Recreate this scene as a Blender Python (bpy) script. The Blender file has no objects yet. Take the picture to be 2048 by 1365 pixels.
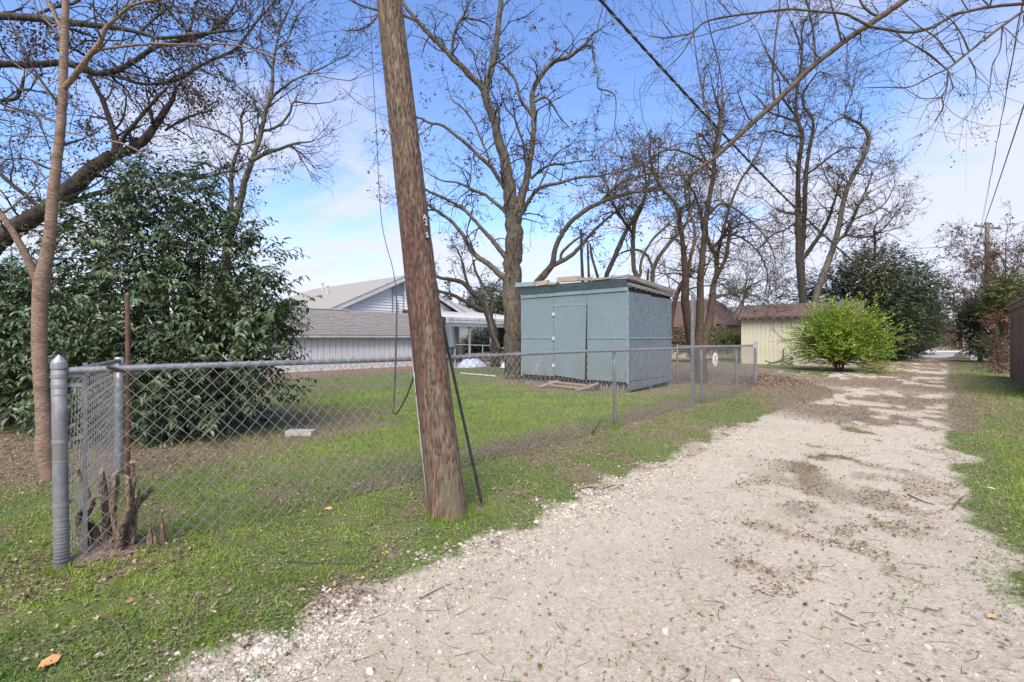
import bpy, math, random
import numpy as np
from mathutils import Vector, Matrix

scene = bpy.context.scene
col = scene.collection
R = math.radians

# ------------------------------------------------------------------ camera
# The place is laid out along the alley: +X runs down the alley, +Y goes left into the yard.
CAM = np.array([-0.275, -3.917, 1.42])
FPX, HOR, CX = 950.0, 676.0, 1024.0          # focal length in photo pixels, horizon row, centre column
FWD = np.array([0.737, 0.676, 0.0]); RGT = np.array([0.676, -0.737, 0.0])
cam = bpy.data.cameras.new('camera'); camo = bpy.data.objects.new('camera', cam); col.objects.link(camo)
camo.location = CAM; camo.rotation_euler = (R(90), 0, -math.atan2(0.737, 0.676))
cam.sensor_width = 36; cam.lens = 36 * FPX / 2048; cam.shift_y = -6.5 / 2048
cam.clip_start = 0.05; cam.clip_end = 3000
scene.camera = camo

# ------------------------------------------------------------------ world, sun, exposure
SUN_EL, SUN_AZ = R(50), R(213)               # azimuth measured from +X, counter-clockwise
sdir = Vector((math.cos(SUN_EL) * math.cos(SUN_AZ), math.cos(SUN_EL) * math.sin(SUN_AZ), math.sin(SUN_EL)))
world = bpy.data.worlds.new('World'); scene.world = world; world.use_nodes = True
wt = world.node_tree; wn, wl = wt.nodes, wt.links; wn.clear()
def N(tree, typ, **kw):
    n = tree.nodes.new(typ)
    for k, v in kw.items():
        if k.startswith('i_'):
            n.inputs[k[2:].replace('_', ' ')].default_value = v
        else: setattr(n, k, v)
    return n
out = N(wt, 'ShaderNodeOutputWorld'); bg = N(wt, 'ShaderNodeBackground')
sky = N(wt, 'ShaderNodeTexSky'); sky.sky_type = 'NISHITA'; sky.sun_disc = False
sky.sun_elevation = SUN_EL; sky.sun_rotation = math.pi / 2 - SUN_AZ
sky.air_density = 1.0; sky.dust_density = 0.6; sky.ozone_density = 2.2
bg.inputs['Strength'].default_value = 0.12
tc = N(wt, 'ShaderNodeTexCoord'); sep = N(wt, 'ShaderNodeSeparateXYZ')
wl.new(tc.outputs['Generated'], sep.inputs[0])
def wmath(op, a, b=None, clamp=False):
    m = N(wt, 'ShaderNodeMath', operation=op, use_clamp=clamp)
    for i, v in enumerate((a, b)):
        if v is None: continue
        if isinstance(v, (int, float)): m.inputs[i].default_value = v
        else: wl.new(v, m.inputs[i])
    return m.outputs[0]
zz = wmath('ADD', wmath('MAXIMUM', sep.outputs['Z'], 0.0), 0.16)
cx_ = wmath('DIVIDE', sep.outputs['X'], zz); cy_ = wmath('DIVIDE', sep.outputs['Y'], zz)
cmb = N(wt, 'ShaderNodeCombineXYZ'); wl.new(cx_, cmb.inputs[0]); wl.new(cy_, cmb.inputs[1]); cmb.inputs[2].default_value = 3.7
cn = N(wt, 'ShaderNodeTexNoise'); cn.inputs['Scale'].default_value = 1.05; cn.inputs['Detail'].default_value = 7
cn.inputs['Roughness'].default_value = 0.55; cn.inputs['Distortion'].default_value = 0.35
wl.new(cmb.outputs[0], cn.inputs['Vector'])
# more cloud towards the far end of the alley (+X, slightly -Y), open blue over the yard
dotn = N(wt, 'ShaderNodeVectorMath', operation='DOT_PRODUCT'); wl.new(tc.outputs['Generated'], dotn.inputs[0])
dotn.inputs[1].default_value = (0.80, -0.34, 0.50)
bias = N(wt, 'ShaderNodeMapRange'); wl.new(dotn.outputs['Value'], bias.inputs[0])
bias.inputs[1].default_value = 0.60; bias.inputs[2].default_value = 0.97
bias.inputs[3].default_value = -0.06; bias.inputs[4].default_value = 0.08
hz = N(wt, 'ShaderNodeMapRange'); wl.new(sep.outputs['Z'], hz.inputs[0])
hz.inputs[1].default_value = 0.42; hz.inputs[2].default_value = 0.0; hz.inputs[3].default_value = 0.0; hz.inputs[4].default_value = 0.33
csum = wmath('ADD', wmath('ADD', cn.outputs['Fac'], bias.outputs[0]), hz.outputs[0])
cr = N(wt, 'ShaderNodeMapRange'); cr.interpolation_type = 'SMOOTHSTEP'; wl.new(csum, cr.inputs[0])
cr.inputs[1].default_value = 0.475; cr.inputs[2].default_value = 0.70; cr.inputs[3].default_value = 0.0; cr.inputs[4].default_value = 0.88
tint = N(wt, 'ShaderNodeMix', data_type='RGBA', blend_type='MULTIPLY'); tint.inputs['Factor'].default_value = 1.0
wl.new(sky.outputs[0], tint.inputs['A']); tint.inputs['B'].default_value = (0.88, 0.965, 1.20, 1)
mixc = N(wt, 'ShaderNodeMix', data_type='RGBA'); wl.new(cr.outputs[0], mixc.inputs['Factor'])
wl.new(tint.outputs['Result'], mixc.inputs['A']); mixc.inputs['B'].default_value = (3.40, 3.42, 3.85, 1)
wl.new(mixc.outputs['Result'], bg.inputs['Color']); wl.new(bg.outputs[0], out.inputs[0])

sun = bpy.data.lights.new('sun', 'SUN'); sun.energy = 2.8; sun.angle = R(45); sun.color = (1.0, 0.89, 0.74)
suno = bpy.data.objects.new('sun', sun); col.objects.link(suno)
suno.rotation_euler = sdir.to_track_quat('Z', 'Y').to_euler()
scene.view_settings.view_transform = 'Standard'; scene.view_settings.look = 'None'
scene.view_settings.exposure = 1.12; scene.view_settings.gamma = 1; scene.view_settings.use_curve_mapping = False
scene.render.engine = 'CYCLES'
scene.cycles.max_bounces = 6; scene.cycles.diffuse_bounces = 3; scene.cycles.transparent_max_bounces = 4

# ------------------------------------------------------------------ numpy helpers
rng = np.random.default_rng(7)
_tab = np.random.default_rng(99).random((256, 256))
def vnoise(x, y):
    x = np.asarray(x, float); y = np.asarray(y, float)
    xi = np.floor(x).astype(int); yi = np.floor(y).astype(int); fx = x - xi; fy = y - yi
    fx = fx * fx * (3 - 2 * fx); fy = fy * fy * (3 - 2 * fy)
    g = lambda i, j: _tab[i & 255, j & 255]
    return (g(xi, yi) * (1 - fx) + g(xi + 1, yi) * fx) * (1 - fy) + (g(xi, yi + 1) * (1 - fx) + g(xi + 1, yi + 1) * fx) * fy
def fbm(x, y, o=4):
    s = 0; a = 0.5; t = 0
    for k in range(o):
        s = s + a * vnoise(x * 2 ** k + 17.3 * k, y * 2 ** k + 9.1 * k); t += a; a *= 0.55
    return s / t
def sst(e0, e1, x):
    t = np.clip((x - e0) / (e1 - e0), 0, 1); return t * t * (3 - 2 * t)
def ell(a, b, ca, cb, ra, rb, soft=0.5):
    d = np.sqrt(((a - ca) / ra) ** 2 + ((b - cb) / rb) ** 2); return 1 - sst(1 - soft, 1 + soft, d)

def gz(a, b):
    """height of the ground"""
    a = np.asarray(a, float); b = np.asarray(b, float)
    z = -0.32 * sst(9, 20, b)
    road = sst(-4.6, -3.8, b) * (1 - sst(-1.6, -1.0, b))
    z = z - 0.035 * road
    z = z + 0.05 * (fbm(a * 0.35, b * 0.35, 3) - 0.5) + 0.012 * (fbm(a * 2.2 + 5, b * 2.2, 2) - 0.5)
    z = z + 0.20 * ell(a, b, 15.4, 0.15, 1.5, 0.9, 0.6)
    z = z + 0.05 * ell(a, b, 0.35, -0.05, 0.35, 0.3, 0.8)
    return z
def pix(px, py, D):
    return CAM + D * FWD + (px - CX) / FPX * D * RGT + np.array([0, 0, (HOR - py) / FPX * D])
def gpt(px, D, dz=0.0):
    p = pix(px, HOR, D); p[2] = float(gz(p[0], p[1])) + dz; return p

def zones(a, b):
    """gravel, leaf litter, lush grass, bare soil weights"""
    n1 = fbm(a * 0.9 + 3, b * 0.9, 4) - 0.5; n2 = fbm(a * 4 + 40, b * 4, 3) - 0.5
    le = -1.40 - 0.25 * sst(9, 15, a) + 1.1 * sst(15.2, 17.5, a) * (1 - sst(24, 27, a))
    re_ = -4.02 - 0.42 * (1 - sst(2.0, 5.5, a))
    e = np.minimum(b - re_, le - b) + 0.62 * n1 + 0.45 * n2
    gravel = sst(-0.14, 0.22, e)
    apron = ell(a, b, 21.0, 0.6, 4.4, 2.4, 0.25)
    gravel = np.maximum(gravel, apron * sst(-0.12, 0.05, n1 + n2 + 0.05))
    med = ell(a, b, 8.2, -2.85, 3.2, 0.42, 0.7) * sst(-0.02, 0.12, n1 + n2)
    patch = ell(a, b, 3.9, -3.55, 1.5, 0.26, 0.8) * sst(0.0, 0.12, n2 + 0.4 * n1)
    gravel = gravel * (1 - 0.85 * med) * (1 - 0.35 * patch)
    lit = 0.9 * ell(a, b, 16.0, 4.0, 6.0, 5.2, 0.35)
    lit = np.maximum(lit, 0.95 * ell(a, b, 15.2, 0.3, 2.2, 1.6, 0.4))
    lit = np.maximum(lit, 0.65 * ell(a, b, 7.0, 0.25, 5.5, 0.6, 0.5) * sst(-0.08, 0.10, n1 + 0.03))
    lit = np.maximum(lit, 0.85 * sst(13.0, 16, b))
    lit = np.maximum(lit, 0.9 * ell(a, b, 1.6, 4.6, 3.2, 2.4, 0.35))
    lit = np.maximum(lit, 0.95 * ell(a, b, 12.9, -2.9, 3.6, 2.3, 0.45) * sst(-0.18, -0.02, n1 + 0.6 * n2))
    lit = np.maximum(lit, 0.55 * ell(a, b, 7.5, -3.1, 5.0, 1.0, 0.5) * sst(-0.02, 0.12, n1 + 0.7 * n2))
    lit = np.maximum(lit, 0.85 * sst(14, 18, a) * sst(-0.16, 0.02, n1 + 0.6 * n2))
    lit = np.maximum(lit, 0.42 * patch)
    lit = np.maximum(lit, 0.7 * ell(a, b, 14.0, -4.6, 6.0, 0.7, 0.5) * sst(-0.1, 0.06, n1))
    lit = np.maximum(lit, 0.50 * sst(0.02, 0.12, n1 + 0.5 * n2) * (b > -1.6) * (1 - 0.6 * ell(a, b, 6.0, 3.8, 4.6, 3.6, 0.35)))
    lush = ell(a, b, 6.0, 3.8, 4.6, 3.6, 0.35)
    lush = np.maximum(lush, 0.8 * ell(a, b, 10.5, 1.6, 5.0, 1.2, 0.5) )
    lush = np.maximum(lush, 0.75 * (1 - sst(-4.6, -4.1, b)))
    lush = np.maximum(lush, 0.45 * ell(a, b, -0.6, 0.2, 2.4, 1.6, 0.5))
    lush = lush * sst(-0.16, 0.02, n1 + 0.8 * n2 + 0.04)
    trk = np.maximum(np.exp(-((b + 2.05 + .5 * n1) / .36) ** 2), np.exp(-((b + 3.45 + .5 * n1) / .34) ** 2))
    return gravel, np.clip(lit, 0, 1), lush, trk

def wloc(o):
    p = np.zeros(3, np.float32)
    while o is not None: p += np.array(o.location, np.float32); o = o.parent
    return p
def piece(o, d):
    c = o.copy(); c.location = Vector(o.location) + Vector(d); col.objects.link(c); return c
def mesh_np(name, V, F, mat, parent=None, smooth=False, attrs=None):
    """one mesh object; F is an (m,k) array or list of such arrays"""
    V = np.asarray(V, np.float32).reshape(-1, 3)
    if parent is not None: V = V - wloc(parent)
    Fs = F if isinstance(F, list) else [F]
    me = bpy.data.meshes.new(name)
    idx = np.concatenate([f.reshape(-1) for f in Fs]).astype(np.int32)
    tot = np.concatenate([np.full(len(f), f.shape[1]) for f in Fs]).astype(np.int32)
    st = np.concatenate([[0], np.cumsum(tot)[:-1]]).astype(np.int32)
    me.vertices.add(len(V)); me.vertices.foreach_set('co', V.reshape(-1))
    me.loops.add(len(idx)); me.loops.foreach_set('vertex_index', idx)
    me.polygons.add(len(tot)); me.polygons.foreach_set('loop_start', st); me.polygons.foreach_set('loop_total', tot)
    me.polygons.foreach_set('use_smooth', np.full(len(tot), smooth))
    me.update(calc_edges=True)
    for k, v in (attrs or {}).items():
        at = me.attributes.new(k, 'FLOAT', 'POINT'); at.data.foreach_set('value', np.asarray(v, np.float32).reshape(-1))
    me.materials.append(mat)
    o = bpy.data.objects.new(name, me); col.objects.link(o)
    if parent is not None: o.parent = parent
    return o

def tag(o, label=None, cat=None, group=None, kind=None):
    if label: o['label'] = label
    if cat: o['category'] = cat
    if group: o['group'] = group
    if kind: o['kind'] = kind
    return o
def thing(name, loc, label, cat, group=None):
    o = bpy.data.objects.new(name, None); col.objects.link(o); o.location = [float(v) for v in loc]
    o.empty_display_size = 0.2
    bpy.context.view_layer.update() if False else None
    return tag(o, label, cat, group)

class MB:
    def __init__(s): s.v = []; s.f = {3: [], 4: []}; s.n = 0; s.ng = []
    def add(s, V, F):
        V = np.asarray(V, float).reshape(-1, 3); b = s.n; s.v.append(V); s.n += len(V)
        for f in F:
            f = [i + b for i in f]
            if len(f) in (3, 4): s.f[len(f)].append(f)
            else: s.ng.append(f)
        return s
    def box(s, x0, x1, y0, y1, z0, z1):
        return s.hexa([(x0, y0, z0), (x1, y0, z0), (x1, y1, z0), (x0, y1, z0), (x0, y0, z1), (x1, y0, z1), (x1, y1, z1), (x0, y1, z1)])
    def hexa(s, P):
        return s.add(P, [(0, 3, 2, 1), (4, 5, 6, 7), (0, 1, 5, 4), (1, 2, 6, 5), (2, 3, 7, 6), (3, 0, 4, 7)])
    def bar(s, p0, p1, w, h, up=(0, 0, 1)):
        p0 = np.array(p0, float); p1 = np.array(p1, float); t = p1 - p0; t /= np.linalg.norm(t)
        u = np.cross(t, up); u /= max(1e-6, np.linalg.norm(u)); v = np.cross(u, t)
        c = [(-.5, -.5), (.5, -.5), (.5, .5), (-.5, .5)]
        A = [p0 + u * w * i + v * h * j for i, j in c]; B = [p1 + u * w * i + v * h * j for i, j in c]
        return s.hexa(A + B)
    def tube(s, pts, rad, n=8, cap=True):
        pts = np.asarray(pts, float); rad = np.broadcast_to(np.asarray(rad, float), (len(pts),))
        V, F = tubes(pts[None], rad[None], n)
        m = len(pts); Fl = [tuple(f) for f in F]
        if cap: Fl.append(tuple(range(n))[::-1]); Fl.append(tuple(range((m - 1) * n, m * n)))
        return s.add(V, Fl)
    def build(s, name, mat, parent=None, smooth=False):
        V = np.concatenate(s.v); Fs = []
        if s.f[3]: Fs.append(np.array(s.f[3]))
        if s.f[4]: Fs.append(np.array(s.f[4]))
        for f in s.ng: Fs.append(np.array([f]))
        return mesh_np(name, V, Fs, mat, parent, smooth)

def tubes(P, Rd, n):
    """P (M,k,3), Rd (M,k) -> verts, quads"""
    M_, k, _ = P.shape
    T = np.empty_like(P); T[:, 1:-1] = P[:, 2:] - P[:, :-2]; T[:, 0] = P[:, 1] - P[:, 0]; T[:, -1] = P[:, -1] - P[:, -2]
    T /= np.maximum(1e-9, np.linalg.norm(T, axis=2, keepdims=True))
    m = T.mean(1); ref = np.where(np.abs(m[:, 2:3]) > 0.8, [[1.0, 0.13, 0]], [[0.0, 0.1, 1.0]])
    U = np.cross(T, ref[:, None, :]); U /= np.maximum(1e-9, np.linalg.norm(U, axis=2, keepdims=True))
    W = np.cross(T, U); an = np.arange(n) / n * 2 * math.pi
    V = P[:, :, None, :] + Rd[:, :, None, None] * (U[:, :, None, :] * np.cos(an)[None, None, :, None] + W[:, :, None, :] * np.sin(an)[None, None, :, None])
    j = np.arange(n); i = np.arange(k - 1); base = np.arange(M_)[:, None, None] * k * n + i[None, :, None] * n
    a = base + j; b = base + (j + 1) % n
    F = np.stack([a, b, b + n, a + n], -1).reshape(-1, 4)
    return V.reshape(-1, 3), F

def stamp(tv, tf, P, X, Z, S):
    """copy a small template to positions P; local x axis X, normal hint Z, scale S (N,) or (N,3)"""
    tv = np.asarray(tv, float); tf = np.asarray(tf)
    X = X / np.maximum(1e-9, np.linalg.norm(X, axis=1, keepdims=True))
    Y = np.cross(Z, X); Y /= np.maximum(1e-9, np.linalg.norm(Y, axis=1, keepdims=True)); Zn = np.cross(X, Y)
    S = np.asarray(S, float)
    if S.ndim == 1: S = np.repeat(S[:, None], 3, 1)
    L = tv[None] * S[:, None, :]
    V = P[:, None, :] + L[..., 0:1] * X[:, None, :] + L[..., 1:2] * Y[:, None, :] + L[..., 2:3] * Zn[:, None, :]
    F = tf[None] + (np.arange(len(P)) * len(tv))[:, None, None]
    return V.reshape(-1, 3), F.reshape(-1, tf.shape[1])
def rdir(n, r=None):
    r = r or rng; v = r.normal(size=(n, 3)); return v / np.linalg.norm(v, axis=1, keepdims=True)

LEAF4 = (np.array([(0, 0, 0), (0.45, 0.5, 0.12), (1, 0, -0.05), (0.45, -0.5, 0.12)]), np.array([(0, 2, 1), (0, 3, 2)]))
LEAF6 = (np.array([(0, 0, 0), (0.28, 0.42, 0.10), (0.62, 0.40, 0.08), (1, 0, -0.16), (0.62, -0.40, 0.08), (0.28, -0.42, 0.10), (0.5, 0, 0.0)]),
         np.array([(0, 6, 1), (1, 6, 2), (2, 6, 3), (3, 6, 4), (4, 6, 5), (5, 6, 0)]))
CURL = (np.array([(0, 0, 0.0), (0.3, 0.45, 0.22), (0.75, 0.35, 0.30), (1, 0, 0.12), (0.7, -0.4, 0.02), (0.25, -0.35, 0.14), (0.5, 0.0, 0.04)]),
        np.array([(0, 6, 1), (1, 6, 2), (2, 6, 3), (3, 6, 4), (4, 6, 5), (5, 6, 0)]))
BLADE = (np.array([(0, -0.5, 0), (0, 0.5, 0), (0.55, 0.38, 0.0), (0.55, -0.38, 0.0), (1.0, 0, -0.12)]), np.array([(0, 1, 2), (0, 2, 3), (3, 2, 4)]))
_o = np.array([(1, 0, 0), (0, 1, 0), (-1, 0, 0), (0, -1, 0), (0, 0, 1), (0, 0, -.6)], float)
OCTA = (_o, np.array([(0, 1, 4), (1, 2, 4), (2, 3, 4), (3, 0, 4), (1, 0, 5), (2, 1, 5), (3, 2, 5), (0, 3, 5)]))

# ------------------------------------------------------------------ materials
def mat(name, c1, c2=None, scale=5.0, rough=0.8, bump=0.3, stretch=(1, 1, 1), detail=6, c3=None, scale2=None, pos=(0.35, 0.65),
        metal=0.0, island=0.0, trans=0.0, bumpdist=0.01, vor=None, spec=0.4, speck=None):
    m = bpy.data.materials.new(name); m.use_nodes = True; t = m.node_tree; L = t.links
    p = t.nodes['Principled BSDF']; p.inputs['Roughness'].default_value = rough; p.inputs['Metallic'].default_value = metal
    p.inputs['Specular IOR Level'].default_value = spec
    tc = N(t, 'ShaderNodeTexCoord'); mp = N(t, 'ShaderNodeMapping'); mp.inputs['Scale'].default_value = stretch
    L.new(tc.outputs['Object'], mp.inputs[0])
    c2 = c2 or c1
    nz = N(t, 'ShaderNodeTexNoise'); nz.inputs['Scale'].default_value = scale; nz.inputs['Detail'].default_value = detail
    nz.inputs['Roughness'].default_value = 0.6; L.new(mp.outputs[0], nz.inputs['Vector'])
    rp = N(t, 'ShaderNodeValToRGB'); rp.color_ramp.elements[0].position = pos[0]; rp.color_ramp.elements[1].position = pos[1]
    rp.color_ramp.elements[0].color = (*c1, 1); rp.color_ramp.elements[1].color = (*c2, 1); L.new(nz.outputs['Fac'], rp.inputs[0])
    colr = rp.outputs[0]
    if c3:
        n2 = N(t, 'ShaderNodeTexNoise'); n2.inputs['Scale'].default_value = scale2 or scale * 0.2; n2.inputs['Detail'].default_value = 5
        L.new(mp.outputs[0], n2.inputs['Vector'])
        mr = N(t, 'ShaderNodeMapRange'); mr.inputs[1].default_value = 0.52; mr.inputs[2].default_value = 0.66; L.new(n2.outputs['Fac'], mr.inputs[0])
        mx = N(t, 'ShaderNodeMix', data_type='RGBA'); L.new(mr.outputs[0], mx.inputs['Factor']); L.new(colr, mx.inputs['A'])
        mx.inputs['B'].default_value = (*c3, 1); colr = mx.outputs['Result']
    if speck:      # (colour, scale, threshold)
        n3 = N(t, 'ShaderNodeTexNoise'); n3.inputs['Scale'].default_value = speck[1]; n3.inputs['Detail'].default_value = 3
        L.new(mp.outputs[0], n3.inputs['Vector'])
        mr = N(t, 'ShaderNodeMapRange'); mr.inputs[1].default_value = speck[2]; mr.inputs[2].default_value = speck[2] + 0.05; L.new(n3.outputs['Fac'], mr.inputs[0])
        mx = N(t, 'ShaderNodeMix', data_type='RGBA'); L.new(mr.outputs[0], mx.inputs['Factor']); L.new(colr, mx.inputs['A'])
        mx.inputs['B'].default_value = (*speck[0], 1); colr = mx.outputs['Result']
    if island:
        ge = N(t, 'ShaderNodeNewGeometry'); hs = N(t, 'ShaderNodeHueSaturation'); L.new(colr, hs.inputs['Color'])
        a = N(t, 'ShaderNodeMapRange'); L.new(ge.outputs['Random Per Island'], a.inputs[0]); a.inputs[3].default_value = 1 - island; a.inputs[4].default_value = 1 + island
        L.new(a.outputs[0], hs.inputs['Value'])
        w = N(t, 'ShaderNodeTexWhiteNoise', noise_dimensions='1D'); L.new(ge.outputs['Random Per Island'], w.inputs['W'])
        b = N(t, 'ShaderNodeMapRange'); L.new(w.outputs['Value'], b.inputs[0]); b.inputs[3].default_value = 0.5 - island * 0.05; b.inputs[4].default_value = 0.5 + island * 0.05
        L.new(b.outputs[0], hs.inputs['Hue']); colr = hs.outputs[0]
    L.new(colr, p.inputs['Base Color'])
    if bump:
        h = nz.outputs['Fac']
        if vor:
            vn = N(t, 'ShaderNodeTexVoronoi'); vn.inputs['Scale'].default_value = vor; L.new(mp.outputs[0], vn.inputs['Vector'])
            ad = N(t, 'ShaderNodeMath', operation='ADD'); L.new(vn.outputs['Distance'], ad.inputs[0]); L.new(nz.outputs['Fac'], ad.inputs[1]); h = ad.outputs[0]
        bm = N(t, 'ShaderNodeBump'); bm.inputs['Strength'].default_value = bump; bm.inputs['Distance'].default_value = bumpdist
        L.new(h, bm.inputs['Height']); L.new(bm.outputs[0], p.inputs['Normal'])
    if trans:
        tr = N(t, 'ShaderNodeBsdfTranslucent'); L.new(colr, tr.inputs['Color']); ms = N(t, 'ShaderNodeMixShader'); ms.inputs[0].default_value = trans
        L.new(p.outputs[0], ms.inputs[1]); L.new(tr.outputs[0], ms.inputs[2]); L.new(ms.outputs[0], t.nodes['Material Output'].inputs['Surface'])
    return m

M = {}
M['bark_dark'] = mat('bark_dark', (0.028, 0.022, 0.018), (0.080, 0.066, 0.055), 14, 0.95, 0.7, (1, 1, 0.35), vor=30, bumpdist=0.02)
M['bark_grey'] = mat('bark_grey', (0.050, 0.040, 0.030), (0.140, 0.115, 0.088), 12, 0.95, 0.9, (1, 1, 0.3), vor=22, bumpdist=0.03, c3=(0.13, 0.12, 0.08), scale2=2)
M['bark_tan'] = mat('bark_tan', (0.165, 0.105, 0.072), (0.30, 0.205, 0.148), 26, 0.85, 0.9, (1, 1, 2.6), c3=(0.15, 0.095, 0.062), scale2=6, speck=((0.075, 0.045, 0.03), 22, 0.66), bumpdist=0.012)
M['bark_red'] = mat('bark_red', (0.055, 0.037, 0.023), (0.120, 0.083, 0.054), 14, 0.8, 0.4, (1, 1, 1))
M['twig'] = mat('twig', (0.030, 0.024, 0.020), (0.065, 0.052, 0.043), 8, 0.9, 0)
M['twig_pale'] = mat('twig_pale', (0.075, 0.060, 0.048), (0.14, 0.115, 0.095), 8, 0.9, 0)
M['twig_brown'] = mat('twig_brown', (0.044, 0.031, 0.018), (0.095, 0.072, 0.044), 8, 0.9, 0)
M['seed'] = mat('seed', (0.060, 0.038, 0.027), (0.13, 0.088, 0.062), 9, 0.9, 0, island=0.4, trans=0.15)
M['leaf_dark'] = mat('leaf_dark', (0.036, 0.068, 0.026), (0.095, 0.150, 0.058), 3.0, 0.40, 0, island=0.58, trans=0.18, spec=0.55)
M['leaf_hedge'] = mat('leaf_hedge', (0.032, 0.055, 0.022), (0.070, 0.105, 0.040), 0.7, 0.5, 0, island=0.40, trans=0.18)
M['leaf_lime'] = mat('leaf_lime', (0.16, 0.28, 0.03), (0.38, 0.46, 0.06), 1.6, 0.6, 0, island=0.50, trans=0.35)
M['leaf_olive'] = mat('leaf_olive', (0.10, 0.125, 0.03), (0.17, 0.19, 0.05), 1.5, 0.6, 0, island=0.35, trans=0.25)
M['leaf_rust'] = mat('leaf_rust', (0.12, 0.055, 0.036), (0.23, 0.115, 0.075), 1.5, 0.7, 0, island=0.35, trans=0.2)
M['leaf_brown'] = mat('leaf_brown', (0.15, 0.10, 0.07), (0.26, 0.18, 0.13), 1.5, 0.8, 0, island=0.4, trans=0.15)
M['far_foliage'] = mat('far_foliage', (0.10, 0.095, 0.075), (0.17, 0.155, 0.125), 0.25, 0.9, 0, island=0.35)
M['dead_leaf'] = mat('dead_leaf', (0.13, 0.085, 0.058), (0.36, 0.26, 0.185), 14.0, 0.85, 0, island=0.60, trans=0.1)
M['orange_leaf'] = mat('orange_leaf', (0.50, 0.22, 0.09), (0.60, 0.31, 0.14), 20.0, 0.6, 0.2)
M['tan_leaf'] = mat('tan_leaf', (0.33, 0.22, 0.14), (0.50, 0.38, 0.27), 20.0, 0.7, 0.2)
M['grass'] = mat('grass', (0.15, 0.235, 0.035), (0.28, 0.37, 0.055), 0.9, 0.6, 0, island=0.30, trans=0.30)
M['clover'] = mat('clover', (0.075, 0.135, 0.032), (0.155, 0.235, 0.055), 1.6, 0.6, 0, island=0.35, trans=0.25)
M['dry_grass'] = mat('dry_grass', (0.26, 0.21, 0.12), (0.42, 0.35, 0.22), 3, 0.8, 0, island=0.3, trans=0.2)
M['stone'] = mat('stone', (0.26, 0.228, 0.18), (0.50, 0.455, 0.385), 14, 0.85, 0.3, island=0.40)
M['galv'] = mat('galv', (0.26, 0.265, 0.27), (0.37, 0.375, 0.385), 18, 0.45, 0.12, metal=0.55, c3=(0.24, 0.24, 0.235), scale2=4)
M['galv_dull'] = mat('galv_dull', (0.165, 0.168, 0.17), (0.26, 0.262, 0.265), 12, 0.6, 0.15, metal=0.35, c3=(0.20, 0.175, 0.15), scale2=5)
M['wire'] = mat('wire', (0.19, 0.185, 0.178), (0.29, 0.285, 0.275), 30, 0.6, 0, metal=0.0)
M['rust'] = mat('rust', (0.085, 0.038, 0.026), (0.155, 0.072, 0.047), 30, 0.85, 0.4)
M['black_rubber'] = mat('black_rubber', (0.012, 0.012, 0.013), (0.03, 0.03, 0.03), 20, 0.5, 0)
M['cable'] = mat('cable', (0.035, 0.036, 0.036), (0.075, 0.075, 0.075), 25, 0.6, 0.2)
M['pvc'] = mat('pvc', (0.42, 0.42, 0.41), (0.50, 0.50, 0.49), 9, 0.5, 0.1)
M['meter'] = mat('meter', (0.12, 0.145, 0.17), (0.17, 0.195, 0.225), 6, 0.5, 0.1, c3=(0.22, 0.24, 0.26), scale2=8)
M['blue_paint'] = mat('blue_paint', (0.160, 0.215, 0.235), (0.215, 0.275, 0.295), 28, 0.85, 0.6, (1, 1, 1), vor=55, bumpdist=0.006, c3=(0.175, 0.232, 0.25), scale2=1.3, speck=((0.085, 0.125, 0.14), 26, 0.66))
M['blue_trim'] = mat('blue_trim', (0.19, 0.25, 0.268), (0.25, 0.315, 0.33), 9, 0.8, 0.3, c3=(0.16, 0.22, 0.24), scale2=3)
M['blue_shaded'] = mat('blue_shaded', (0.115, 0.148, 0.170), (0.205, 0.240, 0.262), 24, 0.85, 0.6, (1, 1, 0.6), vor=50, bumpdist=0.006, c3=(0.135, 0.175, 0.20), scale2=2.5, speck=((0.07, 0.085, 0.095), 12, 0.64))  # darker copy of the shed blue: side shade put into the colour, plus specks
M['green_grime'] = mat('green_grime', (0.185, 0.245, 0.225), (0.25, 0.31, 0.285), 20, 0.85, 0.5, vor=50, bumpdist=0.006)
M['peeled'] = mat('peeled', (0.36, 0.21, 0.13), (0.42, 0.33, 0.24), 9, 0.85, 0.6, c3=(0.24, 0.31, 0.31), scale2=6)
M['old_wood'] = mat('old_wood', (0.17, 0.145, 0.125), (0.33, 0.29, 0.255), 9, 0.9, 0.5, (0.6, 3, 3), c3=(0.24, 0.27, 0.27), scale2=3)
M['raw_wood'] = mat('raw_wood', (0.26, 0.18, 0.12), (0.40, 0.29, 0.20), 14, 0.85, 0.4, (4, 4, 0.7))
M['stump_bark'] = mat('stump_bark', (0.095, 0.066, 0.044), (0.30, 0.22, 0.15), 55, 0.95, 1.0, (1, 1, 0.30), c3=(0.075, 0.056, 0.038), scale2=16, bumpdist=0.012, vor=90)
M['white_board'] = mat('white_board', (0.66, 0.66, 0.655), (0.78, 0.78, 0.775), 6, 0.75, 0.3, (2, 2, 0.4), speck=((0.24, 0.21, 0.185), 5.5, 0.66))
M['white_side'] = mat('white_side', (0.70, 0.70, 0.69), (0.80, 0.80, 0.79), 2, 0.6, 0.1)
M['trim_grey'] = mat('trim_grey', (0.42, 0.42, 0.42), (0.52, 0.52, 0.52), 3, 0.7, 0.2)
M['shingle'] = mat('shingle', (0.155, 0.145, 0.135), (0.275, 0.255, 0.238), 6, 0.95, 0.5, (1.6, 5, 5), c3=(0.20, 0.185, 0.17), scale2=8)
M['shingle_tan'] = mat('shingle_tan', (0.235, 0.215, 0.185), (0.335, 0.31, 0.27), 5, 0.95, 0.4, (4, 1.6, 4))
M['shingle_brown'] = mat('shingle_brown', (0.072, 0.046, 0.038), (0.13, 0.085, 0.070), 9, 0.95, 0.4)
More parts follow.
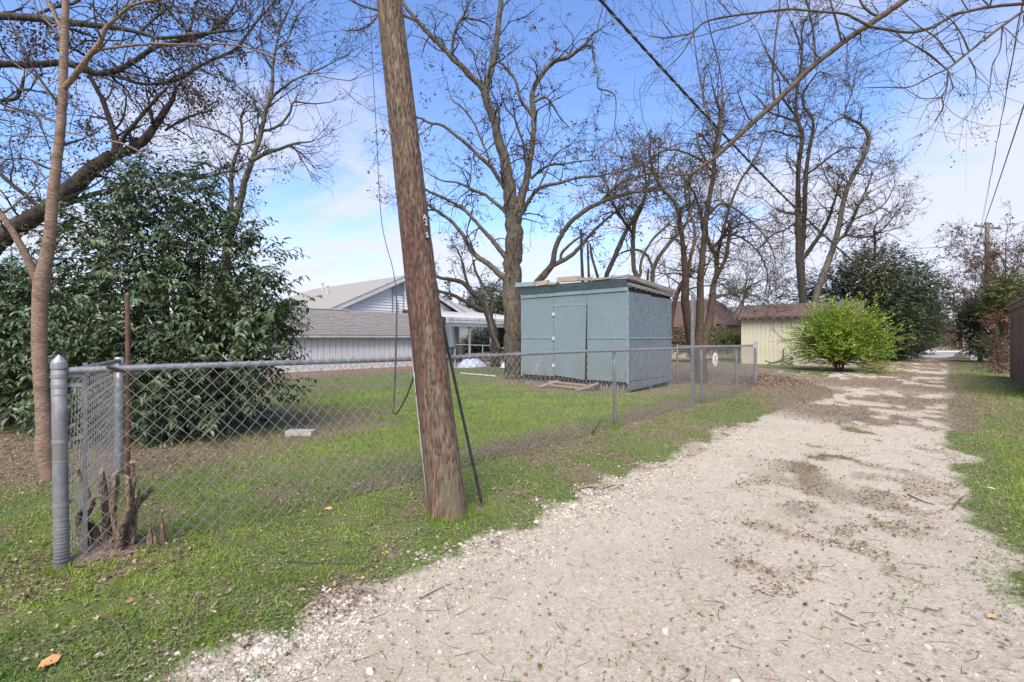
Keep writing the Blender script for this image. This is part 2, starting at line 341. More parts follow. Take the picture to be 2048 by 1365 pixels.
M['shingle_grey'] = mat('shingle_grey', (0.09, 0.095, 0.105), (0.14, 0.145, 0.155), 6, 0.95, 0.3)
M['white_metal'] = mat('white_metal', (0.42, 0.435, 0.435), (0.56, 0.57, 0.57), 3, 0.5, 0.1, c3=(0.34, 0.35, 0.34), scale2=1.5, stretch=(3, .6, 1))
M['blue_grey'] = mat('blue_grey', (0.21, 0.235, 0.26), (0.27, 0.295, 0.32), 3, 0.6, 0.1)
M['glass_dark'] = mat('glass_dark', (0.04, 0.045, 0.05), (0.06, 0.065, 0.07), 3, 0.12, 0, spec=0.7)
M['blind'] = mat('blind', (0.50, 0.50, 0.47), (0.56, 0.56, 0.53), 3, 0.7, 0)
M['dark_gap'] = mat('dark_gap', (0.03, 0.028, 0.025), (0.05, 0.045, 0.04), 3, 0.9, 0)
M['yellow_board'] = mat('yellow_board', (0.47, 0.44, 0.31), (0.56, 0.53, 0.39), 3, 0.75, 0.25, (2, 2, 0.5), c3=(0.45, 0.42, 0.30), scale2=1.6)
M['tan_wall'] = mat('tan_wall', (0.37, 0.33, 0.23), (0.44, 0.40, 0.28), 3, 0.8, 0.2)
M['fence_brown'] = mat('fence_brown', (0.14, 0.078, 0.042), (0.24, 0.142, 0.082), 7, 0.85, 0.4, (3, 3, 0.4))
M['fence_orange'] = mat('fence_orange', (0.26, 0.11, 0.05), (0.36, 0.16, 0.08), 5, 0.85, 0.3)
M['concrete'] = mat('concrete', (0.47, 0.45, 0.42), (0.58, 0.56, 0.53), 3, 0.85, 0.2)
M['block'] = mat('block', (0.30, 0.29, 0.27), (0.44, 0.43, 0.40), 20, 0.9, 0.4)
M['white_paint'] = mat('white_paint', (0.70, 0.70, 0.69), (0.78, 0.78, 0.77), 8, 0.6, 0.1)
M['orange'] = mat('orange', (0.72, 0.10, 0.02), (0.80, 0.14, 0.03), 8, 0.6, 0)
M['sign_ochre'] = mat('sign_ochre', (0.38, 0.24, 0.05), (0.45, 0.28, 0.06), 30, 0.6, 0)
M['sign_orange'] = mat('sign_orange', (0.62, 0.20, 0.08), (0.68, 0.24, 0.10), 30, 0.6, 0)
M['sign_grey'] = mat('sign_grey', (0.35, 0.36, 0.40), (0.40, 0.41, 0.45), 30, 0.6, 0)
M['tarp'] = mat('tarp', (0.30, 0.36, 0.45), (0.55, 0.58, 0.62), 6, 0.6, 0.3)
M['tag_metal'] = mat('tag_metal', (0.60, 0.61, 0.62), (0.72, 0.72, 0.72), 30, 0.4, 0, metal=0.5)
M['old_pole'] = mat('old_pole', (0.15, 0.125, 0.105), (0.25, 0.215, 0.185), 6, 0.9, 0.4, (2, 2, 0.3))

def grime(m, z0, z1, c):
    t = m.node_tree; L = t.links; p = t.nodes['Principled BSDF']; src = p.inputs['Base Color'].links[0].from_socket
    tc = N(t, 'ShaderNodeTexCoord'); sp = N(t, 'ShaderNodeSeparateXYZ'); L.new(tc.outputs['Object'], sp.inputs[0])
    nz = N(t, 'ShaderNodeTexNoise'); nz.inputs['Scale'].default_value = 5; nz.inputs['Detail'].default_value = 7; mp = N(t, 'ShaderNodeMapping'); mp.inputs['Scale'].default_value = (1, 1, .35)
    L.new(tc.outputs['Object'], mp.inputs[0]); L.new(mp.outputs[0], nz.inputs['Vector'])
    r = N(t, 'ShaderNodeMapRange'); L.new(sp.outputs['Z'], r.inputs[0]); r.inputs[1].default_value = z0; r.inputs[2].default_value = z1; r.inputs[3].default_value = .75; r.inputs[4].default_value = 0
    q = N(t, 'ShaderNodeMapRange'); L.new(nz.outputs['Fac'], q.inputs[0]); q.inputs[1].default_value = .35; q.inputs[2].default_value = .65
    mu = N(t, 'ShaderNodeMath', operation='MULTIPLY'); L.new(r.outputs[0], mu.inputs[0]); L.new(q.outputs[0], mu.inputs[1])
    x = N(t, 'ShaderNodeMix', data_type='RGBA'); L.new(mu.outputs[0], x.inputs['Factor']); L.new(src, x.inputs['A']); x.inputs['B'].default_value = (*c, 1); L.new(x.outputs['Result'], p.inputs['Base Color'])
grime(M['blue_paint'], 0.25, 1.0, (0.15, 0.165, 0.125)); grime(M['blue_shaded'], 0.1, 1.1, (0.11, 0.115, 0.10)); grime(M['white_board'], 0.0, 0.9, (0.40, 0.36, 0.30))

def ground_mat():
    m = bpy.data.materials.new('ground'); m.use_nodes = True; t = m.node_tree; L = t.links; p = t.nodes['Principled BSDF']
    p.inputs['Roughness'].default_value = 0.95; p.inputs['Specular IOR Level'].default_value = 0.2
    tc = N(t, 'ShaderNodeTexCoord')
    def noise(sc, det=6, rg=0.65):
        n = N(t, 'ShaderNodeTexNoise'); n.inputs['Scale'].default_value = sc; n.inputs['Detail'].default_value = det; n.inputs['Roughness'].default_value = rg
        L.new(tc.outputs['Object'], n.inputs['Vector']); return n.outputs['Fac']
    def ramp(f, stops):
        r = N(t, 'ShaderNodeValToRGB'); e = r.color_ramp.elements
        while len(e) < len(stops): e.new(0.5)
        for i, (q, c) in enumerate(stops): e[i].position = q; e[i].color = (*c, 1)
        L.new(f, r.inputs[0]); return r.outputs[0]
    def mix(f, a, b):
        x = N(t, 'ShaderNodeMix', data_type='RGBA'); L.new(f, x.inputs['Factor']); L.new(a, x.inputs['A']); L.new(b, x.inputs['B']); return x.outputs['Result']
    def at(n):
        a = N(t, 'ShaderNodeAttribute', attribute_name=n); return a.outputs['Fac']
    def thr(f, nse, w=0.22, amp=0.9):
        s = N(t, 'ShaderNodeMath', operation='MULTIPLY_ADD'); L.new(nse, s.inputs[0]); s.inputs[1].default_value = amp; L.new(f, s.inputs[2])
        r = N(t, 'ShaderNodeMapRange'); L.new(s.outputs[0], r.inputs[0]); r.inputs[1].default_value = 0.5 + amp / 2 - w; r.inputs[2].default_value = 0.5 + amp / 2 + w; return r.outputs[0]
    n_f = noise(55, 6, 0.75); n_m = noise(9, 6); n_l = noise(1.3, 5); n_p = noise(140, 3, 0.8)
    vor = N(t, 'ShaderNodeTexVoronoi'); vor.inputs['Scale'].default_value = 62; L.new(tc.outputs['Object'], vor.inputs['Vector'])
    grav = ramp(n_f, [(0.30, (0.24, 0.190, 0.135)), (0.44, (0.46, 0.395, 0.295)), (0.70, (0.64, 0.57, 0.44))])
    grav2 = ramp(n_m, [(0.35, (0.38, 0.315, 0.225)), (0.6, (0.56, 0.485, 0.362))])
    x = N(t, 'ShaderNodeMix', data_type='RGBA'); x.inputs['Factor'].default_value = 0.45; L.new(grav, x.inputs['A']); L.new(grav2, x.inputs['B']); grav = x.outputs['Result']
    pv = N(t, 'ShaderNodeSeparateColor'); L.new(vor.outputs['Color'], pv.inputs[0])
    peb = ramp(pv.outputs[0], [(0.0, (0.20, 0.165, 0.125)), (0.5, (0.42, 0.36, 0.28)), (1.0, (0.64, 0.58, 0.49))])
    x = N(t, 'ShaderNodeMix', data_type='RGBA'); x.inputs['Factor'].default_value = 0.30; L.new(grav, x.inputs['A']); L.new(peb, x.inputs['B']); grav = x.outputs['Result']
    n_c = noise(30, 4, 0.8); chips = ramp(n_c, [(0.36, (0.27, 0.222, 0.160)), (0.46, (0.50, 0.435, 0.330)), (0.60, (0.74, 0.67, 0.54))])
    x = N(t, 'ShaderNodeMix', data_type='RGBA'); x.inputs['Factor'].default_value = 0.38; L.new(grav, x.inputs['A']); L.new(chips, x.inputs['B']); grav = x.outputs['Result']
    # packed, paler wheel tracks; darker damp crown and sides
    trk = ramp(n_m, [(0.3, (0.46, 0.400, 0.308)), (0.7, (0.60, 0.535, 0.425))]); tf = N(t, 'ShaderNodeMath', operation='MULTIPLY'); L.new(thr(at('track'), n_l, 0.35, 1.0), tf.inputs[0]); tf.inputs[1].default_value = 0.38
    grav = mix(tf.outputs[0], grav, trk)
    dmp = N(t, 'ShaderNodeMapRange'); L.new(n_l, dmp.inputs[0]); dmp.inputs[1].default_value = 0.5; dmp.inputs[2].default_value = 0.75; dmp.inputs[3].default_value = 0.0; dmp.inputs[4].default_value = 0.45
    dirt = ramp(n_f, [(0.35, (0.26, 0.20, 0.142)), (0.6, (0.43, 0.36, 0.272))]); grav = mix(dmp.outputs[0], grav, dirt)
    soil = ramp(n_f, [(0.36, (0.075, 0.058, 0.040)), (0.5, (0.16, 0.125, 0.088)), (0.64, (0.30, 0.245, 0.18))])
    lit = ramp(n_f, [(0.36, (0.085, 0.058, 0.038)), (0.5, (0.21, 0.152, 0.102)), (0.64, (0.38, 0.30, 0.21))])
    gr = ramp(n_f, [(0.36, (0.050, 0.078, 0.020)), (0.5, (0.125, 0.175, 0.042)), (0.64, (0.225, 0.275, 0.080))])
    lu = ramp(n_f, [(0.36, (0.085, 0.125, 0.022)), (0.5, (0.18, 0.24, 0.040)), (0.64, (0.29, 0.35, 0.065))])
    gb = N(t, 'ShaderNodeMath', operation='ADD'); L.new(n_m, gb.inputs[0]); gb.inputs[1].default_value = 0.12
    c = mix(thr(gb.outputs[0], n_p, 0.2, 0.5), soil, gr)
    c = mix(thr(at('lush'), n_m, 0.25), c, lu)
    c = mix(thr(at('litter'), n_m, 0.2), c, lit)
    c = mix(thr(at('gravel'), n_m, 0.16, 0.7), c, grav)
    # thin litter over gravel
    ml = N(t, 'ShaderNodeMath', operation='MULTIPLY'); L.new(thr(at('litter'), n_p, 0.25, 1.2), ml.inputs[0]); ml.inputs[1].default_value = 0.9
    c = mix(ml.outputs[0], c, lit)
    L.new(c, p.inputs['Base Color'])
    ad = N(t, 'ShaderNodeMath', operation='ADD'); L.new(n_f, ad.inputs[0]); L.new(n_p, ad.inputs[1])
    bm = N(t, 'ShaderNodeBump'); bm.inputs['Strength'].default_value = 0.7; bm.inputs['Distance'].default_value = 0.02
    L.new(ad.outputs[0], bm.inputs['Height']); L.new(bm.outputs[0], p.inputs['Normal'])
    return m

# ------------------------------------------------------------------ the ground: one sheet to the horizon
def axis(lo, hi, c, fine, g):
    s = [0.0]; d = fine
    while s[-1] < hi - c: s.append(s[-1] + d); d *= g
    n = [0.0]; d = fine
    while n[-1] > lo - c: n.append(n[-1] - d); d *= g
    return np.array(sorted(set(n[1:] + s))) + c
ax = axis(-900, 1800, 2.0, 0.09, 1.030); ay = axis(-900, 1500, -1.5, 0.09, 1.032)
A, B = np.meshgrid(ax, ay, indexing='ij'); V = np.stack([A, B, gz(A, B)], -1).reshape(-1, 3)
nx, ny = len(ax), len(ay); I = (np.arange(nx - 1)[:, None] * ny + np.arange(ny - 1)[None]).reshape(-1)
F = np.stack([I, I + ny, I + ny + 1, I + 1], -1)
gv, lt, ls, sl = zones(A.reshape(-1), B.reshape(-1))
go = mesh_np('ground', V, F, ground_mat(), smooth=True, attrs={'gravel': gv, 'litter': lt, 'lush': ls, 'track': sl})
tag(go, kind='structure')
# ------------------------------------------------------------------ ground-level structures
def sheet(name, pts, z, m):
    P = [(x, y, float(gz(x, y)) + z) for x, y in pts]; b = MB(); 
    n = len(P); b.add(P + [(x, y, zz - 0.25) for x, y, zz in P], [tuple(range(n))] + [(i, i + n, (i + 1) % n + n, (i + 1) % n) for i in range(n)])
    return tag(b.build(name, m), kind='structure')
sheet('concrete_road', [(56, -9), (69, -9), (73, 30), (60, 8), (57, 2.2), (49, 1.2), (49, -4.2), (56, -4.4)], 0.05, M['concrete'])

# ------------------------------------------------------------------ the blue shed
def blue_shed():
    a0, a1, b0, b1 = 10.72, 13.32, 2.14, 5.74; z0, zf = 0.24, 2.62
    r = thing('shed', (12.0, 3.9, 0), 'weathered pale blue plywood shed with ragged flat roof inside the wire fence', 'shed')
    bp = M['blue_paint']
    def panel(name, y0, y1, za, zb, m=bp, a=a0, t=0.018, off=0.0, nm=None):
        b = MB().box(a - t - off, a - off, y0 + .006, y1 - .006, za + .005, zb - .005); return b.build(name, m, r)
    MB().box(a0 + .002, a1 - .02, b0 + .02, b1 - .02, z0 - .02, zf + .2).build('wall_core', M['dark_gap'], r)
    panel('panel', 4.51, b1, 1.42, zf); panel('panel', 4.51, b1, z0 + .06, 1.405)
    panel('panel', 3.36, 4.51, 2.33, zf); panel('panel', b0, 3.36, 1.42, zf); panel('panel', b0, 3.36, z0 + .03, 1.405)
    # door sags open a little at its lower corner
    d = MB(); d.hexa([(a0 - .05, 3.43, z0 + .02), (a0 - .03, 3.43, z0 + .02), (a0 - .002, 4.495, z0 + .10), (a0 - .025, 4.495, z0 + .10),
                      (a0 - .035, 3.375, 2.31), (a0 - .015, 3.375, 2.31), (a0 - .002, 4.495, 2.31), (a0 - .025, 4.495, 2.31)])
    door = d.build('door', bp, r)
    for z in (2.10, 1.40, 0.62): MB().box(a0 - .045, a0 - .019, 4.46, 4.55, z - .05, z + .05).build('hinge', M['white_metal'], door)
    # battens and drip strips between the panels
    for y0, y1, z in ((4.51, b1, 1.415), (b0 - .02, 3.36, 1.415), (3.36, 4.51, 2.335)):
        MB().box(a0 - .032, a0 - .019, y0, y1, z - .018, z + .018).build('batten', M['blue_trim'], r)
    MB().box(a0 - .045, a0 - .018, b0 - .03, b1 + .02, zf + .004, zf + .10).build('trim_board', M['blue_trim'], r)
    MB().box(a0 - .03, a0 - .001, b0 - .04, b0 + .012, z0, zf).build('corner_board', M['blue_trim'], r)
    MB().box(a0 - .03, a0 - .001, b1 - .012, b1 + .02, z0, zf).build('corner_board', M['blue_trim'], r)
    # peeling spot low on the left panel
    p = MB(); yy, zz = 5.15, 0.52; q = [(.0, -.14), (.05, -.10), (.03, -.02), (.09, .03), (.07, .12), (.0, .14), (-.05, .08), (-.03, .0), (-.08, -.06)]
    p.add([(a0 - .0205, yy - u, zz + v) for u, v in q] + [(a0 - .019, yy - u, zz + v) for u, v in q], [tuple(range(9))] + [(i, i + 9, (i + 1) % 9 + 9, (i + 1) % 9) for i in range(9)])
    p.build('peeled_patch', M['peeled'], r)
    # side towards the alley
    am = 11.96
    for x0, x1, za, zb in ((a0, am, 1.42, 2.60), (am, a1, 1.42, 2.56), (a0, am, .30, 1.40), (am, a1, .30, 1.40)):
        MB().box(x0 + .006, x1 - .003, b0 - .018, b0, za + .004, zb).build('panel', M['blue_shaded'], r)
    MB().box(a0, a1, b0 - .032, b0 - .0185, 1.395, 1.435).build('batten', M['blue_trim'], r)
    MB().hexa([(a0 - .02, b0 - .045, .06), (a1, b0 - .045, .16), (a1, b0 - .005, .16), (a0 - .02, b0 - .005, .06),
               (a0 - .02, b0 - .045, .275), (a1, b0 - .045, .295), (a1, b0 - .005, .295), (a0 - .02, b0 - .005, .275)]).build('skirt_board', M['blue_shaded'], r)
    MB().box(a1 - .012, a1 + .012, b0 + .02, b1, z0, 2.7).build('panel', M['blue_shaded'], r)
    MB().box(a0 + .01, a1, b1 + .0, b1 + .018, z0, 2.7).build('panel', M['blue_shaded'], r)
    # frieze leaning out under the roof
    MB().hexa([(a0 - .02, b0 - .03, zf + .105), (a0 + .0, b0 - .03, zf + .105), (a0 + .0, b1 + .03, zf + .105), (a0 - .02, b1 + .03, zf + .105),
               (a0 - .16, b0 - .03, 2.93), (a0 - .14, b0 - .03, 2.93), (a0 - .14, b1 + .12, 2.96), (a0 - .16, b1 + .12, 2.96)]).build('frieze_board', M['blue_shaded'], r)
    for (y0, y1, z, h, m, tw) in ((5.05, 5.86, 2.955, .13, 'blue_trim', .02), (4.62, 5.04, 2.965, .13, 'peeled', -.02), (4.28, 4.60, 2.94, .06, 'old_wood', .01),
                               (3.55, 4.27, 2.985, .135, 'peeled', .015), (3.15, 3.53, 2.96, .08, 'old_wood', .03), (2.75, 3.14, 2.95, .06, 'old_wood', .0), (2.10, 2.74, 2.97, .05, 'old_wood', -.02)):
        MB().hexa([(a0 - .20, y0, z), (a0 - .05, y0, z), (a0 - .05, y1, z + tw), (a0 - .20, y1, z + tw), (a0 - .185, y0, z + h), (a0 - .05, y0, z + h * .9), (a0 - .05, y1, z + h * .85 + tw), (a0 - .19, y1, z + h + tw)]).build('roof_board', M[m], r)
    MB().hexa([(a0 - .12, b0 - .02, 2.90), (a1 + .1, b0 - .02, 2.74), (a1 + .1, b1 + .1, 2.74), (a0 - .12, b1 + .1, 2.93),
               (a0 - .12, b0 - .02, 2.94), (a1 + .1, b0 - .02, 2.78), (a1 + .1, b1 + .1, 2.78), (a0 - .12, b1 + .1, 2.97)]).build('roof', M['old_wood'], r)
    MB().bar((a0 - .14, b0 - .07, 2.985), (a1 + .12, b0 - .07, 2.80), .04, .10).build('roof_board', M['old_wood'], r)
    MB().bar((a0 - .02, b0 - .03, 2.80), (a1 + .06, b0 - .03, 2.665), .04, .09).build('roof_board', M['old_wood'], r)
    MB().bar((a0 + .5, b0 - .05, 2.90), (a1 + .1, b0 - .05, 2.72), .03, .035).build('roof_board', M['white_metal'], r)
    for k in range(9):
        x = a0 + .05 + k * .3; MB().box(x, x + .04, b0 - .05, b1 + .02, 2.715 - k * .012, 2.79 - k * .012).build('rafter', M['old_wood'], r)
    for x in (a0 + .1, 12.0, a1 - .15): MB().box(x, x + .1, b0, b1, .0, z0 - .021).build('skid', M['old_wood'], r)
    for y in np.arange(2.25, 3.3, .17): MB().box(a0 + .03, a0 + .07, y, y + .04, .02, z0 - .02).build('skirt_slat', M['old_wood'], r)
    MB().bar((a0 - .55, 3.35, .02), (a0 - .03, 3.0, .20), .16, .03).build('ramp_board', M['old_wood'], r)
    MB().bar((a0 - .6, 4.6, .02), (a0 - .03, 4.35, .19), .16, .03).build('ramp_board', M['old_wood'], r)
    MB().bar((a0 - .12, 3.3, .13), (a0 - .12, 4.6, .16), .1, .04).build('ramp_board', M['raw_wood'], r)
    MB().bar((a0 - .3, 3.4, .06), (a0 - .3, 4.5, .07), .1, .04).build('ramp_board', M['raw_wood'], r)
    return r
blue_shed()

# ------------------------------------------------------------------ white garage and the house behind
def garage():
    a0, a1, b0 = 7.5, 18.7, 20.4; g = -.32
    r = thing('garage', (13, 21.5, g), 'low white garage of peeling vertical boards under a grey shingle roof, behind the lawn', 'garage')
    MB().box(a0, a1, b0 + .03, 25.0, g - .1, 1.40).build('wall', M['block'], r)
    x = a0; first = None; k = 0
    while x < a1 - .05:
        w = .335
        if first is None: first = MB().box(x, x + w - .03, b0, b0 + .028, g + .02, 1.36).build('board', M['white_board'], r)
        else: piece(first, (x - a0, 0.004 * (k % 3 - 1), .012 * ((k * 7) % 5 - 2)))
        x += w; k += 1
    MB().box(a0, a1, b0 - .05, b0 - .008, g - .08, g + .07).build('base_board', M['white_board'], r)
    MB().box(a0 - .3, a1 + .3, b0 - .42, b0 - .39, 1.36, 1.50).build('fascia', M['blue_grey'], r)
    MB().box(a0 - .3, a1 + .3, b0 - .47, b0 - .425, 1.44, 1.53).build('gutter', M['trim_grey'], r)
    rf = MB().hexa([(a0 - .3, b0 - .46, 1.50), (a1 + .3, b0 - .46, 1.50), (a1 + .3, 22.8, 3.00), (a0 - .3, 22.8, 3.00), (a0 - .3, b0 - .46, 1.56), (a1 + .3, b0 - .46, 1.56), (a1 + .3, 22.8, 3.07), (a0 - .3, 22.8, 3.07)]).build('roof', M['shingle'], r)
    MB().hexa([(a0 - .3, 22.803, 3.00), (a1 + .3, 22.803, 3.00), (a1 + .3, 25.3, 1.6), (a0 - .3, 25.3, 1.6), (a0 - .3, 22.803, 3.07), (a1 + .3, 22.803, 3.07), (a1 + .3, 25.3, 1.67), (a0 - .3, 25.3, 1.67)]).build('roof', M['shingle'], r)
    # courses of shingles: thin proud strips, uneven tabs
    q = MB(); rr = np.random.default_rng(3); nrow = 17
    for i in range(nrow):
        t0, t1 = i / nrow, (i + 1) / nrow; y0 = b0 - .47 + (22.8 - b0 + .47) * t0; z0 = 1.563 + 1.505 * t0; y1 = b0 - .47 + (22.8 - b0 + .47) * t1; z1 = 1.563 + 1.505 * t1
        x = a0 - .3
        while x < a1 + .25:
            w = rr.uniform(.22, .42); h = rr.uniform(.004, .03); x2 = min(x + w - .02, a1 + .3)
            q.add([(x, y0, z0 + h + .012), (x2, y0, z0 + h + .012), (x2, y1, z1 + .006), (x, y1, z1 + .006), (x, y0, z0), (x2, y0, z0)], [(0, 1, 2, 3), (4, 5, 1, 0)]); x += w
    tag(q.build('shingles', M['shingle'], r), kind='stuff')
    MB().bar((a0, 22.8, 3.10), (14.2, 22.8, 3.10), .22, .05).build('ridge_flashing', M['white_metal'], r)
    MB().box(8.7, 9.9, 21.2, 21.9, 2.95, 3.28).build('vent_box', M['trim_grey'], r)
    MB().box(11.9, 13.8, b0 - .012, b0 - .002, g + .36, g + .42).build('handle_board', M['old_wood'], r)
garage()

def house():
    r = thing('house', (20.1, 30, -.35), 'white lap sided house with a tall gable and tan shingle roof behind the garage', 'house')
    bw = 25.5; pa, pz = 20.1, 5.94; sl = 2.44 / 5.3; g = -.45
    za = lambda a: pz - abs(a - pa) * sl
    # gable wall built as lapped siding courses
    core = MB(); core.add([(14.9, bw + .05, g), (25.4, bw + .05, g), (25.4, bw + .05, za(25.4) - .2), (pa, bw + .05, pz - .2), (14.9, bw + .05, za(14.9) - .2),
                           (14.9, 40, g), (25.4, 40, g), (25.4, 40, za(25.4) - .2), (pa, 40, pz - .2), (14.9, 40, za(14.9) - .2)],
                          [(0, 1, 2, 3, 4), (9, 8, 7, 6, 5), (0, 4, 9, 5), (1, 6, 7, 2)])
    core.build('wall', M['white_side'], r)
    lap = MB(); z = g; h = .2
    while z < pz - .35:
        lo = max(14.9, pa - (pz - .2 - (z + h)) / sl) if z + h > za(14.9) - .2 else 14.9; hi = 2 * pa - lo if lo > 14.9 else 25.4
        hi = min(hi, 25.4)
        if hi > lo: lap.hexa([(lo, bw - .045, z), (hi, bw - .045, z), (hi, bw + .045, z), (lo, bw + .045, z), (lo, bw + .035, z + h), (hi, bw + .035, z + h), (hi, bw + .045, z + h), (lo, bw + .045, z + h)])
        z += h
    tag(lap.build('siding', M['white_side'], r), kind='stuff')
    e = .55; br = 40.4
    for s, nm in ((-1, 'left'), (1, 'right')):
        ea = pa + s * 5.85; ez = za(ea)
        f = MB(); top = [(pa, bw - e, pz), (ea, bw - e, ez), (ea, br + 4, ez), (pa, br, pz)]
        f.hexa([top[0], top[1], top[2], top[3]] + [(x, y, z + .08) for x, y, z in top]) if s > 0 else f.hexa([top[1], top[0], top[3], top[2]] + [(x, y, z + .08) for x, y, z in (top[1], top[0], top[3], top[2])])
        rf = f.build('roof', M['shingle_tan'], r)
        MB().hexa([(pa, bw - e - .03, pz - .26), (ea, bw - e - .03, ez - .26), (ea, bw - e - .002, ez - .26), (pa, bw - e - .002, pz - .26), (pa, bw - e - .03, pz + .03), (ea, bw - e - .03, ez + .03), (ea, bw - e - .002, ez + .03), (pa, bw - e - .002, pz + .03)]).build('barge_board', M['trim_grey'], r)
        MB().hexa([(pa, bw - e - .05, pz + .035), (ea, bw - e - .05, ez + .035), (ea, bw - e + .1, ez + .035), (pa, bw - e + .1, pz + .035), (pa, bw - e - .05, pz + .10), (ea, bw - e - .05, ez + .10), (ea, bw - e + .1, ez + .10), (pa, bw - e + .1, pz + .10)]).build('drip_edge', M['blue_grey'], r)
        if s < 0:
            for x, y in ((17.9, 33.0), (19.2, 36.5)):
                MB().tube([(x, y, za(x)), (x, y, za(x) + .62)], .09, 8).build('vent_pipe', M['trim_grey'], rf)
                MB().tube([(x, y, za(x) + .62), (x, y, za(x) + .70)], .14, 8).build('vent_pipe', M['trim_grey'], rf)
    MB().add([(pa, br, pz + .08), (pa - 5.85, br + 4, za(pa - 5.85) + .08), (pa + 5.85, br + 4, za(pa + 5.85) + .08)], [(0, 2, 1)]).build('roof', M['shingle_tan'], r)
    # louvre in the gable
    fr = MB()
    for x0, x1, z0, z1 in ((19.02, 19.12, 2.6, 5.42), (19.96, 20.04, 2.9, 5.42), (19.12, 19.96, 5.34, 5.42), (19.12, 19.96, 4.50, 4.56)): fr.box(x0, x1, bw - .06, bw - .025, z0, z1)
    fr.build('gable_frame', M['blue_grey'], r)
    lv = None
    for k in range(11):
        if lv is None: lv = MB().hexa([(19.15, bw - .09, 4.58), (19.93, bw - .09, 4.58), (19.93, bw - .03, 4.62), (19.15, bw - .03, 4.62), (19.15, bw - .09, 4.60), (19.93, bw - .09, 4.60), (19.93, bw - .03, 4.64), (19.15, bw - .03, 4.64)]).build('louvre_slat', M['trim_grey'], r)
        else: piece(lv, (0, 0, .078 * k))
    MB().tube([(19.5, bw - .08, 2.8), (19.52, bw - .08, 3.7), (19.4, bw - .08, 4.1)], .035, 6).build('cable', M['blue_grey'], r)
    # windows under the carport
    for x0, x1 in ((23.5, 24.6), (21.5, 22.4)):
        w = MB()
        for p in ((x0 - .12, x0, .35, 2.2), (x1, x1 + .12, .35, 2.2), (x0 - .12, x1 + .12, 2.2, 2.34), (x0 - .16, x1 + .16, .23, .35), (x0, x1, 1.28, 1.34)): w.box(p[0], p[1], bw - .07, bw - .023, p[2], p[3])
        wf = w.build('window', M['white_side'], r)
        MB().box(x0, x1, bw - .04, bw - .026, .35, 1.28).build('pane', M['glass_dark'], wf); MB().box(x0, x1, bw - .035, bw - .026, 1.34, 2.2).build('blind', M['blind'], wf)
    # side wing seen past the utility pole
    MB().hexa([(26.5, 27, 3.0), (31.5, 27, 3.0), (31.5, 36, 3.0), (26.5, 36, 3.0), (26.5, 30.8, 5.0), (28.6, 30.8, 5.0), (28.6, 32, 5.0), (26.5, 32, 5.0)]).build('wing_roof', M['shingle_tan'], r)
    MB().box(26.2, 31.0, 27.6, 35.5, g, 3.0).build('wing_wall', M['white_side'], r)
house()

def carport():
    r = thing('carport', (24, 23, -.35), 'pale ribbed metal carport roof on slim posts beside the white house', 'carport')
    a0, a1, b0, b1 = 19.9, 29.3, 20.5, 25.4; zf, zb = 2.78, 3.50
    MB().hexa([(a0, b0, zf - .05), (a1, b0, zf - .05), (a1, b1, zb - .05), (a0, b1, zb - .05), (a0, b0, zf), (a1, b0, zf), (a1, b1, zb), (a0, b1, zb)]).build('roof', M['white_metal'], r)
    rb = None; x = a0
    while x < a1:
        if rb is None: rb = MB().bar((x, b0, zf + .02), (x, b1, zb + .02), .06, .04).build('roof_rib', M['white_metal'], r)
        else: piece(rb, (x - a0, 0, 0))
        x += .4
    for k, (z0, z1, o, m) in enumerate(((2.62, 2.80, .05, 'white_metal'), (2.42, 2.60, .03, 'white_metal'), (2.18, 2.40, .0, 'blue_grey'))):
        MB().box(a0, a1, b0 - .03 - o, b0 - .002, z0, z1).build('fascia', M[m], r)
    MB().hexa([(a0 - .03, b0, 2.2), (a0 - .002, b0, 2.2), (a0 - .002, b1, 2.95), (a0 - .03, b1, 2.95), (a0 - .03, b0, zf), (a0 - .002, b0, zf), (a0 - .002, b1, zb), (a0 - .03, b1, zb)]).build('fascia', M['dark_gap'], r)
    MB().hexa([(a1 + .002, b0, 2.2), (a1 + .03, b0, 2.2), (a1 + .03, b1, 2.9), (a1 + .002, b1, 2.9), (a1 + .002, b0, zf), (a1 + .03, b0, zf), (a1 + .03, b1, zb), (a1 + .002, b1, zb)]).build('fascia', M['white_metal'], r)
    pp = None
    for x in (20.3, 22.1, 24.2, 27.0, 29.1):
        if pp is None: pp = MB().box(x - .06, x + .06, b0 + .05, b0 + .17, -.45, 2.3).build('post', M['blue_grey'], r); x_0 = x
        else: piece(pp, (x - x_0, 0, 0))
carport()

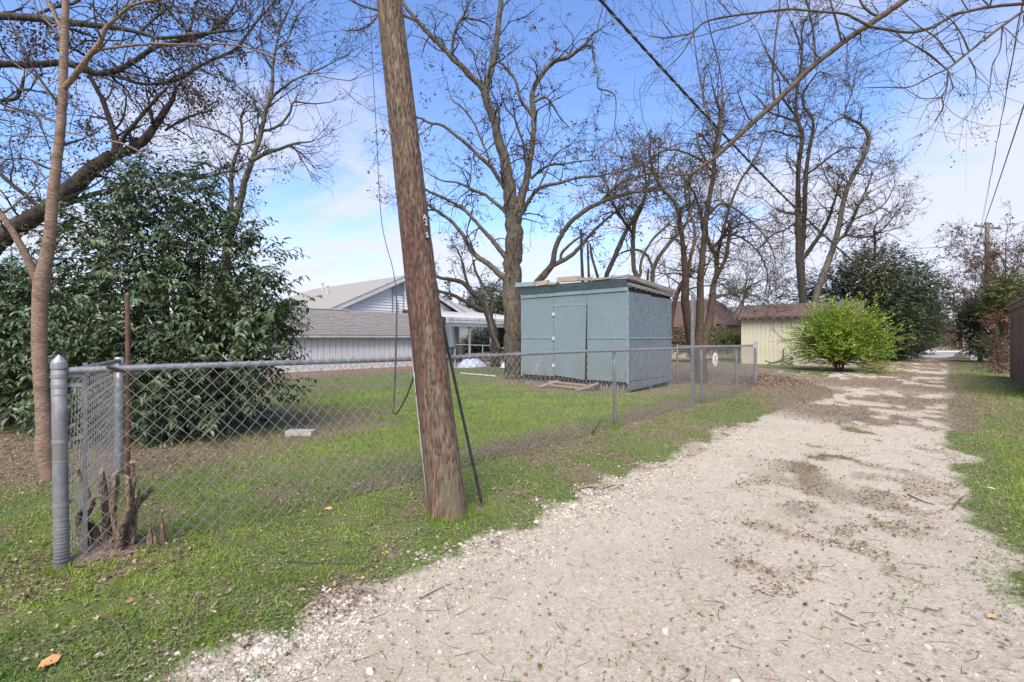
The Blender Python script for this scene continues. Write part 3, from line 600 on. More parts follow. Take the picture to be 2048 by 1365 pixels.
def at_px(px, D, z=None):
    p = pix(px, HOR, D); p[2] = float(gz(p[0], p[1])) if z is None else z; return p
def yard_furniture():
    c = at_px(963, 29); z = c[2]
    r = thing('picnic_table', c, 'grey picnic table standing near the carport behind the wire fence', 'picnic table')
    x, y = c[0], c[1]
    for k in range(4): MB().box(x - 1.0, x + 1.0, y - .36 + k * .185, y - .36 + k * .185 + .165, z + .70, z + .745).build('plank', M['old_wood'], r)
    for s in (-1, 1):
        MB().box(x - 1.0, x + 1.0, y + s * .75 - .14, y + s * .75 + .14, z + .40, z + .44).build('bench', M['old_wood'], r)
        MB().bar((x + s * .8, y - .75, z + .36), (x + s * .8, y + .75, z + .36), .05, .08).build('crossbeam', M['old_wood'], r)
        for q in (-1, 1): MB().bar((x + s * .8, y + q * .65, z), (x + s * .8, y + q * .2, z + .7), .05, .09).build('leg', M['old_wood'], r)
    c = at_px(953, 27.5)
    r = thing('railing', c, 'pale pipe handrail in front of the white house', 'handrail'); p0 = at_px(907, 27); p1 = at_px(993, 30.5)
    MB().tube([p0 + [0, 0, 1.28], p1 + [0, 0, 1.18]], .03, 6).build('top_rail', M['pvc'], r)
    for t in (0.03, .35, .65, .99):
        q = p0 + (p1 - p0) * t; MB().tube([q, q + [0, 0, 1.25 - .1 * t]], .03, 6).build('post', M['pvc'], r)
    c = at_px(1015, 27); r = thing('trash_can', c, 'dark green trash can beside the big tree trunk', 'trash can')
    MB().tube([c, c + [0, 0, .95]], [.24, .31], 16).build('bin', mat('bin_green', (0.045, 0.07, 0.065), (0.06, 0.09, 0.085)), r)
    MB().tube([c + [0, 0, .95], c + [0, 0, 1.0], c + [0, 0, 1.05]], [.34, .33, .2], 16).build('lid', M['sign_grey'], r)
    c = at_px(1009, 25.5); r = thing('wire_bin_post', c, 'thin pale metal post beside the dark trash can', 'post'); MB().tube([c, c + [0, 0, 1.15]], .035, 8).build('shaft', M['galv'], r)
    # crumpled tarp
    c = at_px(944, 26); n = 16; g = np.linspace(-1, 1, n); U, W = np.meshgrid(g, g, indexing='ij'); rr = np.random.default_rng(4)
    H = .42 * np.clip(1 - (U ** 2 + W ** 2), 0, 1) ** .5 * (0.6 + .8 * fbm(U * 3 + 9, W * 3, 3)); X = c[0] + U * .85; Y = c[1] + W * .7
    I = (np.arange(n - 1)[:, None] * n + np.arange(n - 1)[None]).reshape(-1)
    tag(mesh_np('tarp', np.stack([X, Y, c[2] + H], -1).reshape(-1, 3), np.stack([I, I + n, I + n + 1, I + 1], -1), M['tarp'], smooth=True), 'crumpled blue white tarp heaped beneath the picnic table', 'tarp')
    c = at_px(1011, 24); n = 10; g = np.linspace(-1, 1, n); U, W = np.meshgrid(g, g, indexing='ij')
    H = .26 * np.clip(1 - (U ** 2 + W ** 2), 0, 1) ** .5 * (0.6 + .8 * fbm(U * 3, W * 3 + 5, 3)); I = (np.arange(n - 1)[:, None] * n + np.arange(n - 1)[None]).reshape(-1)
    tag(mesh_np('plastic_bag', np.stack([c[0] + U * .26, c[1] + W * .2, c[2] + H], -1).reshape(-1, 3), np.stack([I, I + n, I + n + 1, I + 1], -1), M['white_paint'], smooth=True), 'white plastic bag on the ground left of the big trunk', 'bag')
    p0 = at_px(921, 18.4); p1 = at_px(991, 16.8)
    tag(MB().tube([p0 + [0, 0, .05], p1 + [0, 0, .05]], .03, 8).build('pipe', M['trim_grey']), 'long pale pipe lying on the leafy ground left of the big tree', 'pipe')
    c = gpt(601, 6.85); d = np.array([.62, -.70, 0]); q = np.cross(d, [0, 0, 1.])
    P = [c + d * .2 * i + q * .09 * j + np.array([0, 0, k]) for k in (-.03, .075) for i, j in ((-1, -1), (1, -1), (1, 1), (-1, 1))]
    tag(MB().hexa(P).build('concrete_block', M['block']), 'flat concrete block lying in the grass right of the big shrub', 'block')
yard_furniture()

# ------------------------------------------------------------------ pale yellow outbuilding
def yellow_shed():
    a0, a1, b0, b1, zt = 27.7, 31.1, -.6, 4.5, 2.56
    r = thing('outbuilding', (29, 2, 0), 'pale yellow board outbuilding with a brown shingle roof behind the lime green bush', 'shed')
    MB().box(a0 + .03, a1, b0 + .03, b1, -.2, zt).build('wall', M['yellow_board'], r)
    f = None; n = int((b1 - b0) / .204)
    for k in range(n):
        if f is None: f = MB().box(a0, a0 + .028, b0 + .02, b0 + .02 + .196, -.02, zt - .02).build('board', M['yellow_board'], r)
        else: piece(f, (.003 * (k % 2), .204 * k, 0))
    f = None
    for k in range(int((a1 - a0) / .204)):
        if f is None: f = MB().box(a0 + .02, a0 + .02 + .196, b0, b0 + .028, -.02, zt - .02).build('board', M['yellow_board'], r)
        else: piece(f, (.204 * k, .003 * (k % 2), 0))
    MB().box(a0 - .02, a0 + .018, b0 - .03, b0 + .018, -.05, zt).build('corner_board', M['yellow_board'], r)
    am = 29.4; zr = 3.24; e = .38
    for s in (-1, 1):
        x = a0 - e if s < 0 else a1 + e
        P = [(x, b0 - .3, zt - .08), (am, b0 - .3, zr), (am, b1 + .3, zr), (x, b1 + .3, zt - .08)]
        if s > 0: P = [P[1], P[0], P[3], P[2]]
        MB().hexa(P + [(u, v, w + .07) for u, v, w in P]).build('roof', M['shingle_brown'], r)
    MB().add([(a0 + .03, b0 + .04, zt), (a1, b0 + .04, zt), (am, b0 + .04, zr), (a0 + .03, b0 + .06, zt), (a1, b0 + .06, zt), (am, b0 + .06, zr)], [(0, 1, 2), (5, 4, 3)]).build('gable', M['yellow_board'], r)
    t = None
    for k in range(13):
        if t is None: t = MB().box(a0 - .34, a0 + .1, b0 + .02, b0 + .08, zt - .13, zt - .05).build('rafter_tail', M['white_paint'], r)
        else: piece(t, (0, .42 * k, 0))
yellow_shed()

def plain_house(name, label, ax_, a0, a1, b0, b1, g, ze, zr, wall, roof, wins=()):
    r = thing(name, ((a0 + a1) / 2, (b0 + b1) / 2, g), label, 'house')
    MB().box(a0, a1, b0, b1, g - .3, ze).build('wall', M[wall], r); e = .45
    if ax_ == 'b':       # ridge runs along b
        m_ = (a0 + a1) / 2; sl_ = [(a0 - e, m_), (a1 + e, m_)]
        for i, (x, mm) in enumerate(sl_):
            P = [(x, b0 - e, ze - .1), (mm, b0 + 1.2, zr), (mm, b1 - 1.2, zr), (x, b1 + e, ze - .1)]
            if i: P = [P[1], P[0], P[3], P[2]]
            MB().hexa(P + [(u, v, w + .1) for u, v, w in P]).build('roof', M[roof], r)
        for y, yi in ((b0 - e, b0 + 1.2), (b1 + e, b1 - 1.2)):
            MB().add([(a0 - e, y, ze), (a1 + e, y, ze), (m_, yi, zr + .1)], [(0, 1, 2) if y < yi else (1, 0, 2)]).build('roof', M[roof], r)
    MB().box(a0 - e - .03, a0 - e, b0 - e, b1 + e, ze - .17, ze - .02).build('fascia', M['white_paint' if wall != 'tan_wall' else 'fence_brown'], r)
    for (y0, y1, z0, z1) in wins:
        w = MB()
        for p in ((y0 - .1, y0, z0, z1), (y1, y1 + .1, z0, z1), (y0 - .1, y1 + .1, z1, z1 + .1), (y0 - .1, y1 + .1, z0 - .1, z0)): w.box(a0 - .05, a0 - .003, *p)
        wf = w.build('window', M['white_paint'], r); MB().box(a0 - .02, a0 - .004, y0, y1, z0, z1).build('pane', M['glass_dark'], wf)
    return r
plain_house('tan_house', 'low tan house with brown roof seen behind the vine covered trunks', 'b', 33, 41, 8.0, 17.5, 0, 2.35, 4.3, 'tan_wall', 'shingle_brown', ((10.0, 11.2, 1.0, 2.0), (14.0, 15.2, 1.0, 2.0)))
plain_house('white_house', 'white house with dark grey roof between the trunks and the yellow outbuilding', 'b', 48, 58, 9.0, 21, 0, 2.45, 4.6, 'white_side', 'shingle_grey', ((10.5, 11.8, .9, 2.0), (15, 16.3, .9, 2.0)))

# ------------------------------------------------------------------ tall brown board fence on the right
def board_fence():
    r = thing('board_fence', (20.8, -5.55, 0), 'tall dark brown board fence with a capped top at the right edge', 'fence')
    x = 24.3; f = None; k = 0; top = 2.52
    rr = np.random.default_rng(11)
    while x > 15.5:
        if f is None: f = MB().box(x - .14, x - .006, -5.58, -5.555, -.02, top).build('board', M['fence_brown'], r); x0 = x
        else: piece(f, (x - x0, rr.uniform(-.008, .010), 0))
        x -= .145
    for z in (.4, 1.4, 2.3): MB().box(15.5, 24.25, -5.64, -5.60, z, z + .09).build('rail', M['fence_brown'], r)
    MB().box(15.5, 24.36, -5.54, -5.512, top - .16, top + .0).build('trim_board', M['fence_brown'], r)
    MB().box(15.5, 24.42, -5.70, -5.46, top + .002, top + .04).build('cap_board', M['old_wood'], r)
    for xx in (24.2, 21.8, 19.4, 17.0): MB().box(xx - .05, xx + .05, -5.74, -5.65, -.1, top - .05).build('post', M['fence_brown'], r)
board_fence()

# ------------------------------------------------------------------ chain link fence
def chain(P0, P1, z0, z1, rad=.0026, p=.048, h=.05, seed=1):
    P0 = np.array(P0, float); P1 = np.array(P1, float); Ld = np.linalg.norm(P1 - P0); d = (P1 - P0) / Ld; nrm = np.array([-d[1], d[0], 0])
    n = int(Ld / p); k = int((z1 - z0) / h) + 1; rr = np.random.default_rng(seed)
    i = np.arange(n)[:, None]; kk = np.arange(k)[None]
    x = np.where((i % 2) == 0, i * p + (kk % 2) * p, (i + 1) * p - (kk % 2) * p)
    x = x + .008 * np.sin(kk * .5 + 2) * np.sin(x * 1.7) + rr.normal(0, .0012, x.shape)
    off = .005 * np.where(kk % 2 == 0, 1, -1) * np.ones_like(x) + .012 * np.sin(x * 2.1 + kk * .2)
    P = P0[None, None] + x[..., None] * d + off[..., None] * nrm
    gg = gz(P[..., 0], P[..., 1])
    P[..., 2] = z0 + kk * (z1 - z0) / (k - 1) + rr.normal(0, .001, x.shape) + gg * (1 - kk / (k - 1))
    return tubes(P, np.full(P.shape[:2], rad), 5)
def wire_fence():
    r = thing('chain_link_fence', (0, 0, 0), 'galvanised chain link fence with a pipe top rail running along the gravel alley', 'fence')
    H = 1.215; end = np.array([13.9, 0]); sd = np.array([.60, 2.40])
    def post(name, a, b, rad, z, lean=(0, 0), m='galv_dull', n=16, z0=-.15):
        g = float(gz(a, b)); t = np.linspace(0, 1, 5)[:, None]; B = np.array([a, b, g + z0]); T = np.array([a + lean[0], b + lean[1], z])
        return MB().tube(B + (T - B) * t, rad, n).build(name, M[m], r, smooth=True)
    # near corner post: fat, capped, wrapped with bands
    cp = post('corner_post', 0, 0, .036, 1.235, (-.012, .012), 'galv_dull', 24)
    cap = MB().tube([(-.012, .012, 1.235), (-.012, .012, 1.262), (-.012, .012, 1.275), (-.012, .012, 1.318)], [.040, .040, .039, .005], 16).build('post_cap', M['galv'], r)
    def ring(z, rad=.0382, h=.022, name='band', tongue=None, tilt=0.0):
        b = MB(); x, y = -.012 * z / 1.2, .012 * z / 1.2
        b.tube([(x, y, z - h / 2), (x, y, z + h / 2)], rad, 20)
        if tongue is not None: b.bar((x + .03, y + .02, z), (tongue[0], tongue[1], z + tilt), .006, h)
        return b.build(name, M['galv'], r)
    tb = np.array([.105, .012])
    for z, tl in ((1.19, 0), (1.13, 0), (.80, .01), (.42, .02), (.05, .03)): ring(z, tongue=tb, tilt=tl)
    for z in (1.08, .68, .335): ring(z, .0378, .007, 'band')
    rr = np.random.default_rng(2)
    for k in range(13): ring(.30 - k * .021 + rr.uniform(-.004, .004), .0382, .0045, 'tie_wire')
    MB().bar((tb[0], tb[1], .0), (tb[0] + .0, tb[1], 1.265), .022, .008, up=(0, 1, 0)).build('tension_bar', M['galv_dull'], r)
    # rail, a hair wavy
    t = np.linspace(0, 1, 40); X = .03 + t * 13.85
    MB().tube(np.stack([X, .012 * np.sin(X * .9), H + .006 * np.sin(X * 1.3 + 1)], -1), .0215, 12).build('top_rail', M['galv'], r)
    for x in (5.2, 10.9): MB().tube([(x, .012 * math.sin(x * .9), H + .006 * math.sin(x * 1.3 + 1)), (x + .16, .012 * math.sin(x * .9), H + .006 * math.sin(x * 1.3 + 1))], .0235, 12).build('rail_sleeve', M['galv'], r)
    V, F = chain((.06, -.03, 0), (13.88, -.03, 0), .01, H + .035); tag(mesh_np('wire_mesh', V, F, M['wire'], r, smooth=True), kind='stuff')
    V, F = chain((.03, .05, 0), (*sd, 0), .03, H - .03, seed=3, rad=.0022); tag(mesh_np('wire_mesh', V, F, M['wire'], r, smooth=True), kind='stuff')
    V, F = chain((13.9, .02, 0), (13.9, 2.2, 0), .10, H, seed=5); tag(mesh_np('wire_mesh', V, F, M['wire'], r, smooth=True), kind='stuff')
    for a, ln in ((2.95, .02), (6.47, -.035), (10.12, -.06), (12.45, .10)):
        post('post', a, .02, .028, H - .03 if a != 12.45 else 1.10, (ln, .0 if a != 12.45 else .05))
    post('corner_post', 13.9, 0, .040, 1.28, (.10, .0)); MB().tube([(14.0, 0, 1.28), (14.0, 0, 1.30), (14.0, 0, 1.35)], [.045, .043, .006], 12).build('post_cap', M['galv'], r)
    MB().tube([(0, 0, H - .01), (sd[0], sd[1], H - .03)], .020, 10).build('top_rail', M['galv'], r)
    post('corner_post', sd[0], sd[1], .040, 1.22, (0, 0), 'galv')
    MB().tube([(13.98, 0, H - .02), (13.9, 2.2, H - .05)], .020, 10).build('top_rail', M['galv'], r); post('post', 13.9, 2.2, .03, H)
    # short chain of wire ties along the rail
    f = None
    for k in range(20):
        x = .5 + k * .68; z = H + .006 * math.sin(x * 1.3 + 1); y = .012 * math.sin(x * .9)
        MB().tube([(x, y, z), (x + .012, y, z)], .0245, 8).build('rail_tie', M['galv_dull'], r)
    return r
wire_fence()
c = np.array([.30, .0, 1.21])
tag(MB().tube([c + [-.10, -.05, .03], c + [0, -.03, -.01], c + [.06, -.01, -.045]], [.012, .011, .008], 6).build('broken_stick', M['twig_brown']), 'short broken stick caught on the top rail near the capped post', 'stick')
# tall square pole inside the fence
p = np.array([9.9, .13, 0]); r = thing('square_pole', p, 'tall pale square metal pole standing just behind the wire fence', 'pole')
MB().box(p[0] - .03, p[0] + .03, p[1] - .03, p[1] + .03, -.1, 2.30).build('shaft', M['galv_dull'], r); MB().box(p[0] - .034, p[0] + .034, p[1] - .034, p[1] + .034, 2.30, 2.32).build('cap', M['galv'], r)

# octagonal warning sign
def fence_sign():
    x, z, y = 10.72, .93, -.055; rw, rh = .165, .165
    r = thing('warning_sign', (x, y, z), 'small white octagonal sign with orange print wired to the chain link fence', 'sign')
    an = [(k + .5) * math.pi / 4 for k in range(8)]; P = [(x + rw * math.cos(t), z + rh * math.sin(t)) for t in an]
    MB().add([(u, y, v) for u, v in P] + [(u, y + .006, v) for u, v in P], [tuple(range(8)), tuple(range(15, 7, -1))] + [(i, (i + 1) % 8, (i + 1) % 8 + 8, i + 8) for i in range(8)][::1]).build('panel', M['white_paint'], r)
    yy = y - .003
    def stroke(x0, z0, x1, z1, w, m, name='print'):
        MB().bar((x + x0, yy, z + z0), (x + x1, yy, z + z1), .003, w, up=(0, 0, 1) if abs(x1 - x0) > abs(z1 - z0) else (1, 0, 0)).build(name, M[m], r)
    stroke(0, -.01, 0, .07, .035, 'sign_ochre'); stroke(-.025, .05, -.025, .095, .025, 'sign_ochre'); stroke(.025, .05, .025, .095, .025, 'sign_ochre')
    for k, dx in enumerate((-.10, -.05, 0, .05, .10)): stroke(dx, -.055, dx, .0, .022, 'sign_orange')
    for k, (w, zz) in enumerate(((.10, -.085), (.075, -.105), (.05, -.125))): stroke(-w, zz, w, zz, .008, 'sign_grey')
fence_sign()
x = 13.55; tag(MB().box(x, x + .26, -.06, -.045, 1.14, 1.33).build('plastic_sheet', M['white_metal']), 'small pale plastic sheet tied to the rail beside the far corner post', 'plastic sheet')

# rusty rod
c = pix(255, HOR, 3.15); g = float(gz(c[0], c[1])); zt = 1.42 + (676 - 590) / 950 * 3.15
r = thing('rusty_rod', (c[0], c[1], g), 'thin rusty iron rod standing upright behind the cut stump', 'rod')
MB().tube([(c[0], c[1], g - .1), (c[0] + .003, c[1], .9), (c[0], c[1], zt)], .0135, 10).build('shaft', M['rust'], r)
MB().tube([(c[0], c[1], zt), (c[0], c[1], zt + .012)], .011, 10).build('rod_tip', M['galv_dull'], r)

# ------------------------------------------------------------------ utility pole: gouged, leaning
def pole_mat():
    m = bpy.data.materials.new('pole_wood'); m.use_nodes = True; t = m.node_tree; L = t.links; p = t.nodes['Principled BSDF']; p.inputs['Roughness'].default_value = .88
    tc = N(t, 'ShaderNodeTexCoord'); mp = N(t, 'ShaderNodeMapping'); mp.inputs['Scale'].default_value = (1, 1, .09); L.new(tc.outputs['Object'], mp.inputs[0])
    def nz(s, d, src=None):
        n = N(t, 'ShaderNodeTexNoise'); n.inputs['Scale'].default_value = s; n.inputs['Detail'].default_value = d; n.inputs['Roughness'].default_value = .65; L.new(src or mp.outputs[0], n.inputs['Vector']); return n.outputs['Fac']
    def ramp(f, st):
        r = N(t, 'ShaderNodeValToRGB'); e = r.color_ramp.elements
        while len(e) < len(st): e.new(.5)
        for i, (q, c) in enumerate(st): e[i].position = q; e[i].color = (*c, 1)
        L.new(f, r.inputs[0]); return r.outputs[0]
    fine = nz(60, 8); big = nz(1.6, 4, tc.outputs['Object'])
    base = ramp(fine, [(.34, (.050, .031, .019)), (.5, (.128, .086, .056)), (.66, (.235, .170, .118))])
    red = ramp(fine, [(.34, (.040, .019, .013)), (.5, (.105, .052, .036)), (.66, (.175, .095, .068))])
    at = N(t, 'ShaderNodeAttribute', attribute_name='red')
    x = N(t, 'ShaderNodeMix', data_type='RGBA'); L.new(at.outputs['Fac'], x.inputs['Factor']); L.new(base, x.inputs['A']); L.new(red, x.inputs['B'])
    mp2 = N(t, 'ShaderNodeMapping'); mp2.inputs['Scale'].default_value = (1, 1, .045); L.new(tc.outputs['Object'], mp2.inputs[0]); ck = nz(26, 5, mp2.outputs[0])
    ab = N(t, 'ShaderNodeMath', operation='SUBTRACT'); L.new(ck, ab.inputs[0]); ab.inputs[1].default_value = .5; ab2 = N(t, 'ShaderNodeMath', operation='ABSOLUTE'); L.new(ab.outputs[0], ab2.inputs[0])
    ln = N(t, 'ShaderNodeMapRange'); L.new(ab2.outputs[0], ln.inputs[0]); ln.inputs[1].default_value = .0; ln.inputs[2].default_value = .022; ln.inputs[3].default_value = .85; ln.inputs[4].default_value = 0.0
    xc = N(t, 'ShaderNodeMix', data_type='RGBA'); L.new(ln.outputs[0], xc.inputs['Factor']); L.new(x.outputs['Result'], xc.inputs['A']); xc.inputs['B'].default_value = (.05, .028, .02, 1); x = xc
    at3 = N(t, 'ShaderNodeAttribute', attribute_name='moss'); x3 = N(t, 'ShaderNodeMix', data_type='RGBA'); L.new(at3.outputs['Fac'], x3.inputs['Factor']); L.new(x.outputs['Result'], x3.inputs['A']); x3.inputs['B'].default_value = (.10, .105, .055, 1)
    at2 = N(t, 'ShaderNodeAttribute', attribute_name='pit'); x2 = N(t, 'ShaderNodeMix', data_type='RGBA'); L.new(at2.outputs['Fac'], x2.inputs['Factor']); L.new(x3.outputs['Result'], x2.inputs['A']); x2.inputs['B'].default_value = (.032, .018, .014, 1)
    L.new(x2.outputs['Result'], p.inputs['Base Color'])
    bm = N(t, 'ShaderNodeBump'); bm.inputs['Strength'].default_value = .9; bm.inputs['Distance'].default_value = .008; L.new(fine, bm.inputs['Height']); L.new(bm.outputs[0], p.inputs['Normal'])
    return m
def utility_pole():
    P0 = gpt(897, 3.83); P1 = pix(778, 0, 4.35); ax_ = (P1 - P0); L1 = np.linalg.norm(ax_); ax_ /= L1; Ltot = 9.4
    r = thing('utility_pole', P0, 'thick leaning wooden utility pole, gouged and reddish, standing on the grass verge in front', 'utility pole')
    nr, nh = 120, 430; rr = np.random.default_rng(21)
    hh = np.concatenate([np.linspace(-.12, 4.7, nh - 20), np.linspace(4.85, Ltot, 20)]); th = np.arange(nr) / nr * 2 * math.pi
    HH, TH = np.meshgrid(hh, th, indexing='ij')
    rad = .150 - .0078 * HH + .012 * np.exp(-np.clip(HH, 0, 9) * 6)
    rad = rad + .004 * np.sin(TH * 3 + HH * .4) + .006 * (fbm(TH * 2.5 * 0 + np.cos(TH) * 2 + 4, np.sin(TH) * 2 + HH * .3, 3) - .5)
    cs, sn = np.cos(TH) * 20, np.sin(TH) * 20
    rad = rad + .006 * (fbm(cs + 30, sn + HH * .9, 3) - .5)
    pit = np.zeros_like(rad)
    for k in range(2100):      # spike gouges
        h0 = rr.uniform(.25, 4.75) if k > 60 else rr.uniform(2.0, 4.7); t0 = rr.uniform(0, 2 * math.pi); ln = rr.uniform(.012, .034); w = rr.uniform(.028, .060)
        if h0 < 1.0 and rr.random() < .55: continue
        i0, i1 = np.searchsorted(hh, (h0 - ln * 2, h0 + ln * 2)); dt = (th - t0 + math.pi) % (2 * math.pi) - math.pi
        g = np.exp(-((hh[i0:i1, None] - h0) / ln) ** 2 - (dt[None] / w) ** 2); pit[i0:i1] = np.maximum(pit[i0:i1], g * rr.uniform(.6, 1))
    crack = np.zeros_like(rad)
    for k in range(42):        # drying cracks
        t0 = rr.uniform(0, 2 * math.pi); h0 = rr.uniform(0, 4.5); ln = rr.uniform(.15, 1.1)
        dt = (TH - t0 - .05 * np.sin(HH * 3 + k) + math.pi) % (2 * math.pi) - math.pi
        crack = np.maximum(crack, np.exp(-(dt / .028) ** 2) * sst(h0 - ln, h0 - ln * .5, HH) * (1 - sst(h0 + ln * .5, h0 + ln, HH)) * rr.uniform(.5, 1))
    knot = np.zeros_like(rad)
    for (px, py) in ((835, 345), (818, 125), (812, 210), (838, 538), (850, 600), (872, 870)):
        h0 = (P0[2] * 0 + (1.42 + (676 - py) / 950 * 4.0)) / ax_[2]; t0 = 0
        # facing the camera
        v = CAM - P0; v[2] = 0; t0 = math.atan2(v[1], v[0]) + rr.uniform(-.3, .3)
        dt = (TH - t0 + math.pi) % (2 * math.pi) - math.pi; knot = np.maximum(knot, np.exp(-((HH - h0) / .035) ** 2 - (dt / .16) ** 2))
    rad = rad - .012 * pit - .008 * crack + .004 * knot
    dark = np.clip(pit * 1.25 + crack * .85 + knot * .35, 0, 1)
    ref = np.array([1., 0, 0]); U = np.cross(ax_, np.cross(ref, ax_)); U /= np.linalg.norm(U); W = np.cross(ax_, U)
    V = P0 + HH[..., None] * ax_ + rad[..., None] * (np.cos(TH)[..., None] * U + np.sin(TH)[..., None] * W)
    i = np.arange(nh)[:-1, None] * nr; j = np.arange(nr)[None]
    F = np.stack([i + j, i + (j + 1) % nr, i + (j + 1) % nr + nr, i + j + nr], -1).reshape(-1, 4)
    v = CAM - P0; tc_ = math.atan2(v[1], v[0]); dl = np.sin(TH - tc_)      # >0 on one flank
    red = sst(.32, .62, fbm(cs * .08 + 3, HH * .7 + sn * .05, 3)) * (1 - sst(2.2, 3.3, HH)) * sst(.5, .8, HH) * sst(-1.0, .5, -dl + .6)
    moss = .7 * (1 - sst(.1, 1.3, HH)) * sst(.45, .62, fbm(cs * .15, HH * 2 + sn * .1, 3)) * sst(.5, .95, np.cos(TH - tc_))
    o = mesh_np('pole', V.reshape(-1, 3), F, pole_mat(), r, smooth=True, attrs={'pit': dark, 'red': red, 'moss': moss})
    MB().tube([P0 + ax_ * Ltot, P0 + ax_ * (Ltot + .03)], [.078, .06], 24).build('pole_top', M['old_pole'], r)
    side = np.cross(ax_, FWD); side /= np.linalg.norm(side)           # towards the right of the picture
    if np.dot(side, RGT) < 0: side = -side
    back = np.cross(side, ax_); back = back if np.dot(back, FWD) > 0 else -back
    # grey conduit down the left flank
    q = [P0 + ax_ * h - side * (.150 - .0078 * h + .004) + back * .01 for h in (-.02, .6, 1.30)]
    MB().tube(q, .014, 10).build('conduit', M['pvc'], r)
    for h in (.45, 1.0): c = P0 + ax_ * h - side * (.150 - .0078 * h + .004) + back * .01; MB().tube([c - ax_ * .008, c + ax_ * .008], .019, 10).build('conduit_clamp', M['galv_dull'], r)
    # meter box behind the right flank
    c = P0 + ax_ * 1.47 + side * .125 + back * .30; b = MB()
    b.hexa([c + side * i * .055 + back * j * .09 + ax_ * k for k in (-.10, .10) for i, j in ((-1, -1), (1, -1), (1, 1), (-1, 1))]); b.build('meter_box', M['meter'], r)
    # stapled letters
    fc = bpy.data.curves
    view = CAM - (P0 + ax_ * 2.3); view[2] = 0; view /= np.linalg.norm(view)
    for ch, px, py in (('A', 849.5, 436), ('2', 852, 448), ('5', 854, 473)):
        z = 1.42 + (676 - py) / 950 * 4.03; h = (z - P0[2]) / ax_[2]; R_ = .150 - .0078 * h
        cpos = P0 + ax_ * h; off = (px - (CX + FPX * np.dot(cpos - CAM, RGT) / np.dot(cpos - CAM, FWD))) / FPX * 3.9
        ang = math.asin(max(-.95, min(.95, off / R_))); nrm = view * math.cos(ang) + RGT * math.sin(ang)
        cu = fc.new('tag_letter', 'FONT'); cu.body = ch; cu.size = .062; cu.extrude = .0012; cu.offset = .0012; cu.align_x = 'CENTER'; cu.align_y = 'CENTER'; cu.resolution_u = 3
        to = bpy.data.objects.new('tmp', cu); col.objects.link(to); dg = bpy.context.evaluated_depsgraph_get(); me = bpy.data.meshes.new_from_object(to.evaluated_get(dg)); bpy.data.objects.remove(to)
        me.materials.clear(); me.materials.append(M['tag_metal']); lo = bpy.data.objects.new('tag_letter', me); col.objects.link(lo); lo.parent = r
        up = Vector(ax_); nz_ = Vector(nrm); xx = up.cross(nz_).normalized(); nz_ = xx.cross(up)
        mtx = Matrix((xx, up, nz_)).transposed().to_4x4(); mtx.translation = Vector(cpos + nrm * (R_ + .006) - P0); lo.matrix_local = mtx
    return P0, ax_, side, back
PP0, PAX, PSD, PBK = utility_pole()

def cable(name, pts, rad, m, label, cat='cable', n=8, sag=None):
    P = smooth_line(np.array(pts, float), 10); return tag(MB().tube(P, rad, n).build(name, M[m]), label, cat)
def smooth_line(P, k=6):
    P = np.asarray(P, float); n = len(P); Q = np.vstack([2 * P[0] - P[1], P, 2 * P[-1] - P[-2]]); o = []
    for i in range(1, n):
        p0, p1, p2, p3 = Q[i - 1], Q[i], Q[i + 1], Q[i + 2]
        for t in np.linspace(0, 1, k, endpoint=False):
            o.append(.5 * ((2 * p1) + (-p0 + p2) * t + (2 * p0 - 5 * p1 + 4 * p2 - p3) * t * t + (-p0 + 3 * p1 - 3 * p2 + p3) * t ** 3))
    o.append(P[-1]); return np.array(o)
# black guy guard leaning on the pole
a = pix(884, 640, 4.15); b = pix(963, 1003, 4.0); b[2] = float(gz(b[0], b[1])) + .04
cable('guy_guard', [a, a * .6 + b * .4 + [0, 0, -.015], b], [.0125] * 21, 'black_rubber', 'black rubber guy wire guard slanting to the ground right of the leaning pole', 'guy wire')
b2 = b + np.array([.004, .0, -.12]); tag(MB().tube([b, b2], .006, 6).build('anchor_rod', M['rust']), 'thin rusty anchor rod below the black guy guard', 'anchor rod')
# service cable looping down beside the pole
cable('service_cable', [pix(738, -160, 4.7), pix(742, 60, 4.6), pix(752, 250, 4.5), pix(763, 440, 4.4), pix(786, 540, 4.4), pix(793, 600, 4.35), pix(792, 700, 4.3), pix(788, 800, 4.25), pix(787, 825, 4.2), pix(795, 825, 4.15), pix(812, 795, 4.1), pix(827, 755, 4.05), pix(838, 725, 3.98)],
      np.concatenate([np.full(40, .0035), np.linspace(.0035, .0085, 20), np.full(61, .0085)]), 'cable', 'dark service cable hanging in a loop left of the leaning pole')
# overhead cables
def span(p0, p1, sag, rad, name, label, twist=0, m='cable', n=60, grp=None):
    t = np.linspace(0, 1, n)[:, None]; P = p0 * (1 - t) + p1 * t; P[:, 2] -= sag * 4 * (t * (1 - t))[:, 0]
    if twist:
        for s in (0, 1):
            a_ = t[:, 0] * twist * 2 * math.pi + s * math.pi; Q = P.copy(); k_ = 1.15 if s else .12; Q[:, 2] += np.cos(a_) * rad * k_; Q[:, 1] += np.sin(a_) * rad * k_
            yield tag(MB().tube(Q, rad if s == 0 else rad * .33, 7).build(name if s == 0 else 'support_wire', M[m if s == 0 else 'galv_dull']), label if s == 0 else 'grey support wire twisted round the thick overhead cable', 'cable')
    else: yield tag(MB().tube(P, rad, 6).build(name, M[m]), label, 'cable', grp)
top = PP0 + PAX * 6.1
list(span(pix(1010, -215, 6.2), pix(1712, 528, 16), .24, .021, 'overhead_cable', 'thick black overhead cable crossing the sky down to the dark hedge', twist=34, n=400, m='black_rubber'))

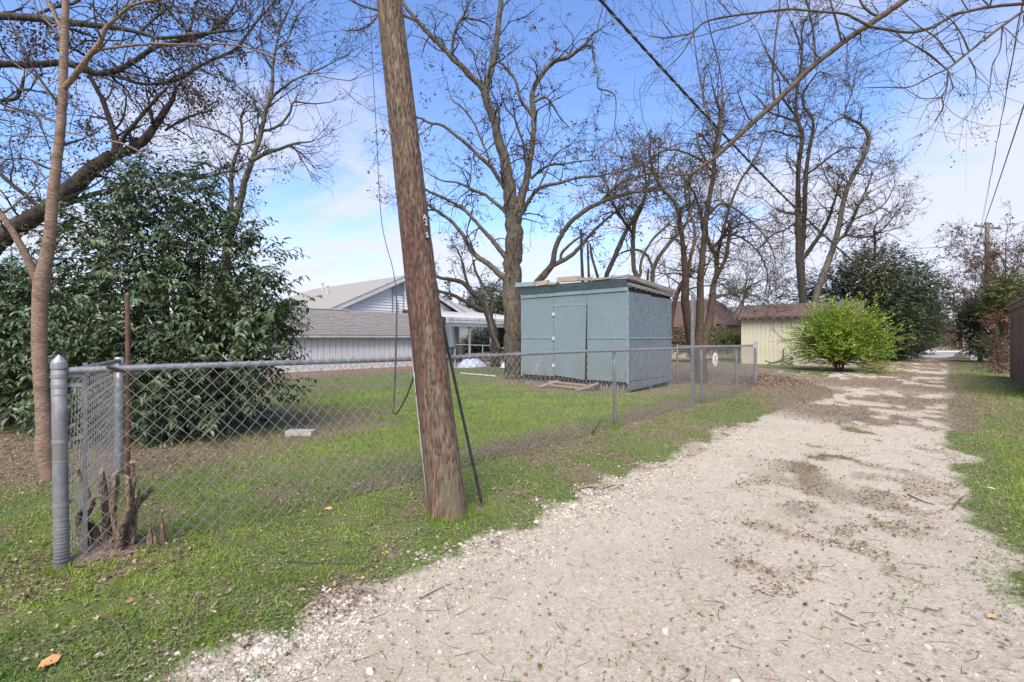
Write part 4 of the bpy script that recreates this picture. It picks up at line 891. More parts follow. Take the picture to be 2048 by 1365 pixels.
def far_pole(px, D, top, name, label, arm=True):
    c = at_px(px, D); r = thing(name, c, label, 'utility pole'); c[2] -= .2
    MB().tube([c, [c[0], c[1], top * .5], [c[0], c[1], top]], [.17, .14, .11], 12).build('shaft', M['old_pole'], r)
    if arm:
        d = RGT * .9 + FWD * .3; d /= np.linalg.norm(d)
        z = top - .3; p = np.array([c[0], c[1], z])
        MB().bar(p - d * 1.25, p + d * 1.45, .1, .12).build('crossarm', M['old_pole'], r)
        MB().bar(p - d * .35 + [0, 0, -1.0], p + d * .5 + [0, 0, -1.0], .08, .1).build('crossarm', M['old_pole'], r)
        for s in (-1.1, -.5, .6, 1.3): MB().tube([p + d * s + [0, 0, .06], p + d * s + [0, 0, .2]], [.03, .045], 8).build('insulator', M['galv'], r)
        t = p + d * .38 + [0, 0, -1.9]; MB().tube([t - [0, 0, .4], t + [0, 0, .35], t + [0, 0, .42]], [.2, .2, .12], 14).build('transformer', M['trim_grey'], r)
    return c
fp = far_pole(1974, 31, 8.95, 'far_utility_pole', 'grey utility pole with crossarm and transformer above the brown shrubs on the right')
f2 = far_pole(1908, 68, 7.9, 'far_utility_pole', 'thin dark utility pole farthest down the alley', arm=False)
a = at_px(1916, 66); tag(MB().bar(a, [f2[0], f2[1], 4.2], .14, .14).build('leaning_board', M['pvc']), 'pale board leaning against the farthest utility pole', 'board')
e = np.array([f2[0], f2[1], 7.7])
list(span(pix(2110, 20, 7), pix(1930, 540, 50), .5, .013, 'overhead_cable', 'straight dark overhead cable at the right running down the alley'))
def wavy(p0, p1, sag, rad, label, amp):
    t = np.linspace(0, 1, 90)[:, None]; P = p0 * (1 - t) + p1 * t; P[:, 2] -= sag * 4 * (t * (1 - t))[:, 0]
    P = P + RGT * amp * np.sin(t * 95) + RGT * amp * .6 * np.sin(t * 41 + 1); return tag(MB().tube(P, rad, 6).build('overhead_cable', M['cable']), label, 'cable')
wavy(pix(2062, -90, 7), pix(1960, 470, 44), .1, .009, 'thin wavy overhead cable at the right edge, coiled round its wire', .012)
list(span(pix(2066, -90, 7), pix(1958, 470, 45), .0, .005, 'overhead_wire', 'very thin straight wire beside the wavy cable at the right edge', m='galv_dull'))
list(span(pix(1940, -60, 9), pix(1930, 420, 52), .0, .003, 'overhead_wire', 'faint hair thin wire hanging left of the wavy cable', m='galv_dull'))
list(span(pix(1790, 496, 45), [fp[0], fp[1], 7.6], .15, .02, 'side_wire', 'thin horizontal wire reaching the crossarm pole from the left'))
list(span(np.array([fp[0], fp[1], 8.8]) + RGT * 1.3, pix(2140, 405, 22), .2, .014, 'side_wire', 'upper wire leaving the crossarm to the right'))
list(span(np.array([fp[0], fp[1], 7.6]) + RGT * .5, pix(2140, 440, 22), .3, .012, 'side_wire', 'lower wire leaving the crossarm pole to the right'))

# things down the alley
def far_bits():
    c = at_px(1813, 50); r = thing('orange_fence', c, 'orange brown board fence panel beyond the dark hedge', 'fence')
    d = np.array([1, 0, 0.]); p = c - d * 0; f = None
    for k in range(9):
        if f is None: f = MB().box(c[0], c[0] + .28, c[1], c[1] + .04, c[2] - .1, c[2] + 1.9).build('board', M['fence_orange'], r)
        else: piece(f, (.3 * k, 0, 0))
    c = at_px(1826, 52); p0 = c; q = RGT
    P = [p0 + q * i + FWD * j + np.array([0, 0, k]) for i, j, k in ((0, 0, 0), (.62, 0, 0), (.62, .08, 0), (0, .08, 0), (-.22, .3, 1.25), (.34, .3, 1.25), (.34, .38, 1.25), (-.22, .38, 1.25))]
    tag(MB().hexa(P).build('mattress', M['blue_grey' if 0 else 'white_metal']), 'pale blue grey panel leaning beside the orange fence', 'panel')
    c = at_px(1837, 52.5); tag(MB().bar(c, c + RGT * -.35 + [0, 0, 1.55], .14, .1).build('leaning_post', M['fence_brown']), 'leaning dark brown board behind the pale panel', 'board')
    c = at_px(1832.5, 52); tag(MB().bar(c, c + RGT * -.3 + [0, 0, 1.2], .1, .06).build('leaning_board', M['pvc']), 'narrow white board leaning against the pale panel', 'board')
    c = at_px(1839, 52); tag(MB().box(c[0] - .08, c[0] + .08, c[1] - .08, c[1] + .08, c[2] - .1, c[2] + .7).build('short_post', M['pvc']), 'short whitish post in the grass before the concrete road', 'post')
    c = at_px(1864, 70); r = thing('wheeled_bin', c, 'small blue grey bin standing left of the far grass track', 'bin')
    MB().hexa([c + np.array(v) for v in ((-.3, -.3, 0), (.3, -.3, 0), (.3, .3, 0), (-.3, .3, 0), (-.38, -.38, 1.35), (.38, -.38, 1.35), (.38, .38, 1.35), (-.38, .38, 1.35))]).build('body', M['meter'], r)
    MB().hexa([c + np.array(v) for v in ((-.42, -.42, 1.352), (.42, -.42, 1.352), (.42, .42, 1.352), (-.42, .42, 1.352), (-.36, -.36, 1.46), (.36, -.36, 1.5), (.36, .36, 1.5), (-.36, .36, 1.46))]).build('lid', M['blue_grey'], r)
    c = at_px(1922.5, 62); r = thing('traffic_cone', c, 'orange traffic marker at the grass edge far down the alley', 'traffic cone')
    MB().tube([c + [0, 0, .04], c + [0, 0, 1.15], c + [0, 0, 1.25]], [.22, .14, .06], 14).build('cone', M['orange'], r); MB().box(c[0] - .3, c[0] + .3, c[1] - .3, c[1] + .3, c[2], c[2] + .04).build('base', M['white_paint'], r)
    c = at_px(1936, 34); r = thing('white_post', c, 'tall white gate post under the overhanging branches on the right', 'post')
    MB().box(c[0] - .13, c[0] + .13, c[1] - .13, c[1] + .13, c[2] - .1, 1.85).build('shaft', M['pvc'], r); MB().box(c[0] - .17, c[0] + .17, c[1] - .17, c[1] + .17, 1.85, 1.92).build('cap', M['white_paint'], r)
    c = at_px(1958, 31); P = [c + RGT * i + FWD * j + np.array([0, 0, k]) for k in (-.1, 1.7) for i, j in ((-.55, 0), (.6, -.3), (.6, -.22), (-.55, .08))]
    tag(MB().hexa(P).build('white_gate', M['white_metal']), 'whitish gate panel half hidden by green shrubs beside the white post', 'gate')
    c = at_px(1926, 40); XA = np.array([1., 0, 0]); P = [c + RGT * i + XA * j + np.array([0, 0, k]) for k in (2.3, 3.1) for i, j in ((-.3, 0), (1.5, .2), (1.5, 3), (-.3, 3))]
    r = thing('small_outhouse', c, 'grey brown outhouse end showing above the white post', 'shed')
    MB().hexa([c + RGT * i + XA * j + np.array([0, 0, k]) for k in (-.1, 2.6) for i, j in ((0, .2), (2.4, .3), (2.4, 2.8), (0, 2.8))]).build('wall', M['tan_wall'], r)
    MB().hexa(P).build('roof', M['shingle_brown'], r)
    # little wire hoop gate posts by the hedge
    for px, D, lb in ((1780, 30, 'short grey post at the foot of the dark hedge'),):
        c = at_px(px, D); tag(MB().tube([c, c + [0, 0, 1.5]], .05, 8).build('hedge_post', M['galv_dull']), lb, 'post')
far_bits()
# ------------------------------------------------------------------ trees: traced main limbs + grown twigs
def grow(P0, D0, L, r0, r1, n, wander, up, rr):
    Mn = len(P0); P = np.empty((Mn, n, 3)); P[:, 0] = P0; d = D0.copy(); st = (L / (n - 1))[:, None]
    for k in range(1, n):
        d = d + rr.normal(0, wander, (Mn, 3)); d[:, 2] += up; d /= np.linalg.norm(d, axis=1, keepdims=True); P[:, k] = P[:, k - 1] + d * st
    t = np.linspace(0, 1, n)[None]; Rd = r0[:, None] * (1 - t) + r1 * t
    return P, Rd
def spawn(P, Rd, cnt, rr, lo=0.2, hi=1.0, ang=(0.5, 1.2)):
    """cnt children on each polyline -> start, dir, radius"""
    Mn, n, _ = P.shape; ii = np.repeat(np.arange(Mn), cnt); t = rr.uniform(lo, hi, len(ii)) * (n - 1); k = np.minimum(t.astype(int), n - 2); f = (t - k)[:, None]
    S = P[ii, k] * (1 - f) + P[ii, k + 1] * f; T = P[ii, k + 1] - P[ii, k]; T /= np.maximum(1e-9, np.linalg.norm(T, axis=1, keepdims=True))
    q = rdir(len(ii), rr); q -= (q * T).sum(1, keepdims=True) * T; q /= np.maximum(1e-9, np.linalg.norm(q, axis=1, keepdims=True))
    a = rr.uniform(*ang, len(ii))[:, None]; return S, T * np.cos(a) + q * np.sin(a), Rd[ii, k]

def tree(name, label, D, limbs, seed=1, bark='bark_dark', twig='twig', cat='tree', group=None, dens=2.2, len1=(0.7, 2.2), sub=(4, 3), rmin=.005, up=.05, wander=.22,
         seeds=0, seed_at=(), seed_size=.045, seedmat='seed', twig_from=0.0, drift=.25, jit=.07, flat=1.0, ext=1.0, skip=(), base_z=None):
    rr = np.random.default_rng(seed); known = []      # (px, py, D)
    polys = []; root = None
    for li, L in enumerate(limbs):
        L = np.array(L, float); jd = D
        if li:
            j = min(known, key=lambda k: (k[0] - L[0, 0]) ** 2 + (k[1] - L[0, 1]) ** 2); jd = j[2]
        d = np.cumsum(np.concatenate([[0], np.hypot(np.diff(L[:, 0]), np.diff(L[:, 1]))])) / FPX * D
        dr = rr.uniform(-1, 1) * drift * (0 if li == 0 else 1); dr = dr if abs(dr) > drift * .3 or li == 0 else drift * .5 * np.sign(dr + 1e-9)
        dep = jd + dr * d * (1 - .3 * d / (d[-1] + 1e-6)); dep = np.maximum(dep, D * .6)
        P = np.array([pix(x, y, q) for (x, y, w), q in zip(L, dep)])
        if li == 0: P[0, 2] = float(gz(P[0, 0], P[0, 1])) - .1 if base_z is None else base_z
        Rr = L[:, 2] / FPX * dep / 2 / np.sqrt(1 + (((L[:, 0] - CX) / FPX).clip(-1.3, 1.3)) ** 2)
        S = smooth_line(np.column_stack([P, Rr]), 5 if D > 10 else 7); S[:, 3] = np.maximum(S[:, 3], rmin)
        nz_ = rr.normal(0, 1, (len(S), 3)); S[1:-1, :3] += nz_[1:-1] * S[1:-1, 3:4] * jit
        polys.append(S)
        for x, q in zip(L, dep): known.append((x[0], x[1], q))
        for i in range(len(L) - 1): known.append(((L[i, 0] + L[i + 1, 0]) / 2, (L[i, 1] + L[i + 1, 1]) / 2, (dep[i] + dep[i + 1]) / 2))
    b0 = polys[0][0, :3].copy(); b0[2] = float(gz(b0[0], b0[1]))
    root = thing(name, b0, label, cat, group)
    def solid(S, nm, par):
        n = 20 if S[0, 3] / D > .008 else (10 if S[0, 3] / D > .004 else 7)
        if S[0, 3] > .06:      # ridged bark: uneven section
            V, F = tubes(S[None, :, :3], S[None, :, 3], n); c = np.repeat(S[:, :3], n, 0); k = np.repeat(np.arange(len(S)), n); a = np.tile(np.arange(n), len(S))
            V = c + (V - c) * (1 + .07 * (fbm(a * 1.9 + 5, k * .25 + seed, 2) - .5) * 2)[:, None]
            b = MB(); b.add(V, [tuple(f) for f in F]); b.add(V[-n:], [tuple(range(n))]); return b.build(nm, M[bark], par, smooth=True)
        return MB().tube(S[:, :3], S[:, 3], n).build(nm, M[bark], par, smooth=True)
    trunk = solid(polys[0], 'trunk', root)
    for S in polys[1:]: solid(S, 'limb', root)
    # twigs
    ST, DR, RA = [], [], []
    for li, S in enumerate(polys):
        seg = np.linalg.norm(np.diff(S[:, :3], axis=0), axis=1); Ls = seg.sum(); w = seg * (1.0 / (.35 + S[:-1, 3] * 14)); w[S[:-1, 2] < twig_from] = 0
        if w.sum() <= 0 or li in skip: continue
        w2 = w / w.sum(); cnt = int(Ls * dens * (w > 0).mean()) + 2; k = rr.choice(len(seg), cnt, p=w2); f = rr.random(cnt)[:, None]
        s = S[k, :3] * (1 - f) + S[k + 1, :3] * f; T = S[k + 1, :3] - S[k, :3]; T /= np.maximum(1e-9, np.linalg.norm(T, axis=1, keepdims=True))
        q = rdir(cnt, rr); q -= (q * T).sum(1, keepdims=True) * T; q /= np.linalg.norm(q, axis=1, keepdims=True); a = rr.uniform(.5, 1.25, cnt)[:, None]
        ST.append(s); DR.append(T * np.cos(a) + q * np.sin(a)); RA.append(S[k, 3])
        e = S[-1:, :3]; T = S[-1:, :3] - S[-2:-1, :3]; T /= np.linalg.norm(T)      # continue the tips
        ST.append(np.repeat(e, 2, 0)); DR.append(np.repeat(T, 2, 0) + rdir(2, rr) * .4); RA.append(np.repeat(S[-1:, 3], 2))
    ST, DR, RA = np.concatenate(ST), np.concatenate(DR), np.concatenate(RA)
    DR /= np.linalg.norm(DR, axis=1, keepdims=True)
    r0 = np.minimum(RA * .5, .022 * len1[1] / 1.5).clip(rmin * 1.3); L1 = rr.uniform(*len1, len(ST))
    P1, R1 = grow(ST, DR, L1, r0, rmin, 9, wander, up, rr)
    S2, D2, Q2 = spawn(P1, R1, sub[0], rr); P2, R2 = grow(S2, D2, rr.uniform(.25, .62, len(S2)) * np.repeat(L1, sub[0]), np.maximum(Q2 * .6, rmin), rmin * .8, 5, wander * 1.1, up, rr)
    L2 = np.repeat(L1, sub[0]); S3, D3, Q3 = spawn(P2, R2, sub[1], rr, .15); P3, R3 = grow(S3, D3, rr.uniform(.12, .34, len(S3)) * np.repeat(L2, sub[1]), np.maximum(Q3 * .6, rmin * .8), rmin * .6, 3 if D > 12 else 4, wander * 1.1, up * .5, rr)
    Vs, Fs, o = [], [], 0
    for P, Q, n in ((P1[:, ::2] if D > 12 else P1, R1[:, ::2] if D > 12 else R1, 3), (P2, R2, 3), (P3, R3, 3)):
        v, f = tubes(P, Q, n); Vs.append(v); Fs.append(f + o); o += len(v)
    tag(mesh_np('twigs', np.concatenate(Vs), np.concatenate(Fs), M[twig], root), kind='stuff')
    pts = []
    if seeds:
        tips = np.concatenate([P2[:, -1], P3[:, -1], P3[:, 2]]); k = rr.choice(len(tips), min(seeds // 5, len(tips)), replace=False); c = np.repeat(tips[k], 5, 0); pts.append(c + rr.normal(0, .05, c.shape) - [0, 0, .04])
    for px, py, rx, ry, n in seed_at:
        c = pix(px, py, D + rr.uniform(-.5, .5)); u = rdir(n, rr) * rr.random(n)[:, None] ** .5
        pts.append(c + u[:, :1] * RGT * rx / FPX * D + u[:, 1:2] * FWD * (rx + ry) / 2 / FPX * D + u[:, 2:3] * np.array([0, 0, 1.]) * ry / FPX * D)
    if pts:
        c = np.concatenate(pts); X = rdir(len(c), rr); X[:, 2] -= .8; v, f = stamp(*LEAF4, c, X, rdir(len(c), rr), np.column_stack([rr.uniform(.6, 1.3, len(c)) * seed_size] * 3) * [1, .7, 1])
        tag(mesh_np('seed_clusters', v, f, M[seedmat], root), kind='stuff')
    return root

# T1 the smooth young tree by the capped post
tree('young_tree', 'smooth tan barked young tree with a forked trunk right behind the capped fence post', 4.75, [
    [(104, 990, 25), (100, 965, 30), (93, 935, 39), (89, 900, 43), (89, 860, 37), (84, 800, 33), (81, 740, 34), (79, 680, 35), (80, 610, 35), (84, 560, 38), (90, 530, 32), (95, 505, 30), (101, 459, 27), (105, 400, 26), (113, 330, 23), (120, 270, 22), (124, 220, 21), (128, 110, 19), (130, 37, 17), (132, 0, 15), (138, -80, 12), (150, -200, 8)],
    [(80, 572, 24), (66, 543, 21), (52, 512, 19), (35, 480, 17), (18, 452, 15), (0, 425, 14), (-30, 380, 12), (-60, 300, 10)],
    [(126, 180, 15), (140, 163, 14), (162, 135, 14), (180, 110, 13), (198, 88, 12), (213, 55, 10), (235, 35, 8), (258, 15, 7), (285, 5, 6), (330, -5, 5), (380, -30, 4)],
    [(250, 22, 6), (270, 0, 5), (290, -30, 4)],
    [(196, 100, 8), (225, 96, 7), (260, 92, 7), (310, 88, 6), (370, 90, 5), (430, 88, 4), (490, 95, 3.5), (560, 120, 3), (640, 152, 2.5), (700, 162, 2)],
    [(134, 265, 5), (160, 270, 4.5), (200, 282, 4), (240, 286, 4), (290, 310, 3), (330, 340, 2)],
    [(113, 271, 4), (80, 273, 3.5), (40, 272, 3), (0, 270, 2.5), (-40, 262, 2)],
    [(124, 60, 11), (112, 35, 10), (100, 12, 9), (86, -10, 8), (70, -50, 6)],
    [(110, 385, 4), (90, 360, 3), (70, 330, 3), (48, 310, 2)],
    [(118, 205, 4), (90, 180, 3), (60, 150, 3), (20, 120, 2)],
], seed=3, bark='bark_tan', twig='twig_pale', dens=3.2, len1=(.3, 1.1), sub=(2, 1), rmin=.0022, wander=.13, up=.06, drift=.3, twig_from=2.6, jit=.025)

# T2 big dark leaning tree at left
tree('leaning_tree', 'large dark rough barked tree leaning in from the left edge with hanging brown seed clusters', 9.5, [
    [(-150, 830, 84), (-115, 740, 76), (-80, 640, 66), (-45, 540, 58), (-10, 488, 54), (25, 462, 48), (60, 440, 45), (105, 412, 42), (150, 372, 40), (190, 335, 34), (225, 312, 32)],
    [(225, 312, 24), (258, 300, 22), (290, 280, 20), (312, 250, 16), (330, 222, 14), (345, 200, 10), (352, 175, 7)],
    [(228, 312, 17), (231, 285, 15), (224, 255, 13), (214, 225, 13), (203, 195, 12), (190, 172, 11), (178, 148, 9)],
    [(236, 300, 12), (250, 272, 10), (272, 245, 9), (295, 218, 8), (318, 192, 7), (335, 175, 5)],
    [(262, 292, 9), (261, 275, 8), (258, 260, 5)],
    [(122, 412, 15), (150, 402, 14), (190, 388, 12), (240, 378, 11), (290, 372, 10), (340, 370, 8), (390, 360, 6), (440, 347, 5), (480, 340, 3)],
    [(330, 262, 6), (355, 245, 6), (385, 232, 5), (420, 222, 3)],
    [(75, 412, 13), (55, 395, 12), (25, 370, 11), (0, 348, 10), (-35, 320, 8)],
    [(-60, 600, 52), (-110, 480, 46), (-145, 330, 44), (-160, 180, 38), (-158, 60, 30), (-140, -60, 20)],
    [(-160, 130, 26), (-80, 138, 23), (0, 129, 20), (60, 130, 18), (130, 126, 18), (170, 140, 18), (200, 147, 16), (240, 138, 15), (275, 118, 12), (310, 95, 11), (350, 84, 9), (400, 74, 8), (440, 50, 6), (470, 10, 4)],
    [(-158, 45, 26), (-80, 38, 24), (0, 33, 22), (60, 36, 20), (110, 42, 18), (180, 50, 16), (240, 57, 12), (280, 66, 10), (320, 76, 9), (370, 72, 8), (420, 66, 7), (470, 60, 5)],
    [(-155, 210, 16), (-80, 215, 13), (0, 202, 11), (30, 198, 10), (42, 178, 9), (48, 155, 7)],
    [(200, 147, 8), (240, 155, 8), (285, 168, 8), (335, 165, 8), (370, 152, 7), (395, 135, 7), (430, 118, 7), (470, 100, 7), (490, 75, 6), (515, 42, 5), (548, 5, 4), (570, -30, 3)],
    [(0, 129, 8), (-10, 170, 7), (0, 205, 7), (35, 220, 6), (70, 228, 6), (85, 260, 4), (100, 300, 3)],
    [(280, 66, 7), (300, 45, 6), (330, 20, 6), (345, 8, 5), (355, -40, 4)],
    [(60, 36, 9), (110, 15, 8), (150, 5, 8), (180, -20, 6)],
    [(150, 372, 8), (130, 345, 6), (90, 335, 5), (50, 318, 4), (10, 320, 3)],
    [(360, 84, 6), (380, 62, 5), (386, 30, 5), (395, 0, 4)],
], seed=11, bark='bark_dark', twig='twig', dens=2.6, len1=(.5, 1.7), sub=(4, 3), rmin=.0042, wander=.30, up=.0, drift=.35, seeds=6500, seed_size=.055, twig_from=3.4,
     seed_at=[(320, 15, 45, 22, 420), (420, 20, 45, 30, 420), (120, 65, 50, 30, 380), (70, 90, 40, 28, 300), (350, 165, 50, 30, 420), (400, 190, 50, 26, 330), (390, 205, 40, 20, 200), (340, 105, 32, 16, 220), (480, 110, 16, 28, 130), (546, 42, 12, 24, 110), (574, 105, 14, 30, 170), (175, 255, 22, 16, 130), (180, 285, 20, 20, 100), (315, 245, 12, 12, 60), (250, 30, 40, 16, 160), (440, 45, 30, 15, 160), (170, 85, 35, 20, 160), (30, 60, 40, 20, 160)])

# T3 pale bare tree right of the shrub
tree('bare_tree', 'slim pale bare tree rising behind the right side of the big evergreen shrub', 16, [
    [(418, 760, 26), (430, 660, 22), (442, 570, 20), (455, 490, 18), (470, 440, 16), (483, 395, 15), (487, 370, 14), (500, 335, 12), (510, 305, 11), (520, 275, 10), (527, 245, 9), (532, 220, 8), (543, 190, 8), (545, 160, 7), (546, 130, 6), (552, 95, 5), (560, 60, 4), (575, 25, 3), (592, -10, 2)],
    [(447, 560, 12), (455, 500, 11), (461, 440, 11), (463, 385, 10), (463, 345, 9), (470, 318, 8), (478, 295, 7), (484, 265, 6), (482, 235, 5), (490, 215, 3)],
    [(508, 320, 9), (530, 308, 8), (560, 298, 7), (590, 288, 5), (622, 284, 3)], [(575, 292, 4), (595, 302, 4), (620, 322, 3)],
    [(524, 262, 7), (545, 258, 6), (565, 245, 5), (580, 225, 5), (588, 205, 4), (625, 208, 3), (660, 205, 2)],
    [(536, 205, 6), (552, 188, 5), (568, 175, 5), (590, 160, 4), (640, 138, 3), (690, 112, 2)],
    [(526, 240, 5), (512, 215, 5), (505, 195, 4), (485, 180, 3), (465, 165, 2)],
    [(466, 330, 6), (440, 338, 5), (415, 328, 5), (398, 330, 4)],
    [(476, 292, 5), (450, 270, 4), (420, 258, 4), (390, 250, 3), (362, 240, 2)],
    [(484, 290, 4), (510, 282, 5), (515, 275, 5)],
    [(546, 140, 4), (530, 110, 4), (520, 70, 3), (530, 30, 2)], [(552, 100, 4), (575, 80, 3), (590, 40, 3), (610, 10, 2)],
], seed=5, bark='bark_grey', twig='twig', dens=2.3, len1=(.5, 1.9), sub=(4, 3), rmin=.0062, wander=.2, up=.05, seeds=260, seed_size=.07, twig_from=4.2, drift=.35)

# T4 the main tree
tree('pecan_tree', 'tall grey barked tree just left of the blue shed, its limbs spreading across the sky', 16.6, [
    [(1032, 762, 48), (1031, 740, 42), (1030, 690, 40), (1027, 640, 39), (1024, 590, 37), (1025, 540, 35), (1028, 490, 34), (1028, 450, 33), (1024, 420, 32), (1020, 390, 27), (1015, 355, 23), (1006, 310, 20), (996, 275, 18), (988, 240, 17), (975, 205, 16), (968, 180, 15)],
    [(968, 180, 14), (955, 165, 13), (940, 152, 12), (925, 135, 11), (905, 117, 11), (893, 103, 10), (875, 85, 10), (855, 65, 9), (835, 42, 8), (812, 15, 7), (795, -15, 6), (775, -60, 5)],
    [(968, 182, 14), (978, 155, 13), (987, 120, 13), (993, 80, 12), (998, 40, 10), (1002, 0, 9), (1008, -60, 7), (1020, -120, 5)],
    [(1036, 425, 20), (1042, 398, 17), (1052, 365, 14), (1057, 340, 13), (1063, 300, 11), (1067, 260, 11), (1068, 227, 11), (1064, 198, 10), (1068, 175, 10), (1078, 157, 10), (1098, 132, 9), (1115, 120, 9), (1138, 114, 8), (1160, 97, 7), (1172, 88, 6), (1184, 70, 5), (1202, 58, 3)],
    [(1066, 235, 8), (1058, 222, 7), (1046, 208, 7), (1040, 195, 6), (1036, 178, 6), (1030, 160, 5), (1015, 140, 5), (1000, 125, 3)],
    [(1171, 91, 4), (1184, 95, 4), (1188, 120, 3.5), (1195, 150, 3), (1196, 176, 3), (1215, 182, 3), (1230, 192, 2.5), (1232, 225, 2), (1230, 255, 2), (1245, 290, 1.5)],
    [(1016, 388, 9), (1000, 362, 9), (982, 334, 8), (962, 316, 8), (948, 302, 7), (928, 284, 7), (911, 271, 6), (893, 256, 6), (878, 249, 5), (858, 246, 5), (838, 236, 4), (805, 240, 3)],
    [(985, 338, 5), (975, 310, 5), (964, 285, 4), (950, 250, 4), (935, 228, 4), (920, 212, 3), (904, 200, 2.5), (895, 170, 2)],
    [(1017, 432, 9), (1005, 418, 8), (988, 404, 7), (970, 390, 6), (951, 383, 6), (930, 372, 5), (912, 365, 4), (885, 362, 3), (860, 350, 2)],
    [(1014, 518, 11), (996, 495, 10), (980, 475, 9), (966, 460, 8), (948, 440, 7), (929, 420, 7), (900, 402, 6), (863, 386, 5), (840, 372, 3)],
    [(1014, 560, 14), (995, 545, 12), (975, 527, 11), (952, 512, 10), (938, 492, 9), (925, 470, 8), (905, 445, 7), (882, 428, 6), (858, 412, 5), (842, 400, 4)],
    [(1042, 430, 10), (1050, 415, 9), (1062, 395, 8), (1075, 380, 7), (1090, 372, 7), (1120, 366, 6), (1145, 358, 5), (1170, 354, 5), (1200, 352, 4), (1230, 345, 3)],
    [(1062, 358, 6), (1078, 344, 5), (1098, 331, 5), (1130, 328, 4), (1150, 324, 3), (1185, 320, 2)],
    [(1054, 340, 6), (1050, 310, 6), (1046, 285, 5), (1036, 258, 5), (1028, 235, 4), (1013, 218, 3), (1000, 185, 3)],
    [(905, 117, 6), (905, 90, 6), (912, 60, 5), (925, 38, 5), (960, 42, 4), (980, 55, 3), (975, 80, 2)],
    [(925, 38, 5), (935, 15, 4), (950, -20, 3)],
    [(835, 42, 6), (800, 30, 5), (760, 22, 5), (720, 10, 4), (690, -5, 3)], [(760, 22, 4), (745, 45, 4), (720, 60, 3), (690, 62, 2)],
    [(1078, 375, 4), (1090, 350, 4), (1110, 310, 3), (1140, 290, 3)],
    [(1068, 205, 5), (1090, 195, 5), (1105, 210, 4), (1120, 235, 3), (1138, 255, 2)],
    [(1000, 700, 6), (985, 660, 5), (972, 600, 5), (962, 570, 4)],
], seed=8, bark='bark_grey', twig='twig', dens=2.1, len1=(.6, 2.3), sub=(4, 3), rmin=.0056, wander=.30, up=-.02, seeds=2200, seed_size=.085, drift=.4, twig_from=3.2, skip=(20,),
     seed_at=[(840, 50, 18, 12, 40), (1180, 85, 16, 22, 60), (1110, 90, 18, 14, 40), (860, 130, 14, 16, 30), (850, 200, 18, 14, 35), (1140, 300, 26, 22, 60), (1068, 55, 10, 8, 20), (1192, 255, 8, 12, 25), (768, 262, 5, 7, 16)])

# trees behind the lawn, right of the leaning pole
tree('arching_tree', 'low arching brown limbs over the carport roof right of the leaning pole', 25, [
    [(992, 700, 22), (986, 660, 18), (975, 628, 14), (962, 600, 12), (945, 585, 11), (925, 566, 9), (905, 560, 8), (880, 556, 6), (860, 545, 5)],
    [(970, 622, 12), (945, 612, 10), (925, 600, 8), (900, 588, 7), (880, 583, 5), (865, 570, 4)], [(980, 640, 10), (985, 600, 8), (968, 575, 6), (952, 545, 5), (946, 520, 4)],
    [(940, 580, 6), (930, 550, 5), (925, 525, 4), (915, 500, 3)],
], seed=14, bark='bark_dark', dens=1.6, len1=(.5, 1.6), sub=(4, 2), rmin=.009, wander=.25, up=.04, seeds=500, seed_size=.10, twig_from=3.5, seedmat='leaf_brown')

# the clump of trunks behind the blue shed
grp = None
tree('curved_tree', 'pale forked trunk curving right above the blue shed roof, next to the big tree', 19, [
    [(1030, 748, 22), (1042, 650, 18), (1055, 600, 17), (1072, 570, 15), (1090, 548, 14), (1105, 528, 12), (1111, 495, 10), (1126, 465, 10), (1146, 440, 9), (1176, 418, 9), (1207, 403, 8), (1240, 392, 8), (1265, 385, 7), (1295, 383, 5), (1330, 380, 3)],
    [(1104, 532, 10), (1137, 515, 9), (1156, 498, 8), (1171, 481, 7), (1190, 460, 6), (1215, 437, 5), (1240, 418, 4)],
    [(1120, 522, 6), (1125, 505, 6), (1145, 485, 5), (1165, 470, 4)],
    [(1200, 405, 6), (1225, 380, 6), (1250, 362, 5), (1280, 352, 4), (1310, 345, 3)],
], seed=21, bark='bark_grey', twig='twig_brown', dens=2.6, len1=(.5, 1.7), sub=(5, 3), rmin=.0065, wander=.28, up=.0, seeds=900, seed_size=.085, twig_from=5.2)
for nm, lb, L, sd in (('dead_stem', 'tallest dead bare stem standing straight up behind the blue shed', [(1166, 748, 9), (1166, 620, 8), (1165, 560, 7), (1163, 510, 6), (1162, 458, 5)], 1),
                      ('dead_stem', 'short dead bare stem just right of the tallest one behind the blue shed', [(1180, 748, 7), (1179, 600, 6), (1177, 540, 5), (1175, 487, 4)], 2),
                      ('dead_stem', 'slightly bent dead bare stem behind the shed roof boards', [(1205, 748, 8), (1202, 600, 7), (1196, 558, 6), (1184, 515, 5), (1180, 488, 4)], 3),
                      ('dead_stem', 'stubby dead stem behind the right part of the shed roof', [(1290, 748, 7), (1293, 600, 6), (1295, 560, 5), (1297, 538, 4)], 4)):
    P = np.array([pix(x, y, 18.5) for x, y, w in L]); P[0, 2] = float(gz(P[0, 0], P[0, 1])); rr_ = np.array([w for x, y, w in L]) / FPX * 18.5 / 2
    tag(MB().tube(smooth_line(P, 4), np.interp(np.linspace(0, 1, 4 * (len(L) - 1) + 1), np.linspace(0, 1, len(L)), rr_), 7).build(nm, M['bark_dark']), lb, 'dead stem')
